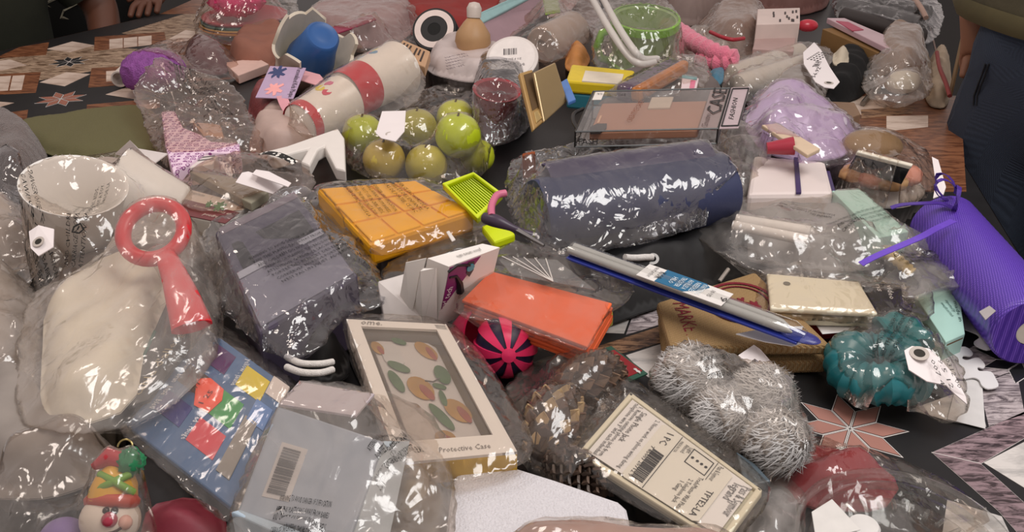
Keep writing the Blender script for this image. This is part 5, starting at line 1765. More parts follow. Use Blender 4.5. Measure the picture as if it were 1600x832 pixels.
fq = Fq([D_, C_, C_ + dn, D_ + dn], (0.3, -1, 0))
bxp.append(obj('purple_panel', fq.poly(MB(), [(0.02, 0.02), (0.62, 0.02), (0.02, 0.70)], 0.0005, 0.0008), mat('7a1f62', 0.4)))
cbm = mat('17161a', 0.4)
bxp.append(obj('printed_cable', MB().tube([fq.P(u, v, 0.001) for u, v in ((0.0, 0.08), (0.15, 0.02), (0.30, 0.06), (0.42, 0.10))], 0.0018, 6), cbm))
bxp.append(obj('printed_plug', fq.poly(MB(), [(0.38, 0.04), (0.50, 0.06), (0.52, 0.20), (0.46, 0.30), (0.38, 0.22)], 0.0006, 0.0014), cbm))
bxp.append(obj('printed_lens', MB().lathe(fq.P(0.44, 0.14, 0.0014), fq.n, [(0.0005, 0), (0.005, 0), (0.005, 0.0008), (0.0005, 0.0008)], 16), mat('2a8a9a', 0.3)))
bxp.append(obj('printed_cable', MB().tube([fq.P(u, v, 0.001) for u, v in ((0.05, 0.18), (0.18, 0.20), (0.28, 0.34), (0.33, 0.50))], [0.0015, 0.0018, 0.004, 0.005], 6), cbm))
bxp.append(qtext(fq, 'lettering', [('hey! tech', (0.07, 0.74), (0.16, 0.36), 0.011)], mat('efe9e6', 0.5), 0.0016))
tq = Fq([A_, B_, C_, D_], (0, 0, 1))
bxp.append(qtext(tq, 'top_lettering', [('phone camera cable', (0.80, 0.45), (0.35, 0.45), 0.007)], mat('6f6a66', 0.5)))
# open end flaps on the left
f1 = [G(634, 411, 0.115), G(666, 404, 0.125), G(640, 501, 0.045), G(617, 507, 0.03)]
nrm = V((-0.6, -0.6, 0.4)).normalized()
hq = Fq(f1, nrm)
fl1 = obj('hang_flap', hq.slab(MB(), 0.001), wbm)
fl1k = obj('hang_slot', hq.poly(MB(), [(0.55, 0.40), (0.66, 0.36), (0.70, 0.60), (0.80, 0.66), (0.72, 0.74), (0.68, 0.92), (0.58, 0.90)], 0.0006, 0.0008), mat('4a4340', 0.7))
f2 = [G(656, 424, 0.118), G(662, 419, 0.12), G(681, 419, 0.12), G(682, 511, 0.035), G(660, 519, 0.03), G(645, 506, 0.035), G(643, 496, 0.04)]
fl2 = obj('tuck_flap', MB().prism(f2, nrm * -0.001), mat('e8e3dd', 0.45, 0.03))
bxp += [(fl1, [fl1k]), fl2]
thing('cable_box', 'opened white carton with a purple printed cable panel', 'box', bxp)

# orange napkins
q = Q([(768, 424), (957, 474), (918, 543), (722, 470)], [0.085, 0.08, 0.07, 0.075])
nap = []
for i in range(5):
    o_ = 0.012 * (i % 2) - 0.006 + 0.004 * i
    nap.append(obj('napkin', q.slab(MB(), 0.004, 0 + o_, 0, 1 + o_ * 0.5, 1 + o_, -0.0055 * i), mat(('e2632f', 'd45a2c')[i % 2], 0.7, 0.08, 60), bevel=0.001))
np_ = thing('napkin_pack', 'stack of folded orange paper napkins in a clear bag', 'napkins', nap)
web = []
q3 = Q([(775, 400), (870, 405), (930, 452), (800, 428)], 0.095)
for i in range(5):
    web.append(obj('web_line', MB().tube([q3.P(0.1 + 0.18 * i, 0.0), q3.P(0.5, 1.0)], 0.0006, 4), mat('d8d2cc', 0.5)))
wcd = thing('web_card', 'clear sheet with white spider-web lines above the napkins', 'sheet', [obj('sheet', q3.slab(MB(), 0.0008, w=-0.0008), 'clear_plastic')] + web)
bag('clear bag around the orange napkins', [(709, 492), (714, 468), (748, 420), (792, 378), (850, 380), (920, 395), (975, 425), (993, 452), (980, 472), (948, 492), (918, 549), (900, 545), (820, 515)], 0.075, 0.02, [np_], 'film_mid', crumple=1.1)

# black drawstring bag
dsb = cushion('bag_cloth', [(885, 480), (940, 395), (1000, 372), (1090, 352), (1150, 362), (1190, 425), (1130, 442), (1090, 455), (1030, 480), (960, 505), (910, 520)], 0.006, 0.0, 0.045, mat('1f1e1f', 0.75, 0.15, 60), crumple=2.2, soft=0.06, fold=0.4)
t_ = bvh_of([dsb])
e_ = on_film(t_, 1020, 407, 0.05)
nn = (V((0, 0, CAM_H)) - e_).normalized()
nn = (nn + V((0, 0, 0.6))).normalized()
eyl = obj('eyelet', MB().lathe(e_, nn, [(0.004, 0), (0.0075, 0), (0.0075, 0.002), (0.004, 0.002)], 20, cap=False), mat('8f8d8b', 0.3, 0.05, metal=0.9))
crd = obj('drawstring', MB().tube([on_film(t_, x_, y_, 0.05) + V((0, 0, 0.003)) for x_, y_ in ((976, 407), (985, 408), (997, 408), (1008, 407), (1019, 407))], 0.0042, 8), mat('dcd8d4', 0.7, 0.2, 300, bump=0.6))
pip = obj('white_piping', MB().tube([on_film(t_, x_, y_, 0.03) + V((0, 0, 0.002)) for x_, y_ in ((1138, 424), (1132, 432), (1124, 443))], 0.0025, 6), mat('d6d2ce', 0.6))
thing('drawstring_bag', 'black cloth drawstring bag with a white cord and eyelet', 'bag', [dsb, eyl, crd, pip])
pz = tag(slab('yellow_badge', [(945, 485), (957, 480), (958, 498), (947, 504)], 0.02, 0.01, mat('c9bb4a', 0.5)), 'small yellow and white piece under the orange napkins', 'badge')

# burlap bag
q = Q([(1024, 474), (1176, 424), (1297, 508), (1042, 540)], [0.050, 0.055, 0.045, 0.045])
bp_ = [(0, 0), (1, 0), (1.0, 0.55), (1.0, 1.0), (0.5, 1.03), (0, 1)]
Qb = Q([(1026, 472), (1180, 424), (1300, 540), (1046, 540)], [0.050, 0.055, 0.045, 0.045])
bt = obj('top_layer', Qb.slab(MB(), 0.014), 'burlap', bevel=0.004)
Qc = Q([(1030, 482), (1180, 440), (1298, 562), (1040, 568)], [0.030, 0.030, 0.022, 0.022])
bb = obj('bottom_layer', Qc.slab(MB(), 0.020), 'burlap', bevel=0.005)
red = []
lm = MB()
for i, s_ in enumerate(('MARKET',)):
    p = Qb.P(0.13, 0.12, 0.001)
    lettering(lm, s_, p, Qb.P(0.13, 0.80) - p, Qb.P(0.5, 0.12) - p, size=0.024, width=(Qb.P(0.13, 0.85) - p).length)
red.append(obj('red_lettering', lm, 'burlap_red'))
cc = Qb.P(0.66, 0.36, 0.0008)
red.append(obj('red_ring', MB().lathe(cc, Qb.n, [(0.036, 0), (0.040, 0), (0.040, 0.0008), (0.036, 0.0008)], 40, cap=False), 'burlap_red'))
red.append(obj('red_ring', MB().lathe(cc, Qb.n, [(0.030, 0), (0.032, 0), (0.032, 0.0008), (0.030, 0.0008)], 40, cap=False), 'burlap_red'))
for k in range(3):
    red.append(splat(Qb, 0.58 + 0.08 * k, 0.28 + 0.08 * k, 0.055, 0, 'red_figure', MATS['burlap_red'], 20 + k, 0.8, 0.0012))
red.append(obj('red_patch', Qb.slab(MB(), 0.0008, 0.88, 0.35, 1.0, 0.62, 0.0009), mat('a01f30', 0.8)))
thing('burlap_bag', 'folded burlap bag printed with a red emblem and letters', 'bag', [(bt, red), bb])

# knitting needle pack
A_, B_ = (893, 396), (1258, 530)
za, zb_ = 0.085, 0.075
a, b = G(*A_, za), G(*B_, zb_)
xd = (b - a).normalized()
yd = V((-xd.y, xd.x, 0)).normalized()
L = (b - a).length
hw = 0.0125
pkq = Fq([a + yd * hw, b + yd * hw, b - yd * hw, a - yd * hw], (0, 0, 1))
cardb = obj('blue_tray', pkq.slab(MB(), 0.003, 0, 0, 0.985, 1), mat('27348a', 0.3, 0.1, 30), bevel=0.001)
nd = []
for k, (off, s0, s1) in enumerate(((0.005, 0.0, 0.93), (-0.0045, 0.0, 0.955))):
    p0, p1 = a + xd * L * s0 + yd * off, a + xd * L * s1 + yd * off
    nd.append(obj('needle', MB().tube([p0 + V((0, 0, 0.006)), p0.lerp(p1, 0.93) + V((0, 0, 0.006)), p0.lerp(p1, 0.97) + V((0, 0, 0.006)), p1 + V((0, 0, 0.005))], [0.0048, 0.0048, 0.0036, 0.001], 12), mat('a9a7a2', 0.35, 0.06)))
lb = obj('label', pkq.slab(MB(), 0.001, 0.33, -0.10, 0.69, 1.10, 0.0125), mat('dcd8d4', 0.5), bevel=0.0003)
lbw = obj('blue_panel', pkq.poly(MB(), [(0.41, -0.10), (0.58, -0.10), (0.60, 0.1), (0.575, 0.6), (0.53, 1.10), (0.41, 1.10)], 0.0005, 0.0130), mat('1a6288', 0.45))
lt = qtext(pkq, 'label_lettering', [('KNITTING', (0.572, 0.02), (0.572, 0.95), 0.008), ('NEEDLES', (0.545, 0.05), (0.545, 0.95), 0.008), ('AIGUILLES A', (0.515, 0.05), (0.515, 0.95), 0.008), ('TRICOTER', (0.485, 0.05), (0.485, 0.95), 0.008), ('HILO', (0.455, 0.25), (0.455, 0.85), 0.008)], mat('d9e4ea', 0.5), 0.0134)
lt2 = qtext(pkq, 'dark_lettering', [('KOR', (0.395, 0.2), (0.395, 0.85), 0.011), ('NOT A TOY', (0.365, 0.0), (0.365, 0.95), 0.006), ('10 US', (0.615, 0.2), (0.615, 0.8), 0.007), ('9', (0.665, 0.4), (0.665, 0.8), 0.011)], mat('2c2a2c', 0.5), 0.0134)
bl_ = obj('clear_blister', MB().tube([a + V((0, 0, 0.007)), a.lerp(b, 0.95) + V((0, 0, 0.007)), b + V((0, 0, 0.005))], [0.0118, 0.0118, 0.006], 14, flat=0.55), 'clear_plastic')
tp = obj('blue_end', MB().ball(b - xd * 0.006 + V((0, 0, 0.001)), (0.022, 0.011, 0.004), 20, 8, rot=math.atan2(xd.y, xd.x)), mat('27348a', 0.25, 0.05, trans=0.3))
thing('needle_pack', 'blue pack of grey knitting needles with a paper label', 'knitting needles', [cardb, lb, lbw, lt, lt2, bl_, tp] + nd)
mb = MB().prism([G(x_, y_, 0.062) for x_, y_ in ((1150, 522), (1200, 512), (1255, 510), (1250, 522), (1272, 530), (1238, 541), (1195, 534))], (0, 0, -0.001))
tag(obj('backing_paper', mb, mat('d6d4d6', 0.5)), 'torn white paper under the needle pack tip', 'paper')
# ================================================================== right middle
# clear bag with grey things, mint box
mt = mat('a9cfc4', 0.5, 0.05, 20)
mb1 = tag(slab('mint_box', [(1300, 298), (1344, 296), (1420, 362), (1372, 372)], 0.075, 0.03, mt, bevel=0.001), 'mint green box half under the large clear bag', 'box')
wr = []
for i, (a_, b_, z_) in enumerate((((1150, 342), (1266, 362), 0.075), ((1145, 352), (1262, 376), 0.070))):
    a, b = G(*a_, z_), G(*b_, z_)
    wr.append(tag(obj('white_rod', MB().tube([a, b], [0.006, 0.007], 12), mat('dcd8d4', 0.4)), ('thick white rod beside the gift box in the clear bag', 'white rod nearer the cream plates in the clear bag')[i], 'rod', 'white rods in the clear bag'))
gb1 = tag(cushion('mesh_bundle', [(1110, 370), (1130, 330), (1200, 315), (1290, 330), (1360, 370), (1400, 410), (1320, 428), (1220, 420), (1150, 400)], 0.02, 0.0, 0.035, mat('8d8a88', 0.5, 0.35, 25), crumple=1.5), 'grey mesh bundle inside the large clear bag', 'bundle')
gold = tag(obj('gold_bead_strip', MB().tube(pathpx([(1385, 395, 0.06), (1400, 405, 0.062), (1415, 418, 0.06), (1425, 428, 0.055)], 4), [0.006 + 0.002 * (i % 2) for i in range(13)], 8), mat('c2ab6a', 0.4, 0.2)), 'pale gold beaded strip inside the large clear bag', 'strip')
bkp = tag(slab('dark_card', [(1405, 410), (1490, 400), (1520, 430), (1440, 446)], 0.05, 0.003, mat('4b4a4b', 0.4)), 'dark grey card at the pointed end of the clear bag', 'card')
lcb = bag('large crinkled clear bag ending in a point beside the ribbon spool', [(1080, 358), (1110, 322), (1180, 303), (1240, 296), (1312, 302), (1400, 340), (1470, 385), (1552, 440), (1480, 452), (1420, 470), (1340, 446), (1262, 452), (1180, 425), (1120, 395)], 0.055, 0.01, [gb1, mb1, gold, bkp] + wr, 'film_milky', crumple=1.5, fold=2.6,
          print_=[(WARN[:4], (1290, 372), (1370, 350), 0.009), (WARN[4:6], (1215, 332), (1300, 358), 0.008), (WARN[1:4], (1395, 420), (1460, 402), 0.008)])

# cream plates pack
q = Q([(1198, 427), (1342, 440), (1372, 490), (1204, 482)], 0.060)
crm = mat('ddd6bf', 0.4, 0.04, 20)
cp1 = obj('plate', q.slab(MB(), 0.006), crm, bevel=0.002)
cp1h = obj('screw_hole', MB().lathe(q.P(0.20, 0.28, 0.0004), q.n, [(0.0005, 0), (0.004, 0), (0.004, 0.0005), (0.0005, 0.0005)], 16), mat('6a6454', 0.6))
tag(cp1, 'cream wall plate with a screw hole in clear packaging', 'wall plate')
adopt(cp1, [cp1h])
cp2 = tag(slab('wall_plate', [(1206, 486), (1370, 492), (1404, 498), (1210, 494)], 0.050, 0.012, crm, bevel=0.002), 'second cream wall plate edge under the first', 'wall plate')
q2 = Q([(1345, 441), (1408, 446), (1412, 488), (1374, 490)], 0.056)
vb = obj('card', q2.slab(MB(), 0.004), mat('252426', 0.4))
vt = qtext(q2, 'lettering', [('video', (0.62, 0.05), (0.60, 0.55), 0.009), ('ns', (0.34, 0.05), (0.33, 0.30), 0.009)], mat('d8d4d0', 0.5))
vc = thing('video_card', 'black card with white lettering beside the cream plate', 'card', [vb, vt])
bag('flat clear packet around the cream wall plates', [(1176, 480), (1180, 424), (1230, 418), (1340, 426), (1410, 436), (1458, 452), (1460, 498), (1404, 508), (1280, 502), (1200, 496)], 0.050, 0.02, [cp1, cp2, vc], 'film_clear', crumple=0.7)
rcl = tag(cushion('red_cloth', [(1195, 500), (1230, 492), (1330, 500), (1345, 512), (1290, 530), (1215, 525)], 0.012, 0.0, 0.02, mat('a01828', 0.8)), 'bright red cloth under the cream wall plates', 'cloth')
tag(slab('white_card', [(1270, 500), (1345, 504), (1330, 518), (1285, 522)], 0.036, 0.001, mat('dcdada', 0.5)), 'white card over the bright red cloth', 'card')
tag(cushion('black_felt', [(1395, 520), (1400, 500), (1450, 490), (1490, 505), (1470, 525), (1420, 530)], 0.003, 0.0, 0.015, mat('111112', 0.9)), 'black felt under the mint carton', 'felt')

# ribbon spool
a, b = G(1473, 352, 0.055), G(1612, 520, 0.050)
ax = (b - a).normalized()
L = (b - a).length
prof = [(0.016, 0.0), (0.040, 0.0)]
nt_ = 40
for i in range(nt_):
    prof.append((0.0432 - 0.0007 * (i % 2), 0.003 + (L - 0.006) * i / (nt_ - 1)))
prof += [(0.040, L), (0.016, L)]
sp = [obj('wound_ribbon', MB().lathe(a, ax, prof, 40, cap=False), 'purple_ribbon'), obj('core', MB().lathe(a, ax, [(0.0158, 0.001), (0.0158, L - 0.001)], 24), mat('d9d0c4', 0.6))]
sid = V((0, 0, 1)) - ax * ax.z
sid.normalize()
lo = V((-0.9, 0.1, 0.4))
lo = (lo - ax * lo.dot(ax)).normalized()
lp_ = MB()
for k, (aa, rr_) in enumerate(((0.4, 0.020), (1.5, 0.016), (2.7, 0.018))):
    c_ = a + ax * 0.012 + sid * 0.050
    d1 = (ax * math.cos(aa) + lo * math.sin(aa)).normalized()
    m_ = MB()
    ribbon_strip(m_, [c_ + d1 * rr_ * (1 - math.cos(t)) + sid * rr_ * math.sin(t) * 0.8 for t in [i * PI / 6 for i in range(11)]], 0.006, 0.0008, up=ax.cross(d1))
    sp.append(obj('ribbon_loop', m_, mat('4a2f8c', 0.35, 0.1)))
m_ = MB()
ribbon_strip(m_, pathpx([(1345, 413, 0.088), (1370, 400, 0.095), (1410, 383, 0.10), (1440, 370, 0.105), (1462, 358, 0.10), (1490, 345, 0.10)], 5), 0.009, 0.001)
sp.append(obj('loose_strand', m_, mat('6a49bd', 0.35, 0.12, 200)))
m_ = MB()
ribbon_strip(m_, pathpx([(1392, 325, 0.09), (1410, 320, 0.095), (1440, 318, 0.10), (1470, 318, 0.10), (1490, 326, 0.098)], 5), 0.008, 0.001)
sp.append(obj('loose_strand', m_, mat('4a2f8c', 0.35, 0.12, 200)))
pq = Q([(1530, 487), (1546, 478), (1556, 486), (1540, 500)], 0.075)
pq_ = obj('paper_seal', pq.slab(MB(), 0.001), mat('a09a9a', 0.6))
sp.append(pq_)
thing('ribbon_spool', 'large shiny purple ribbon spool with loose curled ends', 'ribbon spool', sp)

# mint carton
q = Q([(1430, 462), (1496, 440), (1508, 522), (1478, 535)], [0.035, 0.035, 0.030, 0.030])
thing('mint_carton', 'mint green carton with fine print by the ribbon spool', 'box', [obj('carton', q.slab(MB(), 0.028, down=(0, 0, -0.029)), mt, bevel=0.001),
      qtext(q, 'fine_print', [('www.gifts and trade', (0.45, 0.30), (0.62, 0.62), 0.006), ('imported by', (0.58, 0.28), (0.72, 0.55), 0.006), ('made in', (0.80, 0.35), (0.84, 0.75), 0.006)], mat('4a6a62', 0.6)),
      obj('torn_end', q.slab(MB(), 0.02, 0.1, 0.985, 0.95, 1.005, -0.004), mat('6a5238', 0.8))])

# puzzle-edged white sheets
def puzzle(pts, z, label):
    mb_ = MB().prism([p for p in pathpx([(x_, y_, z) for x_, y_ in pts] + [(pts[0][0], pts[0][1], z)], 3)[:-1]], (0, 0, -0.0014))
    return tag(obj('puzzle_sheet', mb_, mat('d9d7d8', 0.45, 0.03)), label, 'puzzle sheet')


puzzle([(1452, 528), (1472, 533), (1480, 543), (1508, 542), (1520, 552), (1516, 557), (1506, 556), (1504, 561), (1512, 563), (1528, 559), (1539, 570), (1536, 576), (1528, 574), (1530, 580), (1548, 581), (1556, 592), (1560, 604), (1544, 608), (1534, 602), (1530, 594), (1520, 590), (1500, 592), (1470, 580), (1440, 560)], 0.006, 'white jigsaw-edged sheet under the teal scrunchie tag')
puzzle([(1508, 515), (1500, 490), (1540, 480), (1590, 512), (1592, 530), (1580, 544), (1565, 540), (1556, 536), (1554, 542), (1542, 547), (1525, 540), (1522, 534), (1530, 528), (1526, 522)], 0.009, 'white jigsaw-edged sheet below the purple ribbon spool')
tag(slab('white_sheet', [(1505, 560), (1535, 600), (1540, 670), (1480, 655)], 0.003, 0.001, mat('cfcdcc', 0.5)), 'plain pale sheet beneath the teal scrunchie bag', 'sheet')

# teal scrunchie
cc = G(1372, 575, 0.035)
def ruffle(c_, R0, r0, ph, el=1.0, rot=0.0):
    path, rads = [], []
    n_ = 64
    for i in range(n_):
        t = 2 * PI * i / n_
        x_, y_ = R0 * math.cos(t), R0 * el * math.sin(t)
        path.append(c_ + V((x_ * math.cos(rot) - y_ * math.sin(rot), x_ * math.sin(rot) + y_ * math.cos(rot), 0.004 * math.sin(3 * t))))
        rads.append(r0 * (1 + 0.10 * math.sin(i * 1.9 + ph)))
    return MB().tube(path, rads, 14, closed=True)


t1 = tag(obj('scrunchie', ruffle(cc, 0.033, 0.021, 0), mat('1f6d74', 0.3, 0.3, 40)), 'glossy teal ruffled scrunchie in the tagged bag', 'scrunchie')
t2 = tag(obj('teal_band', MB().tube(pathpx([(1375, 520, 0.045), (1400, 512, 0.05), (1425, 525, 0.05), (1435, 545, 0.045)], 5), [0.016 + 0.002 * math.sin(i * 1.7) for i in range(16)], 12), mat('1f7478', 0.3, 0.3, 40)), 'teal band tucked behind the scrunchie', 'band')
bag('crinkled clear bag around the teal scrunchie', [(1282, 562), (1300, 522), (1345, 500), (1440, 500), (1480, 535), (1510, 590), (1514, 640), (1492, 664), (1440, 648), (1396, 634), (1345, 640), (1308, 612)], 0.022, 0.001, [t1, t2], 'film_clear', crumple=1.3, print_=[(WARN[:3], (1358, 598), (1405, 530), 0.008)])
hang_tag([(1413, 548), (1425, 541), (1452, 545), (1470, 562), (1492, 588), (1509, 620), (1511, 632), (1490, 614), (1478, 602), (1448, 596), (1420, 578)], [0.072, 0.074, 0.072, 0.068, 0.06, 0.05, 0.046, 0.05, 0.054, 0.06, 0.066],
         'white tag with round hole on the teal scrunchie bag', hole=(1433, 565), hole_r=0.0055, lines=[((1472, 573), (1496, 610), 3, 0.007, ['0312 00', '9.5 12', '007 41']), ((1450, 560), (1460, 566), 1, 0.008, ['4.99'])])

# ================================================================== front right
# grey feather balls
fbs = []
for i, (x_, y_, r_, z_) in enumerate(((1080, 592, 56, 0.045), (1132, 652, 50, 0.04), (1192, 620, 52, 0.04), (1215, 690, 54, 0.045))):
    c_ = G(x_, y_, z_)
    R0 = r_of(x_, y_, z_, r_)
    k = i * 3.3
    fn = lambda d, k=k: 0.82 + 0.12 * noise.noise(d * 2.5 + V((k, 0, 0)))
    core = obj('core', MB().ball(c_, (R0, R0, min(R0, z_)), 32, 18, fn), mat('b4b2b1', 0.95, 0.2, 35, bump=0.4, bscale=200))
    fr_r = random.Random(40 + i)
    fm_ = MB()
    for j in range(1800):
        d1 = V((fr_r.gauss(0, 1), fr_r.gauss(0, 1), fr_r.gauss(0, 1))).normalized()
        sw_ = d1.cross(V((0.6 * math.sin(k) + fr_r.gauss(0, 0.6), 0.5 + fr_r.gauss(0, 0.6), 1))).normalized()
        l_ = R0 * fr_r.uniform(0.35, 0.7)
        p0 = c_ + V((d1.x * R0, d1.y * R0, d1.z * min(R0, z_))) * 0.74
        p1 = p0 + (d1 * 0.55 + sw_ * 0.5) * l_ * 0.5
        p2 = p0 + (d1 * 0.35 + sw_ * 0.95) * l_
        w_ = d1.cross(sw_) * 0.0005
        for p_ in (p1, p2):
            p_.z = max(p_.z, 0.002)
        fm_.add([p0 - w_, p0 + w_, p1 + w_ * 1.4, p1 - w_ * 1.4, p2], [(0, 1, 2, 3), (3, 2, 4)])
    ff_ = obj('fluff', fm_, mat('cfcecd', 0.9, 0.15, 60, sheen=0.4))
    ff_['kind'] = 'stuff'
    fbs.append(thing('feather_ball', ('grey feather ball next to the burlap bag', 'grey feather ball under the printed warning', 'grey feather ball beside the plain white tag', 'grey feather ball above the red cloth packet')[i], 'feather ball', [core, ff_], 'feather balls in a bag'))
bag('clear bag of grey feather balls', [(1008, 610), (1018, 575), (1045, 545), (1092, 532), (1150, 545), (1200, 572), (1250, 630), (1280, 700), (1250, 752), (1200, 760), (1140, 720), (1070, 660)], 0.02, 0.0, fbs, 'film_milky', crumple=1.2, print_=[(WARN[:5], (1075, 628), (1112, 618), 0.0075)])
hang_tag([(1153, 556), (1178, 539), (1188, 546), (1226, 590), (1222, 601), (1200, 594)], [0.045, 0.045, 0.045, 0.035, 0.035, 0.04], 'plain white tag between burlap bag and feather balls')

# greeting card
q = Q([(918, 552), (955, 541), (1012, 584), (984, 596)], 0.012)
thing('gift_card', 'red card with a green border on the oilcloth', 'card', [obj('green_card', q.slab(MB(), 0.0015), mat('2f5545', 0.45)), obj('red_panel', q.slab(MB(), 0.0006, 0.08, 0.14, 0.92, 0.9, 0.0006), mat('8f2228', 0.45)),
      qtext(q, 'lettering', [('O hear', (0.55, 0.45), (0.35, 0.60), 0.006)], mat('d9c7c0', 0.5), 0.0012), splat(q, 0.72, 0.86, 0.09, 0, 'white_figure', mat('d9d4d0', 0.5), 31, 1.0, 0.0014)])

# pine cones
def cone(px, py, z, L_, R0, ax, label, frost):
    c_ = G(px, py, z)
    ax = V(ax).normalized()
    x_ = ax.orthogonal().normalized()
    y_ = ax.cross(x_)
    parts = [obj('core', MB().lathe(c_ - ax * L_ / 2, ax, [(R0 * 0.2, 0), (R0 * 0.6, L_ * 0.2), (R0 * 0.55, L_ * 0.5), (R0 * 0.2, L_)], 14), mat('3b2a20', 0.8))]
    sm = []
    cnt = 120
    for i in range(cnt):
        t = (i + 0.5) / cnt
        an = i * 2.39996
        env = math.sin(PI * (0.12 + 0.80 * t)) ** 0.7
        rad = (x_ * math.cos(an) + y_ * math.sin(an))
        tan = ax.cross(rad)
        root = c_ + ax * (t - 0.5) * L_ + rad * R0 * 0.4 * env
        out = (rad * 0.75 + ax * 0.68).normalized()
        l_, w_ = R0 * 0.50 * env, R0 * 0.17 * env
        nrm_ = out.cross(tan)
        m_ = MB()
        m_.prism([root - tan * w_ * 0.4, root + tan * w_ * 0.4, root + out * l_ * 0.7 + tan * w_ * 1.1 - nrm_ * 0.001, root + out * l_ + tan * w_ * 0.4, root + out * l_ * 1.12 + nrm_ * 0.0015, root + out * l_ - tan * w_ * 0.4, root + out * l_ * 0.7 - tan * w_ * 1.1 - nrm_ * 0.001], nrm_ * -0.0024)
        parts.append(obj('scale', m_, mat(frost[i % 3], 0.5, 0.3, 90)))
    return thing('pine_cone', label, 'pine cone', parts, 'frosted pine cones')


p1 = cone(912, 600, 0.036, 0.085, 0.036, (0.8, 0.5, 0.1), 'brown pine cone touching the red card side of its bag', ('5f4636', '7d6450', '4a3728'))
p2 = cone(862, 668, 0.036, 0.085, 0.038, (0.3, 0.9, 0.15), 'gold-glittered pine cone beside the fruit-printed case box', ('6a5040', 'b59a72', '4a3728'))
p3 = cone(900, 740, 0.030, 0.07, 0.030, (0.6, -0.7, 0.0), 'dark small pine cone behind the white foam sheet', ('4a3a30', '5f4c40', '3b2d24'))
bag('clear bag of pine cones', [(778, 625), (800, 590), (850, 560), (905, 552), (960, 570), (985, 600), (940, 680), (925, 760), (880, 785), (830, 745), (795, 700)], 0.02, 0.0, [p1, p2, p3], 'film_mid', crumple=1.3)
tag(cushion('brown_cloth', [(790, 640), (800, 600), (830, 600), (830, 720), (800, 720)], 0.002, 0.0, 0.02, mat('4d4440', 0.8)), 'brown cloth beside the pine cone bag', 'cloth')

# telephone wall plate pack
q = Q([(985, 612), (1192, 766), (1128, 852), (902, 708)], [0.050, 0.050, 0.050, 0.050])
plf = [obj('plate_back', q.slab(MB(), 0.004, 0, 0, 1, 1, -0.004), mat('d6d0b8', 0.4, 0.03), bevel=0.001)]
for u0, v0, u1, v1 in ((0, 0, 1, 0.055), (0, 0.945, 1, 1), (0, 0, 0.035, 1), (0.965, 0, 1, 1)):
    plf.append(obj('rim', q.slab(MB(), 0.008, u0, v0, u1, v1), mat('dcd6be', 0.4, 0.03), bevel=0.0015))
crd_ = obj('instruction_card', q.slab(MB(), 0.0006, 0.05, 0.08, 0.95, 0.93, 0.0006), mat('e1dedb', 0.5, 0.02))
dkt = mat('2b2a2b', 0.6)
ct = qtext(q, 'card_lettering', [('Single Phone Jack', (0.155, 0.14), (0.155, 0.62), 0.0085), ('1. Remove existing phone jack from', (0.118, 0.10), (0.118, 0.90), 0.0065), ('telephone wire 3" and each individual', (0.085, 0.10), (0.085, 0.92), 0.0065), ('2. Never work on phone wiring during', (0.26, 0.12), (0.26, 0.90), 0.0065)], dkt, 0.0013)
br_ = qtext(q, 'brand_lettering', [('Pass & Seymour', (0.905, 0.14), (0.905, 0.66), 0.012), ('legrand', (0.855, 0.18), (0.855, 0.46), 0.012)], mat('6a6a6c', 0.5), 0.0013)
lb_ = obj('white_label', q.poly(MB(), [(0.31, 0.14), (0.33, 0.10), (0.80, 0.10), (0.83, 0.14), (0.83, 0.92), (0.80, 0.96), (0.33, 0.96), (0.31, 0.92)], 0.0005, 0.0018), mat('dbd7cb', 0.5, 0.02))
lt = qtext(q, 'label_lettering', [('TPTE2-LA', (0.765, 0.50), (0.765, 0.92), 0.0085), ('TradeMaster Wall Plate', (0.685, 0.42), (0.685, 0.94), 0.006), ('2 Telephone Jack', (0.645, 0.52), (0.645, 0.90), 0.006), ('1 Gang', (0.61, 0.60), (0.61, 0.76), 0.006),
                                   ('1 PC', (0.37, 0.16), (0.37, 0.36), 0.010), ('Light', (0.535, 0.16), (0.535, 0.25), 0.006), ('Almond', (0.505, 0.16), (0.505, 0.29), 0.006), ('MADE IN USA', (0.47, 0.16), (0.47, 0.34), 0.004), ('Pass & Seymour', (0.735, 0.13), (0.735, 0.38), 0.007), ('7 85007 20712 9', (0.345, 0.44), (0.345, 0.92), 0.005)], mat('1f1e1f', 0.5), 0.0024)
mb = MB()
rr = random.Random(3)
v_ = 0.46
while v_ < 0.90:
    w_ = rr.choice((0.006, 0.010, 0.015))
    q.slab(mb, 0.0003, 0.365, v_, 0.445, v_ + w_, 0.0024)
    v_ += w_ + rr.choice((0.006, 0.010))
bc_ = obj('barcode', mb, mat('1f1e1f', 0.5))
dgm = []
for u0, v0, u1, v1 in ((0.56, 0.14, 0.70, 0.148), (0.56, 0.36, 0.70, 0.368), (0.56, 0.14, 0.565, 0.368), (0.70, 0.14, 0.705, 0.368), (0.46, 0.105, 0.464, 0.955), (0.72, 0.105, 0.723, 0.40)):
    dgm.append(obj('printed_rule', q.slab(MB(), 0.0003, u0, v0, u1, v1, 0.0024), mat('1f1e1f', 0.5)))
for u0 in (0.585, 0.62, 0.65, 0.68):
    dgm.append(obj('printed_dot', MB().lathe(q.P(u0, 0.255, 0.0022), q.n, [(0.0003, 0), (0.0014, 0), (0.0014, 0.0003), (0.0003, 0.0003)], 10), mat('1f1e1f', 0.5)))
wpk = thing('wall_plate_pack', 'almond telephone wall plate with printed instruction card', 'wall plate', plf + [(crd_, [ct, br_]), (lb_, [lt, bc_] + dgm)])
bag('flat clear bag around the telephone wall plate', [(872, 714), (888, 690), (965, 588), (990, 592), (1060, 640), (1205, 750), (1200, 790), (1140, 862), (1100, 850), (960, 776)], 0.044, 0.02, [wpk], 'film_clear', crumple=0.45)
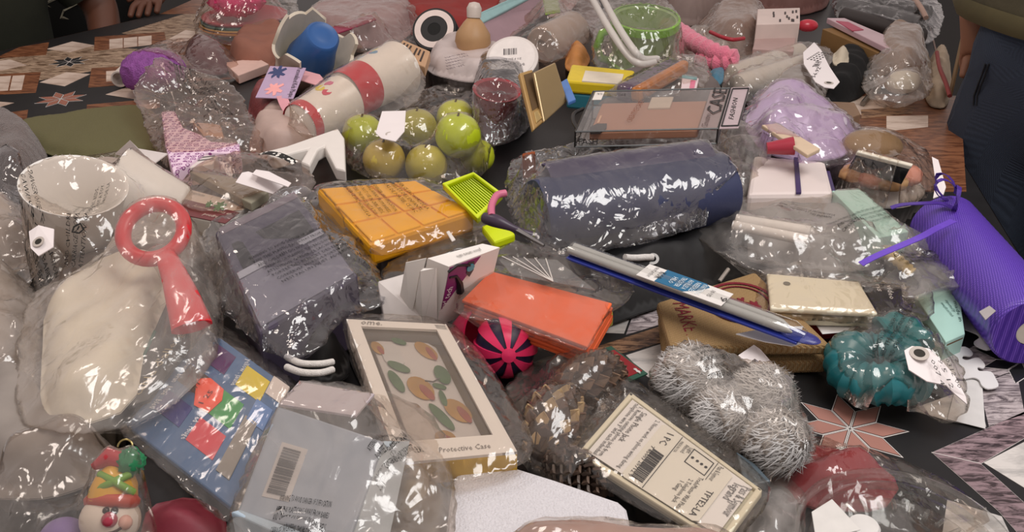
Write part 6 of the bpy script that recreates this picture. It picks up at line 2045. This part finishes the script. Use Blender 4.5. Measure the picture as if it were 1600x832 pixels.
tag(slab('steel_block', [(1150, 705), (1180, 725), (1205, 752), (1165, 760)], 0.038, 0.03, mat('4d5a63', 0.4)), 'slate blue plastic block behind the wall plate pack', 'block')
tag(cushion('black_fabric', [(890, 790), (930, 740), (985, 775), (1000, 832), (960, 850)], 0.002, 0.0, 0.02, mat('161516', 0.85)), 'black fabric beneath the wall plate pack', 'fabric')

# foam sheet
fp = [(706, 752), (714, 735), (730, 718), (748, 713), (765, 716), (868, 748), (968, 782), (980, 794), (984, 812), (982, 880), (690, 880)]
mb = MB().prism([G(x_, y_, 0.055) for x_, y_ in fp], (0, 0, -0.03))
tag(obj('foam_sheet', mb, mat('d2cfd3', 0.8, 0.12, 420, bump=0.7, bscale=500), bevel=0.006, seg=3), 'white packing foam sheet with a rounded corner', 'foam sheet')
rf = tag(cushion('red_print_packet', [(800, 832), (830, 816), (920, 812), (1000, 826), (1100, 824), (1140, 840), (1130, 870), (820, 870)], 0.058, 0.0, 0.012, mat('a88a80', 0.4, 0.3, 15)), 'pale packet with reddish print before the foam', 'packet')
bag('clear film over the reddish packet before the foam', [(790, 840), (835, 810), (930, 806), (1020, 820), (1110, 816), (1150, 838), (1140, 880), (800, 880)], 0.06, 0.03, [rf], 'film_mid', crumple=0.8)

# clear round lid of a deli container with paper, red cloth packet
rcp = tag(cushion('red_packet', [(1195, 745), (1222, 708), (1275, 690), (1350, 712), (1410, 756), (1380, 800), (1260, 800)], 0.004, 0.0, 0.014, mat('8a222c', 0.6, 0.25, 20), crumple=2.4, rnd=1), 'red cloth packet behind the clear round lid', 'packet')
bag('clear bag over the red cloth packet', [(1185, 765), (1212, 700), (1270, 678), (1380, 706), (1480, 748), (1555, 805), (1500, 850), (1300, 810)], 0.010, 0.0, [rcp], 'film_clear', crumple=1.0)
c_ = G(1415, 850, 0.030)
R0 = r_of(1415, 850, 0.030, 168)
lidp = [obj('outer_rim', MB().lathe(c_, UP, [(R0 * 0.95, -0.004), (R0, -0.004), (R0, 0.004), (R0 * 0.96, 0.006), (R0 * 0.93, 0.002), (R0 * 0.93, -0.012)], 72, cap=False), 'clear_plastic'),
        obj('inner_step', MB().lathe(c_, UP, [(R0 * 0.93, -0.012), (R0 * 0.86, -0.010), (R0 * 0.84, 0.002), (R0 * 0.80, 0.003), (R0 * 0.78, -0.014)], 72, cap=False), 'clear_plastic'),
        obj('floor_disc', MB().lathe(c_ - UP * 0.014, UP, [(0.001, 0), (R0 * 0.78, 0), (R0 * 0.78, 0.001), (0.001, 0.001)], 60, cap=False), 'clear_plastic')]
for i in range(28):
    an = 2 * PI * i / 28
    d1 = V((math.cos(an), math.sin(an), 0))
    lidp.append(obj('moulded_rib', MB().tube([c_ + d1 * R0 * 0.60 - UP * 0.012, c_ + d1 * R0 * 0.74 - UP * 0.012], 0.0018, 6), 'clear_plastic'))
thing('container_lid', 'clear round plastic container lid with moulded ribs', 'dish', lidp)
tag(slab('paper_card', [(1268, 800), (1300, 780), (1345, 828), (1275, 845)], 0.033, 0.001, mat('d3d0cc', 0.5)), 'white card corner inside the clear round lid', 'card')
tag(obj('white_disc', MB().lathe(G(1348, 828, 0.018), UP, [(0.001, 0), (0.012, 0), (0.014, 0.003), (0.012, 0.006), (0.001, 0.007)], 24), mat('d6d3d0', 0.4)), 'small white knob inside the clear round lid', 'knob')
gw = tag(cushion('grey_gauze', [(1165, 832), (1175, 790), (1210, 755), (1250, 770), (1250, 830), (1230, 870), (1170, 870)], 0.004, 0.0, 0.03, mat('87878a', 0.6, 0.4, 60)), 'grey gauze beside the clear round lid', 'gauze')
bag('clear bag of grey gauze between plate pack and round dish', [(1150, 850), (1160, 790), (1205, 740), (1260, 755), (1258, 840), (1230, 880)], 0.015, 0.0, [gw], 'film_milky', crumple=1.4)

# ================================================================== front centre and left
# fruit-printed case box
q = Q([(541, 499), (697, 507), (808, 706), (622, 724)], [0.085, 0.085, 0.075, 0.075])
wh = mat('dcd5cd', 0.45, 0.03)
fr_ = []
for u0, v0, u1, v1 in ((0, 0, 1, 0.055), (0, 0.88, 1, 1), (0, 0, 0.125, 1), (0.875, 0, 1, 1)):
    fr_.append(obj('white_frame', q.slab(MB(), 0.003, u0, v0, u1, v1), wh))
sides = []
for (a_, b_) in (((0, 0), (1, 0)), ((0, 0), (0, 1)), ((1, 0), (1, 1))):
    pa, pb_ = q.P(*a_), q.P(*b_)
    iw = (q.P(0.5, 0.5) - (pa + pb_) / 2).normalized() * 0.002
    sides.append(obj('white_side', MB().hexa([pa, pb_, pb_ + iw, pa + iw], [p - UP * 0.026 for p in (pa, pb_, pb_ + iw, pa + iw)]), wh))
pa, pb_ = q.P(0, 1), q.P(1, 1)
iw = (q.P(0.5, 0.5) - (pa + pb_) / 2).normalized() * 0.002
gold_s = obj('gold_side', MB().hexa([pa - UP * 0.003, pb_ - UP * 0.003, pb_ + iw - UP * 0.003, pa + iw - UP * 0.003], [p - UP * 0.026 for p in (pa, pb_, pb_ + iw, pa + iw)]), mat('c6a33a', 0.3, 0.1, 20, metal=0.5))
back = obj('gold_tray', q.slab(MB(), 0.002, 0.01, 0.01, 0.99, 0.99, -0.024), mat('a88c4a', 0.4, 0.1, 20, metal=0.3))
pcs = obj('phone_cover', q.poly(MB(), [(0.19, 0.13), (0.25, 0.09), (0.76, 0.09), (0.82, 0.13), (0.82, 0.82), (0.78, 0.86), (0.24, 0.86), (0.19, 0.82)], 0.008, -0.012), mat('e6dcd8', 0.35, 0.03), bevel=0.001)
cut = obj('camera_cutout', q.poly(MB(), [(0.25, 0.14), (0.40, 0.13), (0.44, 0.17), (0.44, 0.27), (0.40, 0.30), (0.29, 0.30), (0.25, 0.26)], 0.002, -0.0105), mat('e0d9d6', 0.4))
fk = [cut]


def oval(q, u, v, ru, rv, w, n_=18, rot=0.0):
    pts_ = []
    for i in range(n_):
        t = 2 * PI * i / n_
        a_, b_ = ru * math.cos(t), rv * math.sin(t)
        pts_.append(q.P(u + a_ * math.cos(rot) - b_ * math.sin(rot), v + a_ * math.sin(rot) + b_ * math.cos(rot), w))
    return pts_


for u, v, ru, rv, rot in ((0.70, 0.17, 0.10, 0.065, 0.5), (0.48, 0.47, 0.115, 0.085, 0.2), (0.72, 0.64, 0.11, 0.08, 0.4), (0.50, 0.82, 0.09, 0.05, 0.0), (0.23, 0.16, 0.06, 0.05, 0.3)):
    fk.append(obj('printed_pear', MB().prism(oval(q, u, v, ru, rv, -0.0104, rot=rot), -q.n * 0.001), mat('c08a1c', 0.45, 0.45, 40)))
    fk.append(obj('pear_blush', MB().prism(oval(q, u + ru * 0.35, v + rv * 0.42, ru * 0.58, rv * 0.45, -0.0098, rot=rot + 0.7), -q.n * 0.0008), mat('a8431c', 0.45, 0.4, 60)))
for u, v, ru, rv, rot in ((0.47, 0.10, 0.07, 0.025, 0.2), (0.36, 0.31, 0.10, 0.035, 0.3), (0.28, 0.42, 0.05, 0.085, -0.4), (0.74, 0.37, 0.07, 0.075, 0.5), (0.66, 0.46, 0.06, 0.02, 0.2), (0.55, 0.68, 0.045, 0.11, -0.6), (0.64, 0.55, 0.03, 0.06, 0.2)):
    fk.append(obj('printed_leaf', MB().prism(oval(q, u, v, ru, rv, -0.0100, rot=rot), -q.n * 0.0008), mat('3f6a2c', 0.45, 0.35, 50)))
stem = obj('printed_stem', MB().tube([q.P(0.55, 0.42, -0.010), q.P(0.62, 0.43, -0.0098), q.P(0.70, 0.40, -0.010)], 0.0008, 6), mat('4a3a26', 0.5))
fk.append(stem)
pane = obj('window_pane', q.slab(MB(), 0.0006, 0.12, 0.05, 0.88, 0.885, -0.0034), 'clear_plastic')
tx = qtext(q, 'lettering', [('Protective Case', (0.36, 0.965), (0.80, 0.965), 0.009), ('ome.', (0.12, 0.042), (0.34, 0.042), 0.012)], mat('7c7670', 0.5))
cbx = thing('phone_case_package', 'white window box with a pear-printed phone case', 'box', fr_ + sides + [gold_s, back, (pcs, fk), pane, tx])
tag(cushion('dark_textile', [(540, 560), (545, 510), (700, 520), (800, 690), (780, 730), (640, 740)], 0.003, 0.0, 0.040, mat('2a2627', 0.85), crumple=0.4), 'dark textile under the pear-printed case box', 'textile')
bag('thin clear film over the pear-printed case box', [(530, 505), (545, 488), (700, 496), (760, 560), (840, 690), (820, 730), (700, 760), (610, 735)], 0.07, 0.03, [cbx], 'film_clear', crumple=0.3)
# white paper with blue dot behind it
tag(slab('white_carton', [(590, 440), (640, 425), (660, 500), (600, 500)], [0.085, 0.085, 0.05, 0.05], 0.02, mat('c9c1bd', 0.5)), 'white carton with blue dot behind the cable box', 'carton')

# striped pink ball
c_ = G(790, 541, 0.036)
R0 = r_of(790, 541, 0.036, 51)
ax = V((0.10, -0.93, 0.28)).normalized()
x_ = ax.orthogonal().normalized()
y_ = ax.cross(x_)
bp = [obj('inner_ball', MB().ball(c_, R0 * 0.93, 28, 18), mat('241a3c', 0.4, 0.1))]
for i in range(8):
    an = 2 * PI * i / 8
    vs, fs = [], []
    for j in range(13):
        th_ = 0.10 + 2.94 * j / 12
        wd_ = 0.20
        for k in (-1, 0, 1):
            aa = an + k * wd_ * (1.15 if j in (0, 12) else 1)
            d1 = ax * math.cos(th_) + (x_ * math.cos(aa) + y_ * math.sin(aa)) * math.sin(th_)
            vs.append(c_ + d1 * R0)
        for k in (-1, 0, 1):
            aa = an + k * wd_
            d1 = ax * math.cos(th_) + (x_ * math.cos(aa) + y_ * math.sin(aa)) * math.sin(th_)
            vs.append(c_ + d1 * R0 * 0.92)
    for j in range(12):
        o0, o1 = j * 6, (j + 1) * 6
        fs += [(o0, o0 + 1, o1 + 1, o1), (o0 + 1, o0 + 2, o1 + 2, o1 + 1), (o0 + 3, o1 + 3, o1 + 4, o0 + 4), (o0 + 4, o1 + 4, o1 + 5, o0 + 5), (o0, o1, o1 + 3, o0 + 3), (o0 + 2, o0 + 5, o1 + 5, o1 + 2)]
    m_ = MB()
    m_.add(vs, fs)
    m_.sm = True
    bp.append(obj('pink_rib', m_, mat('e22d62', 0.35, 0.06)))
bp.append(obj('hub', MB().lathe(c_ + ax * R0 * 0.97, ax, [(0.001, 0), (R0 * 0.22, -0.001), (R0 * 0.22, 0.0015), (0.001, 0.003)], 20), mat('e22d62', 0.35)))
thing('cat_ball', 'pink ribbed plastic ball with dark purple gaps', 'ball', bp)
c2 = G(748, 523, 0.034)
tag(obj('pink_half_ball', MB().lathe(c2, V((0.75, -0.5, 0.3)), [(0.001, -0.030), (0.018, -0.026), (0.028, -0.012), (0.031, 0.004), (0.028, 0.004), (0.025, -0.010), (0.001, -0.026)], 36), mat('c92a58', 0.35, 0.08)), 'plain pink half ball behind the ribbed ball', 'ball')

# felt colour pack
q = Q([(325, 514), (450, 604), (362, 795), (196, 664)], [0.075, 0.070, 0.045, 0.050])
fp_ = [obj('blue_card', q.slab(MB(), 0.008), mat('37608f', 0.4, 0.2, 14), bevel=0.0015)]
sw = [('purple_swatch', '4f2263', 0.16, 0.06, 0.42, 0.24), ('yellow_swatch', 'd9c22c', 0.56, 0.06, 0.83, 0.25), ('brown_swatch', '4a3a34', 0.10, 0.33, 0.36, 0.50), ('green_swatch', '3f9a52', 0.48, 0.34, 0.72, 0.56), ('blue_swatch', '33357e', 0.10, 0.60, 0.36, 0.78), ('red_swatch', 'd4434f', 0.46, 0.62, 0.72, 0.82)]
for nm, cl_h, u0, v0, u1, v1 in sw:
    fp_.append(obj(nm, q.slab(MB(), 0.001, u0, v0, u1, v1, 0.0006), mat(cl_h, 0.6, 0.1, 60)))
fp_.append(obj('price_sticker', q.poly(MB(), [(0.24, 0.40), (0.34, 0.33), (0.50, 0.34), (0.54, 0.42), (0.50, 0.56), (0.36, 0.58)], 0.0006, 0.0014), mat('f0502e', 0.5)))
fp_.append(qtext(q, 'sticker_lettering', [('1.97', (0.30, 0.52), (0.30, 0.40), 0.010), ('1 25', (0.42, 0.55), (0.44, 0.40), 0.008)], mat('3a1a14', 0.6), 0.002))
fp_.append(obj('grey_bar', q.slab(MB(), 0.002, 0.78, 0.40, 0.90, 0.86, 0.001), mat('8d8780', 0.5, 0.15, 40)))
fp_.append(obj('blue_tab', q.slab(MB(), 0.002, 0.80, 0.24, 0.97, 0.42, 0.001), mat('5a82bd', 0.5)))
fp_.append(obj('white_tab', q.slab(MB(), 0.002, 0.84, 0.0, 1.02, 0.16, 0.001), mat('d3c9c4', 0.5)))
fp_.append(qtext(q, 'lettering', [('purple . mauve', (0.13, 0.02), (0.13, 0.28), 0.009), ('yellow . jaune', (0.53, 0.02), (0.53, 0.28), 0.009), ('brown . brun', (0.07, 0.30), (0.07, 0.54), 0.009), ('blue . bleu', (0.07, 0.58), (0.07, 0.80), 0.009), ('red . rouge', (0.43, 0.62), (0.43, 0.84), 0.009)], mat('dfe4ea', 0.5), 0.0013))
fpk = thing('felt_pack', 'blue card pack of coloured felt swatches', 'felt pack', fp_)
bag('clear bag around the blue felt pack', [(180, 672), (200, 655), (325, 505), (352, 508), (460, 592), (470, 620), (380, 820), (340, 812), (250, 730)], 0.055, 0.02, [fpk], 'film_mid', crumple=0.5)
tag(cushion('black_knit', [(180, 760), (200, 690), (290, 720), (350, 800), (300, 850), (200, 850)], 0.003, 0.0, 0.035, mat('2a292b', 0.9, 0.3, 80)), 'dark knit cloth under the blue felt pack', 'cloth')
tag(cushion('wine_packet', [(215, 850), (230, 790), (300, 775), (350, 800), (360, 850)], 0.030, 0.0, 0.016, mat('7a2636', 0.55, 0.3, 20), crumple=2.4, rnd=1), 'wine red packet beside the snowman ornament', 'packet')

# grey blue carton bag in front
q = Q([(434, 634), (600, 690), (548, 840), (368, 806)], [0.125, 0.115, 0.075, 0.075])
gf = mat('9aa2ae', 0.45, 0.06, 12)
gx = [obj('carton', q.slab(MB(), 0.05, down=(0, 0.03, -0.06)), gf, bevel=0.002)]
q_t = Q([(467, 597), (585, 616), (556, 650), (436, 632)], [0.120, 0.120, 0.127, 0.127])
gx.append(obj('top_flap', q_t.slab(MB(), 0.002), mat('b3a9ae', 0.4, 0.05)))
gx.append(obj('label', q.slab(MB(), 0.0006, 0.16, 0.30, 0.40, 0.80, 0.0006), mat('bfb9b6', 0.5)))
mb = MB()
v_ = 0.34
while v_ < 0.76:
    w_ = rr.choice((0.006, 0.010, 0.016))
    q.slab(mb, 0.0003, 0.19, v_, 0.35, v_ + w_, 0.0014)
    v_ += w_ + rr.choice((0.006, 0.011))
gx.append(obj('barcode', mb, mat('3a3636', 0.5)))
q_s = Q([(602, 690), (640, 690), (610, 832), (552, 838)], [0.114, 0.10, 0.06, 0.074])
gx.append(obj('printed_side', q_s.slab(MB(), 0.003), mat('b5bcc0', 0.45)))
gx.append(qtext(q_s, 'side_lettering', [('INGREDIENTS', (0.15, 0.45), (0.55, 0.12), 0.007), ('DISTRIBUTED', (0.30, 0.52), (0.70, 0.2), 0.007), ('MADE IN', (0.45, 0.58), (0.80, 0.35), 0.007)], mat('5a5e62', 0.5)))
gbx = thing('grey_carton', 'pale blue-grey carton with a barcode in a bag', 'carton', gx)
tf = tag(cushion('tan_fabric', [(590, 850), (600, 740), (640, 660), (680, 690), (705, 770), (700, 850)], 0.02, 0.0, 0.05, mat('8d7a5c', 0.45, 0.25, 25), crumple=1.6), 'shiny tan fabric beside the grey carton', 'fabric')
bag('large milky bag over the grey carton and tan fabric', [(352, 850), (360, 790), (400, 690), (440, 625), (470, 592), (560, 596), (640, 625), (690, 660), (712, 760), (715, 850), (600, 880), (450, 880)], 0.07, 0.01, [gbx, tf], 'film_milky', crumple=1.2, fold=1.9,
    print_=[(WARN[:4], (440, 812), (520, 820), 0.008), (WARN[4:7], (585, 770), (640, 720), 0.008)])
tag(slab('blue_carton', [(360, 800), (375, 796), (475, 832), (470, 850), (355, 850)][:4], 0.078, 0.03, mat('a9bccb', 0.45)), 'pale blue carton edge before the grey carton', 'carton')

# black shoe with white laces
sh = cushion('shoe_upper', [(430, 590), (440, 545), (490, 535), (545, 545), (548, 590), (500, 605)], 0.01, 0.0, 0.05, mat('1a1818', 0.5, 0.2, 40), crumple=0.6)
lc = [obj('lace', MB().tube(pathpx([(448, 574 - k * 16, 0.066), (470, 582 - k * 14, 0.070), (500, 583 - k * 14, 0.070), (520, 578 - k * 12, 0.066)], 5), 0.0035, 8), mat('dad5d0', 0.7, 0.2, 300, bump=0.5)) for k in range(2)]
thing('laced_shoe', 'black shoe with white laces between the two boxes', 'shoe', [sh] + lc)

# left: red kitchen tool in a bag with cream sheet and dark card
c_ = G(240, 362, 0.135)
axr = V((0.05, -0.55, 0.83)).normalized()
xr = V((1, 0, 0)) - axr * axr.x
xr.normalize()
yr = axr.cross(xr)
ring = [c_ + xr * 0.032 * math.cos(t) + yr * 0.034 * math.sin(t) for t in [2 * PI * i / 40 for i in range(40)]]
rm = mat('cf1f2b', 0.35, 0.08)
rt = [obj('ring', MB().tube(ring, 0.0085, 14, closed=True), rm), obj('handle', MB().tube(pathpx([(258, 398, 0.128), (272, 430, 0.122), (285, 465, 0.115), (300, 512, 0.100)], 6), [0.010 + 0.010 * i / 18 for i in range(19)], 14, flat=0.45), rm)]
rtool = thing('red_tool', 'red plastic tool with a round ring and flat handle', 'kitchen tool', rt)
cs = tag(cushion('cream_sheet', [(60, 660), (70, 470), (170, 410), (262, 402), (270, 425), (245, 540), (205, 640), (120, 668)], 0.062, 0.0, 0.030, mat('d9d2c2', 0.5, 0.06, 14), crumple=1.3, soft=0.03, rnd=1, fold=1.1), 'cream folded sheet inside the red tool bag', 'sheet')
q = Q([(262, 470), (318, 510), (232, 625), (186, 640)], [0.085, 0.085, 0.06, 0.06])
dc = thing('dark_card', 'dark green card with gold letters behind the felt pack', 'card', [obj('card', q.slab(MB(), 0.004), mat('3e3b38', 0.5)), qtext(q, 'lettering', [('table d\'allergy', (0.55, 0.92), (0.75, 0.12), 0.014)], mat('a0916a', 0.5)), obj('green_edge', q.slab(MB(), 0.006, -0.02, 0.3, 0.06, 1.0), mat('1f5a4a', 0.5))])
btm = tag(cushion('taupe_bundle', [(40, 660), (60, 470), (180, 420), (300, 400), (320, 520), (230, 640), (120, 670)], 0.004, 0.0, 0.05, mat('6a605a', 0.8), crumple=0.5), 'taupe cloth bundle under the red tool', 'cloth')
bag('large milky bag over the red tool and cream sheet', [(20, 660), (30, 500), (60, 450), (150, 420), (190, 360), (195, 322), (240, 306), (290, 325), (322, 380), (344, 450), (352, 545), (285, 625), (200, 668), (110, 680)], 0.07, 0.01, [rtool, cs, dc], 'film_milky', crumple=0.9, fold=0.9)

# left border bags below
lb1 = tag(cushion('grey_fleece', [(-40, 720), (-30, 600), (30, 560), (90, 640), (180, 690), (190, 740), (80, 780), (-30, 780)], 0.02, 0.0, 0.05, mat('8c847e', 0.85, 0.2, 30)), 'grey fleece below the cream sheet', 'fleece')
lb2 = tag(cushion('grey_towel', [(-60, 620), (-60, 440), (20, 430), (60, 480), (60, 600), (20, 640)], 0.02, 0.0, 0.06, mat('9a9088', 0.85, 0.2, 30)), 'grey towel between cream sheet and crumpled clear bag', 'towel')
bag('milky bag over the grey towel', [(-70, 640), (-70, 430), (20, 420), (75, 470), (75, 610), (30, 660)], 0.05, 0.0, [lb2], 'film_milky', crumple=1.4)
# snowman ornament
c_ = G(172, 812, 0.055)
R0 = r_of(172, 812, 0.055, 46)
wh2 = mat('ddd2c6', 0.5, 0.06)
sn = [obj('head', MB().ball(c_, (R0, R0 * 0.9, R0 * 0.86), 28, 18, lambda d: 1 + 0.06 * max(0, -d.z) * abs(d.x)), wh2)]
tc_ = V((0, 0, CAM_H)) - c_
tc_.normalize()
rx = V((1, 0, 0))
ux = rx.cross(-tc_).normalized()
if ux.z < 0:
    ux.negate()
face = lambda a_, b_: c_ + (rx * a_ + ux * b_ + tc_ * math.sqrt(max(0.05, 0.80 - a_ * a_ - b_ * b_))) * R0
for s_ in (-1, 1):
    sn.append(obj('eye', MB().ball(face(0.14 * s_ - 0.02, 0.27), 0.0030, 10, 6), mat('241c1a', 0.3)))
    sn.append(obj('cheek', MB().ball(face(0.50 * s_, -0.10) - tc_ * 0.0045, 0.006, 14, 8), mat('d8aa9c', 0.6)))
sn.append(obj('nose', MB().ball(face(-0.02, -0.02), 0.0062, 16, 10), mat('a83348', 0.3)))
sn.append(obj('smile', MB().tube([face(a_ - 0.02, -0.28 - 0.16 * (1 - (a_ / 0.42) ** 2)) for a_ in (-0.42, -0.28, -0.14, 0, 0.14, 0.28, 0.42)], 0.0011, 6), mat('3a2420', 0.5)))
hx = c_ + ux * R0 * 0.62
sn.append(obj('hat_brim', MB().tube([c_ + ux * R0 * 0.60 + (rx * math.cos(t) + tc_ * math.sin(t)) * R0 * 0.74 for t in [2 * PI * i / 28 for i in range(28)]], 0.0055, 8, closed=True), mat('b8442e', 0.5)))
sn.append(obj('hat', MB().lathe(hx, ux + rx * 0.12, [(R0 * 0.80, -0.002), (R0 * 0.80, 0.006), (R0 * 0.70, 0.016), (R0 * 0.45, 0.026), (R0 * 0.12, 0.033)], 28), mat('d9a41e', 0.5, 0.1)))
for k in (-1, 1):
    sn.append(obj('hat_band', MB().tube([hx + ux * (0.006 + 0.014 * t) + rx * R0 * k * (0.70 - 1.2 * t) + tc_ * R0 * (0.42 + 0.36 * math.sin(PI * t)) for t in (0, 0.2, 0.4, 0.6, 0.8, 1.0)], 0.0032, 8), mat('6fa02e', 0.5)))
pc_ = hx + ux * 0.030 + rx * 0.012 + tc_ * 0.006
pm = MB().ball(pc_, 0.0095, 24, 14, lambda d: 1 + 0.35 * abs(math.sin(9 * d.x + 3)) * abs(math.sin(9 * d.y + 7 * d.z)))
sn.append(obj('pompom', pm, mat('1f7a4c', 0.7, 0.2, 80)))
sn.append(obj('red_tassel', MB().tube([pc_ + rx * -0.006, pc_ + rx * -0.018 + ux * 0.004, pc_ + rx * -0.030 - ux * 0.004], [0.007, 0.008, 0.003], 10), mat('b02a34', 0.5)))
sn.append(obj('hanging_wire', MB().tube([pc_ + ux * 0.012 + rx * 0.006 * math.cos(t) - rx * 0.006 + ux * 0.006 * math.sin(t) for t in [PI * i / 8 for i in range(9)]], 0.0008, 6), mat('9a8a5a', 0.3, 0.05, metal=0.8)))
snm = thing('snowman_ornament', 'painted snowman head ornament with a green pompom hat', 'ornament', sn)
pbq = tag(obj('purple_bauble', MB().ball(G(100, 848, 0.035), 0.020, 24, 16), mat('7f6ba0', 0.6, 0.15, 40)), 'matt purple bauble beside the snowman ornament', 'bauble')
tag(slab('brown_chip', [(178, 700), (194, 704), (196, 722), (182, 718)], 0.085, 0.004, mat('7a5a30', 0.5)), 'small amber tag above the snowman ornament', 'tag')
bag('clear bag over the snowman ornament and bauble', [(-30, 880), (-30, 760), (40, 715), (120, 690), (190, 705), (235, 770), (248, 850), (220, 890)], 0.04, 0.0, [snm, pbq, lb1], 'film_mid', crumple=0.9)
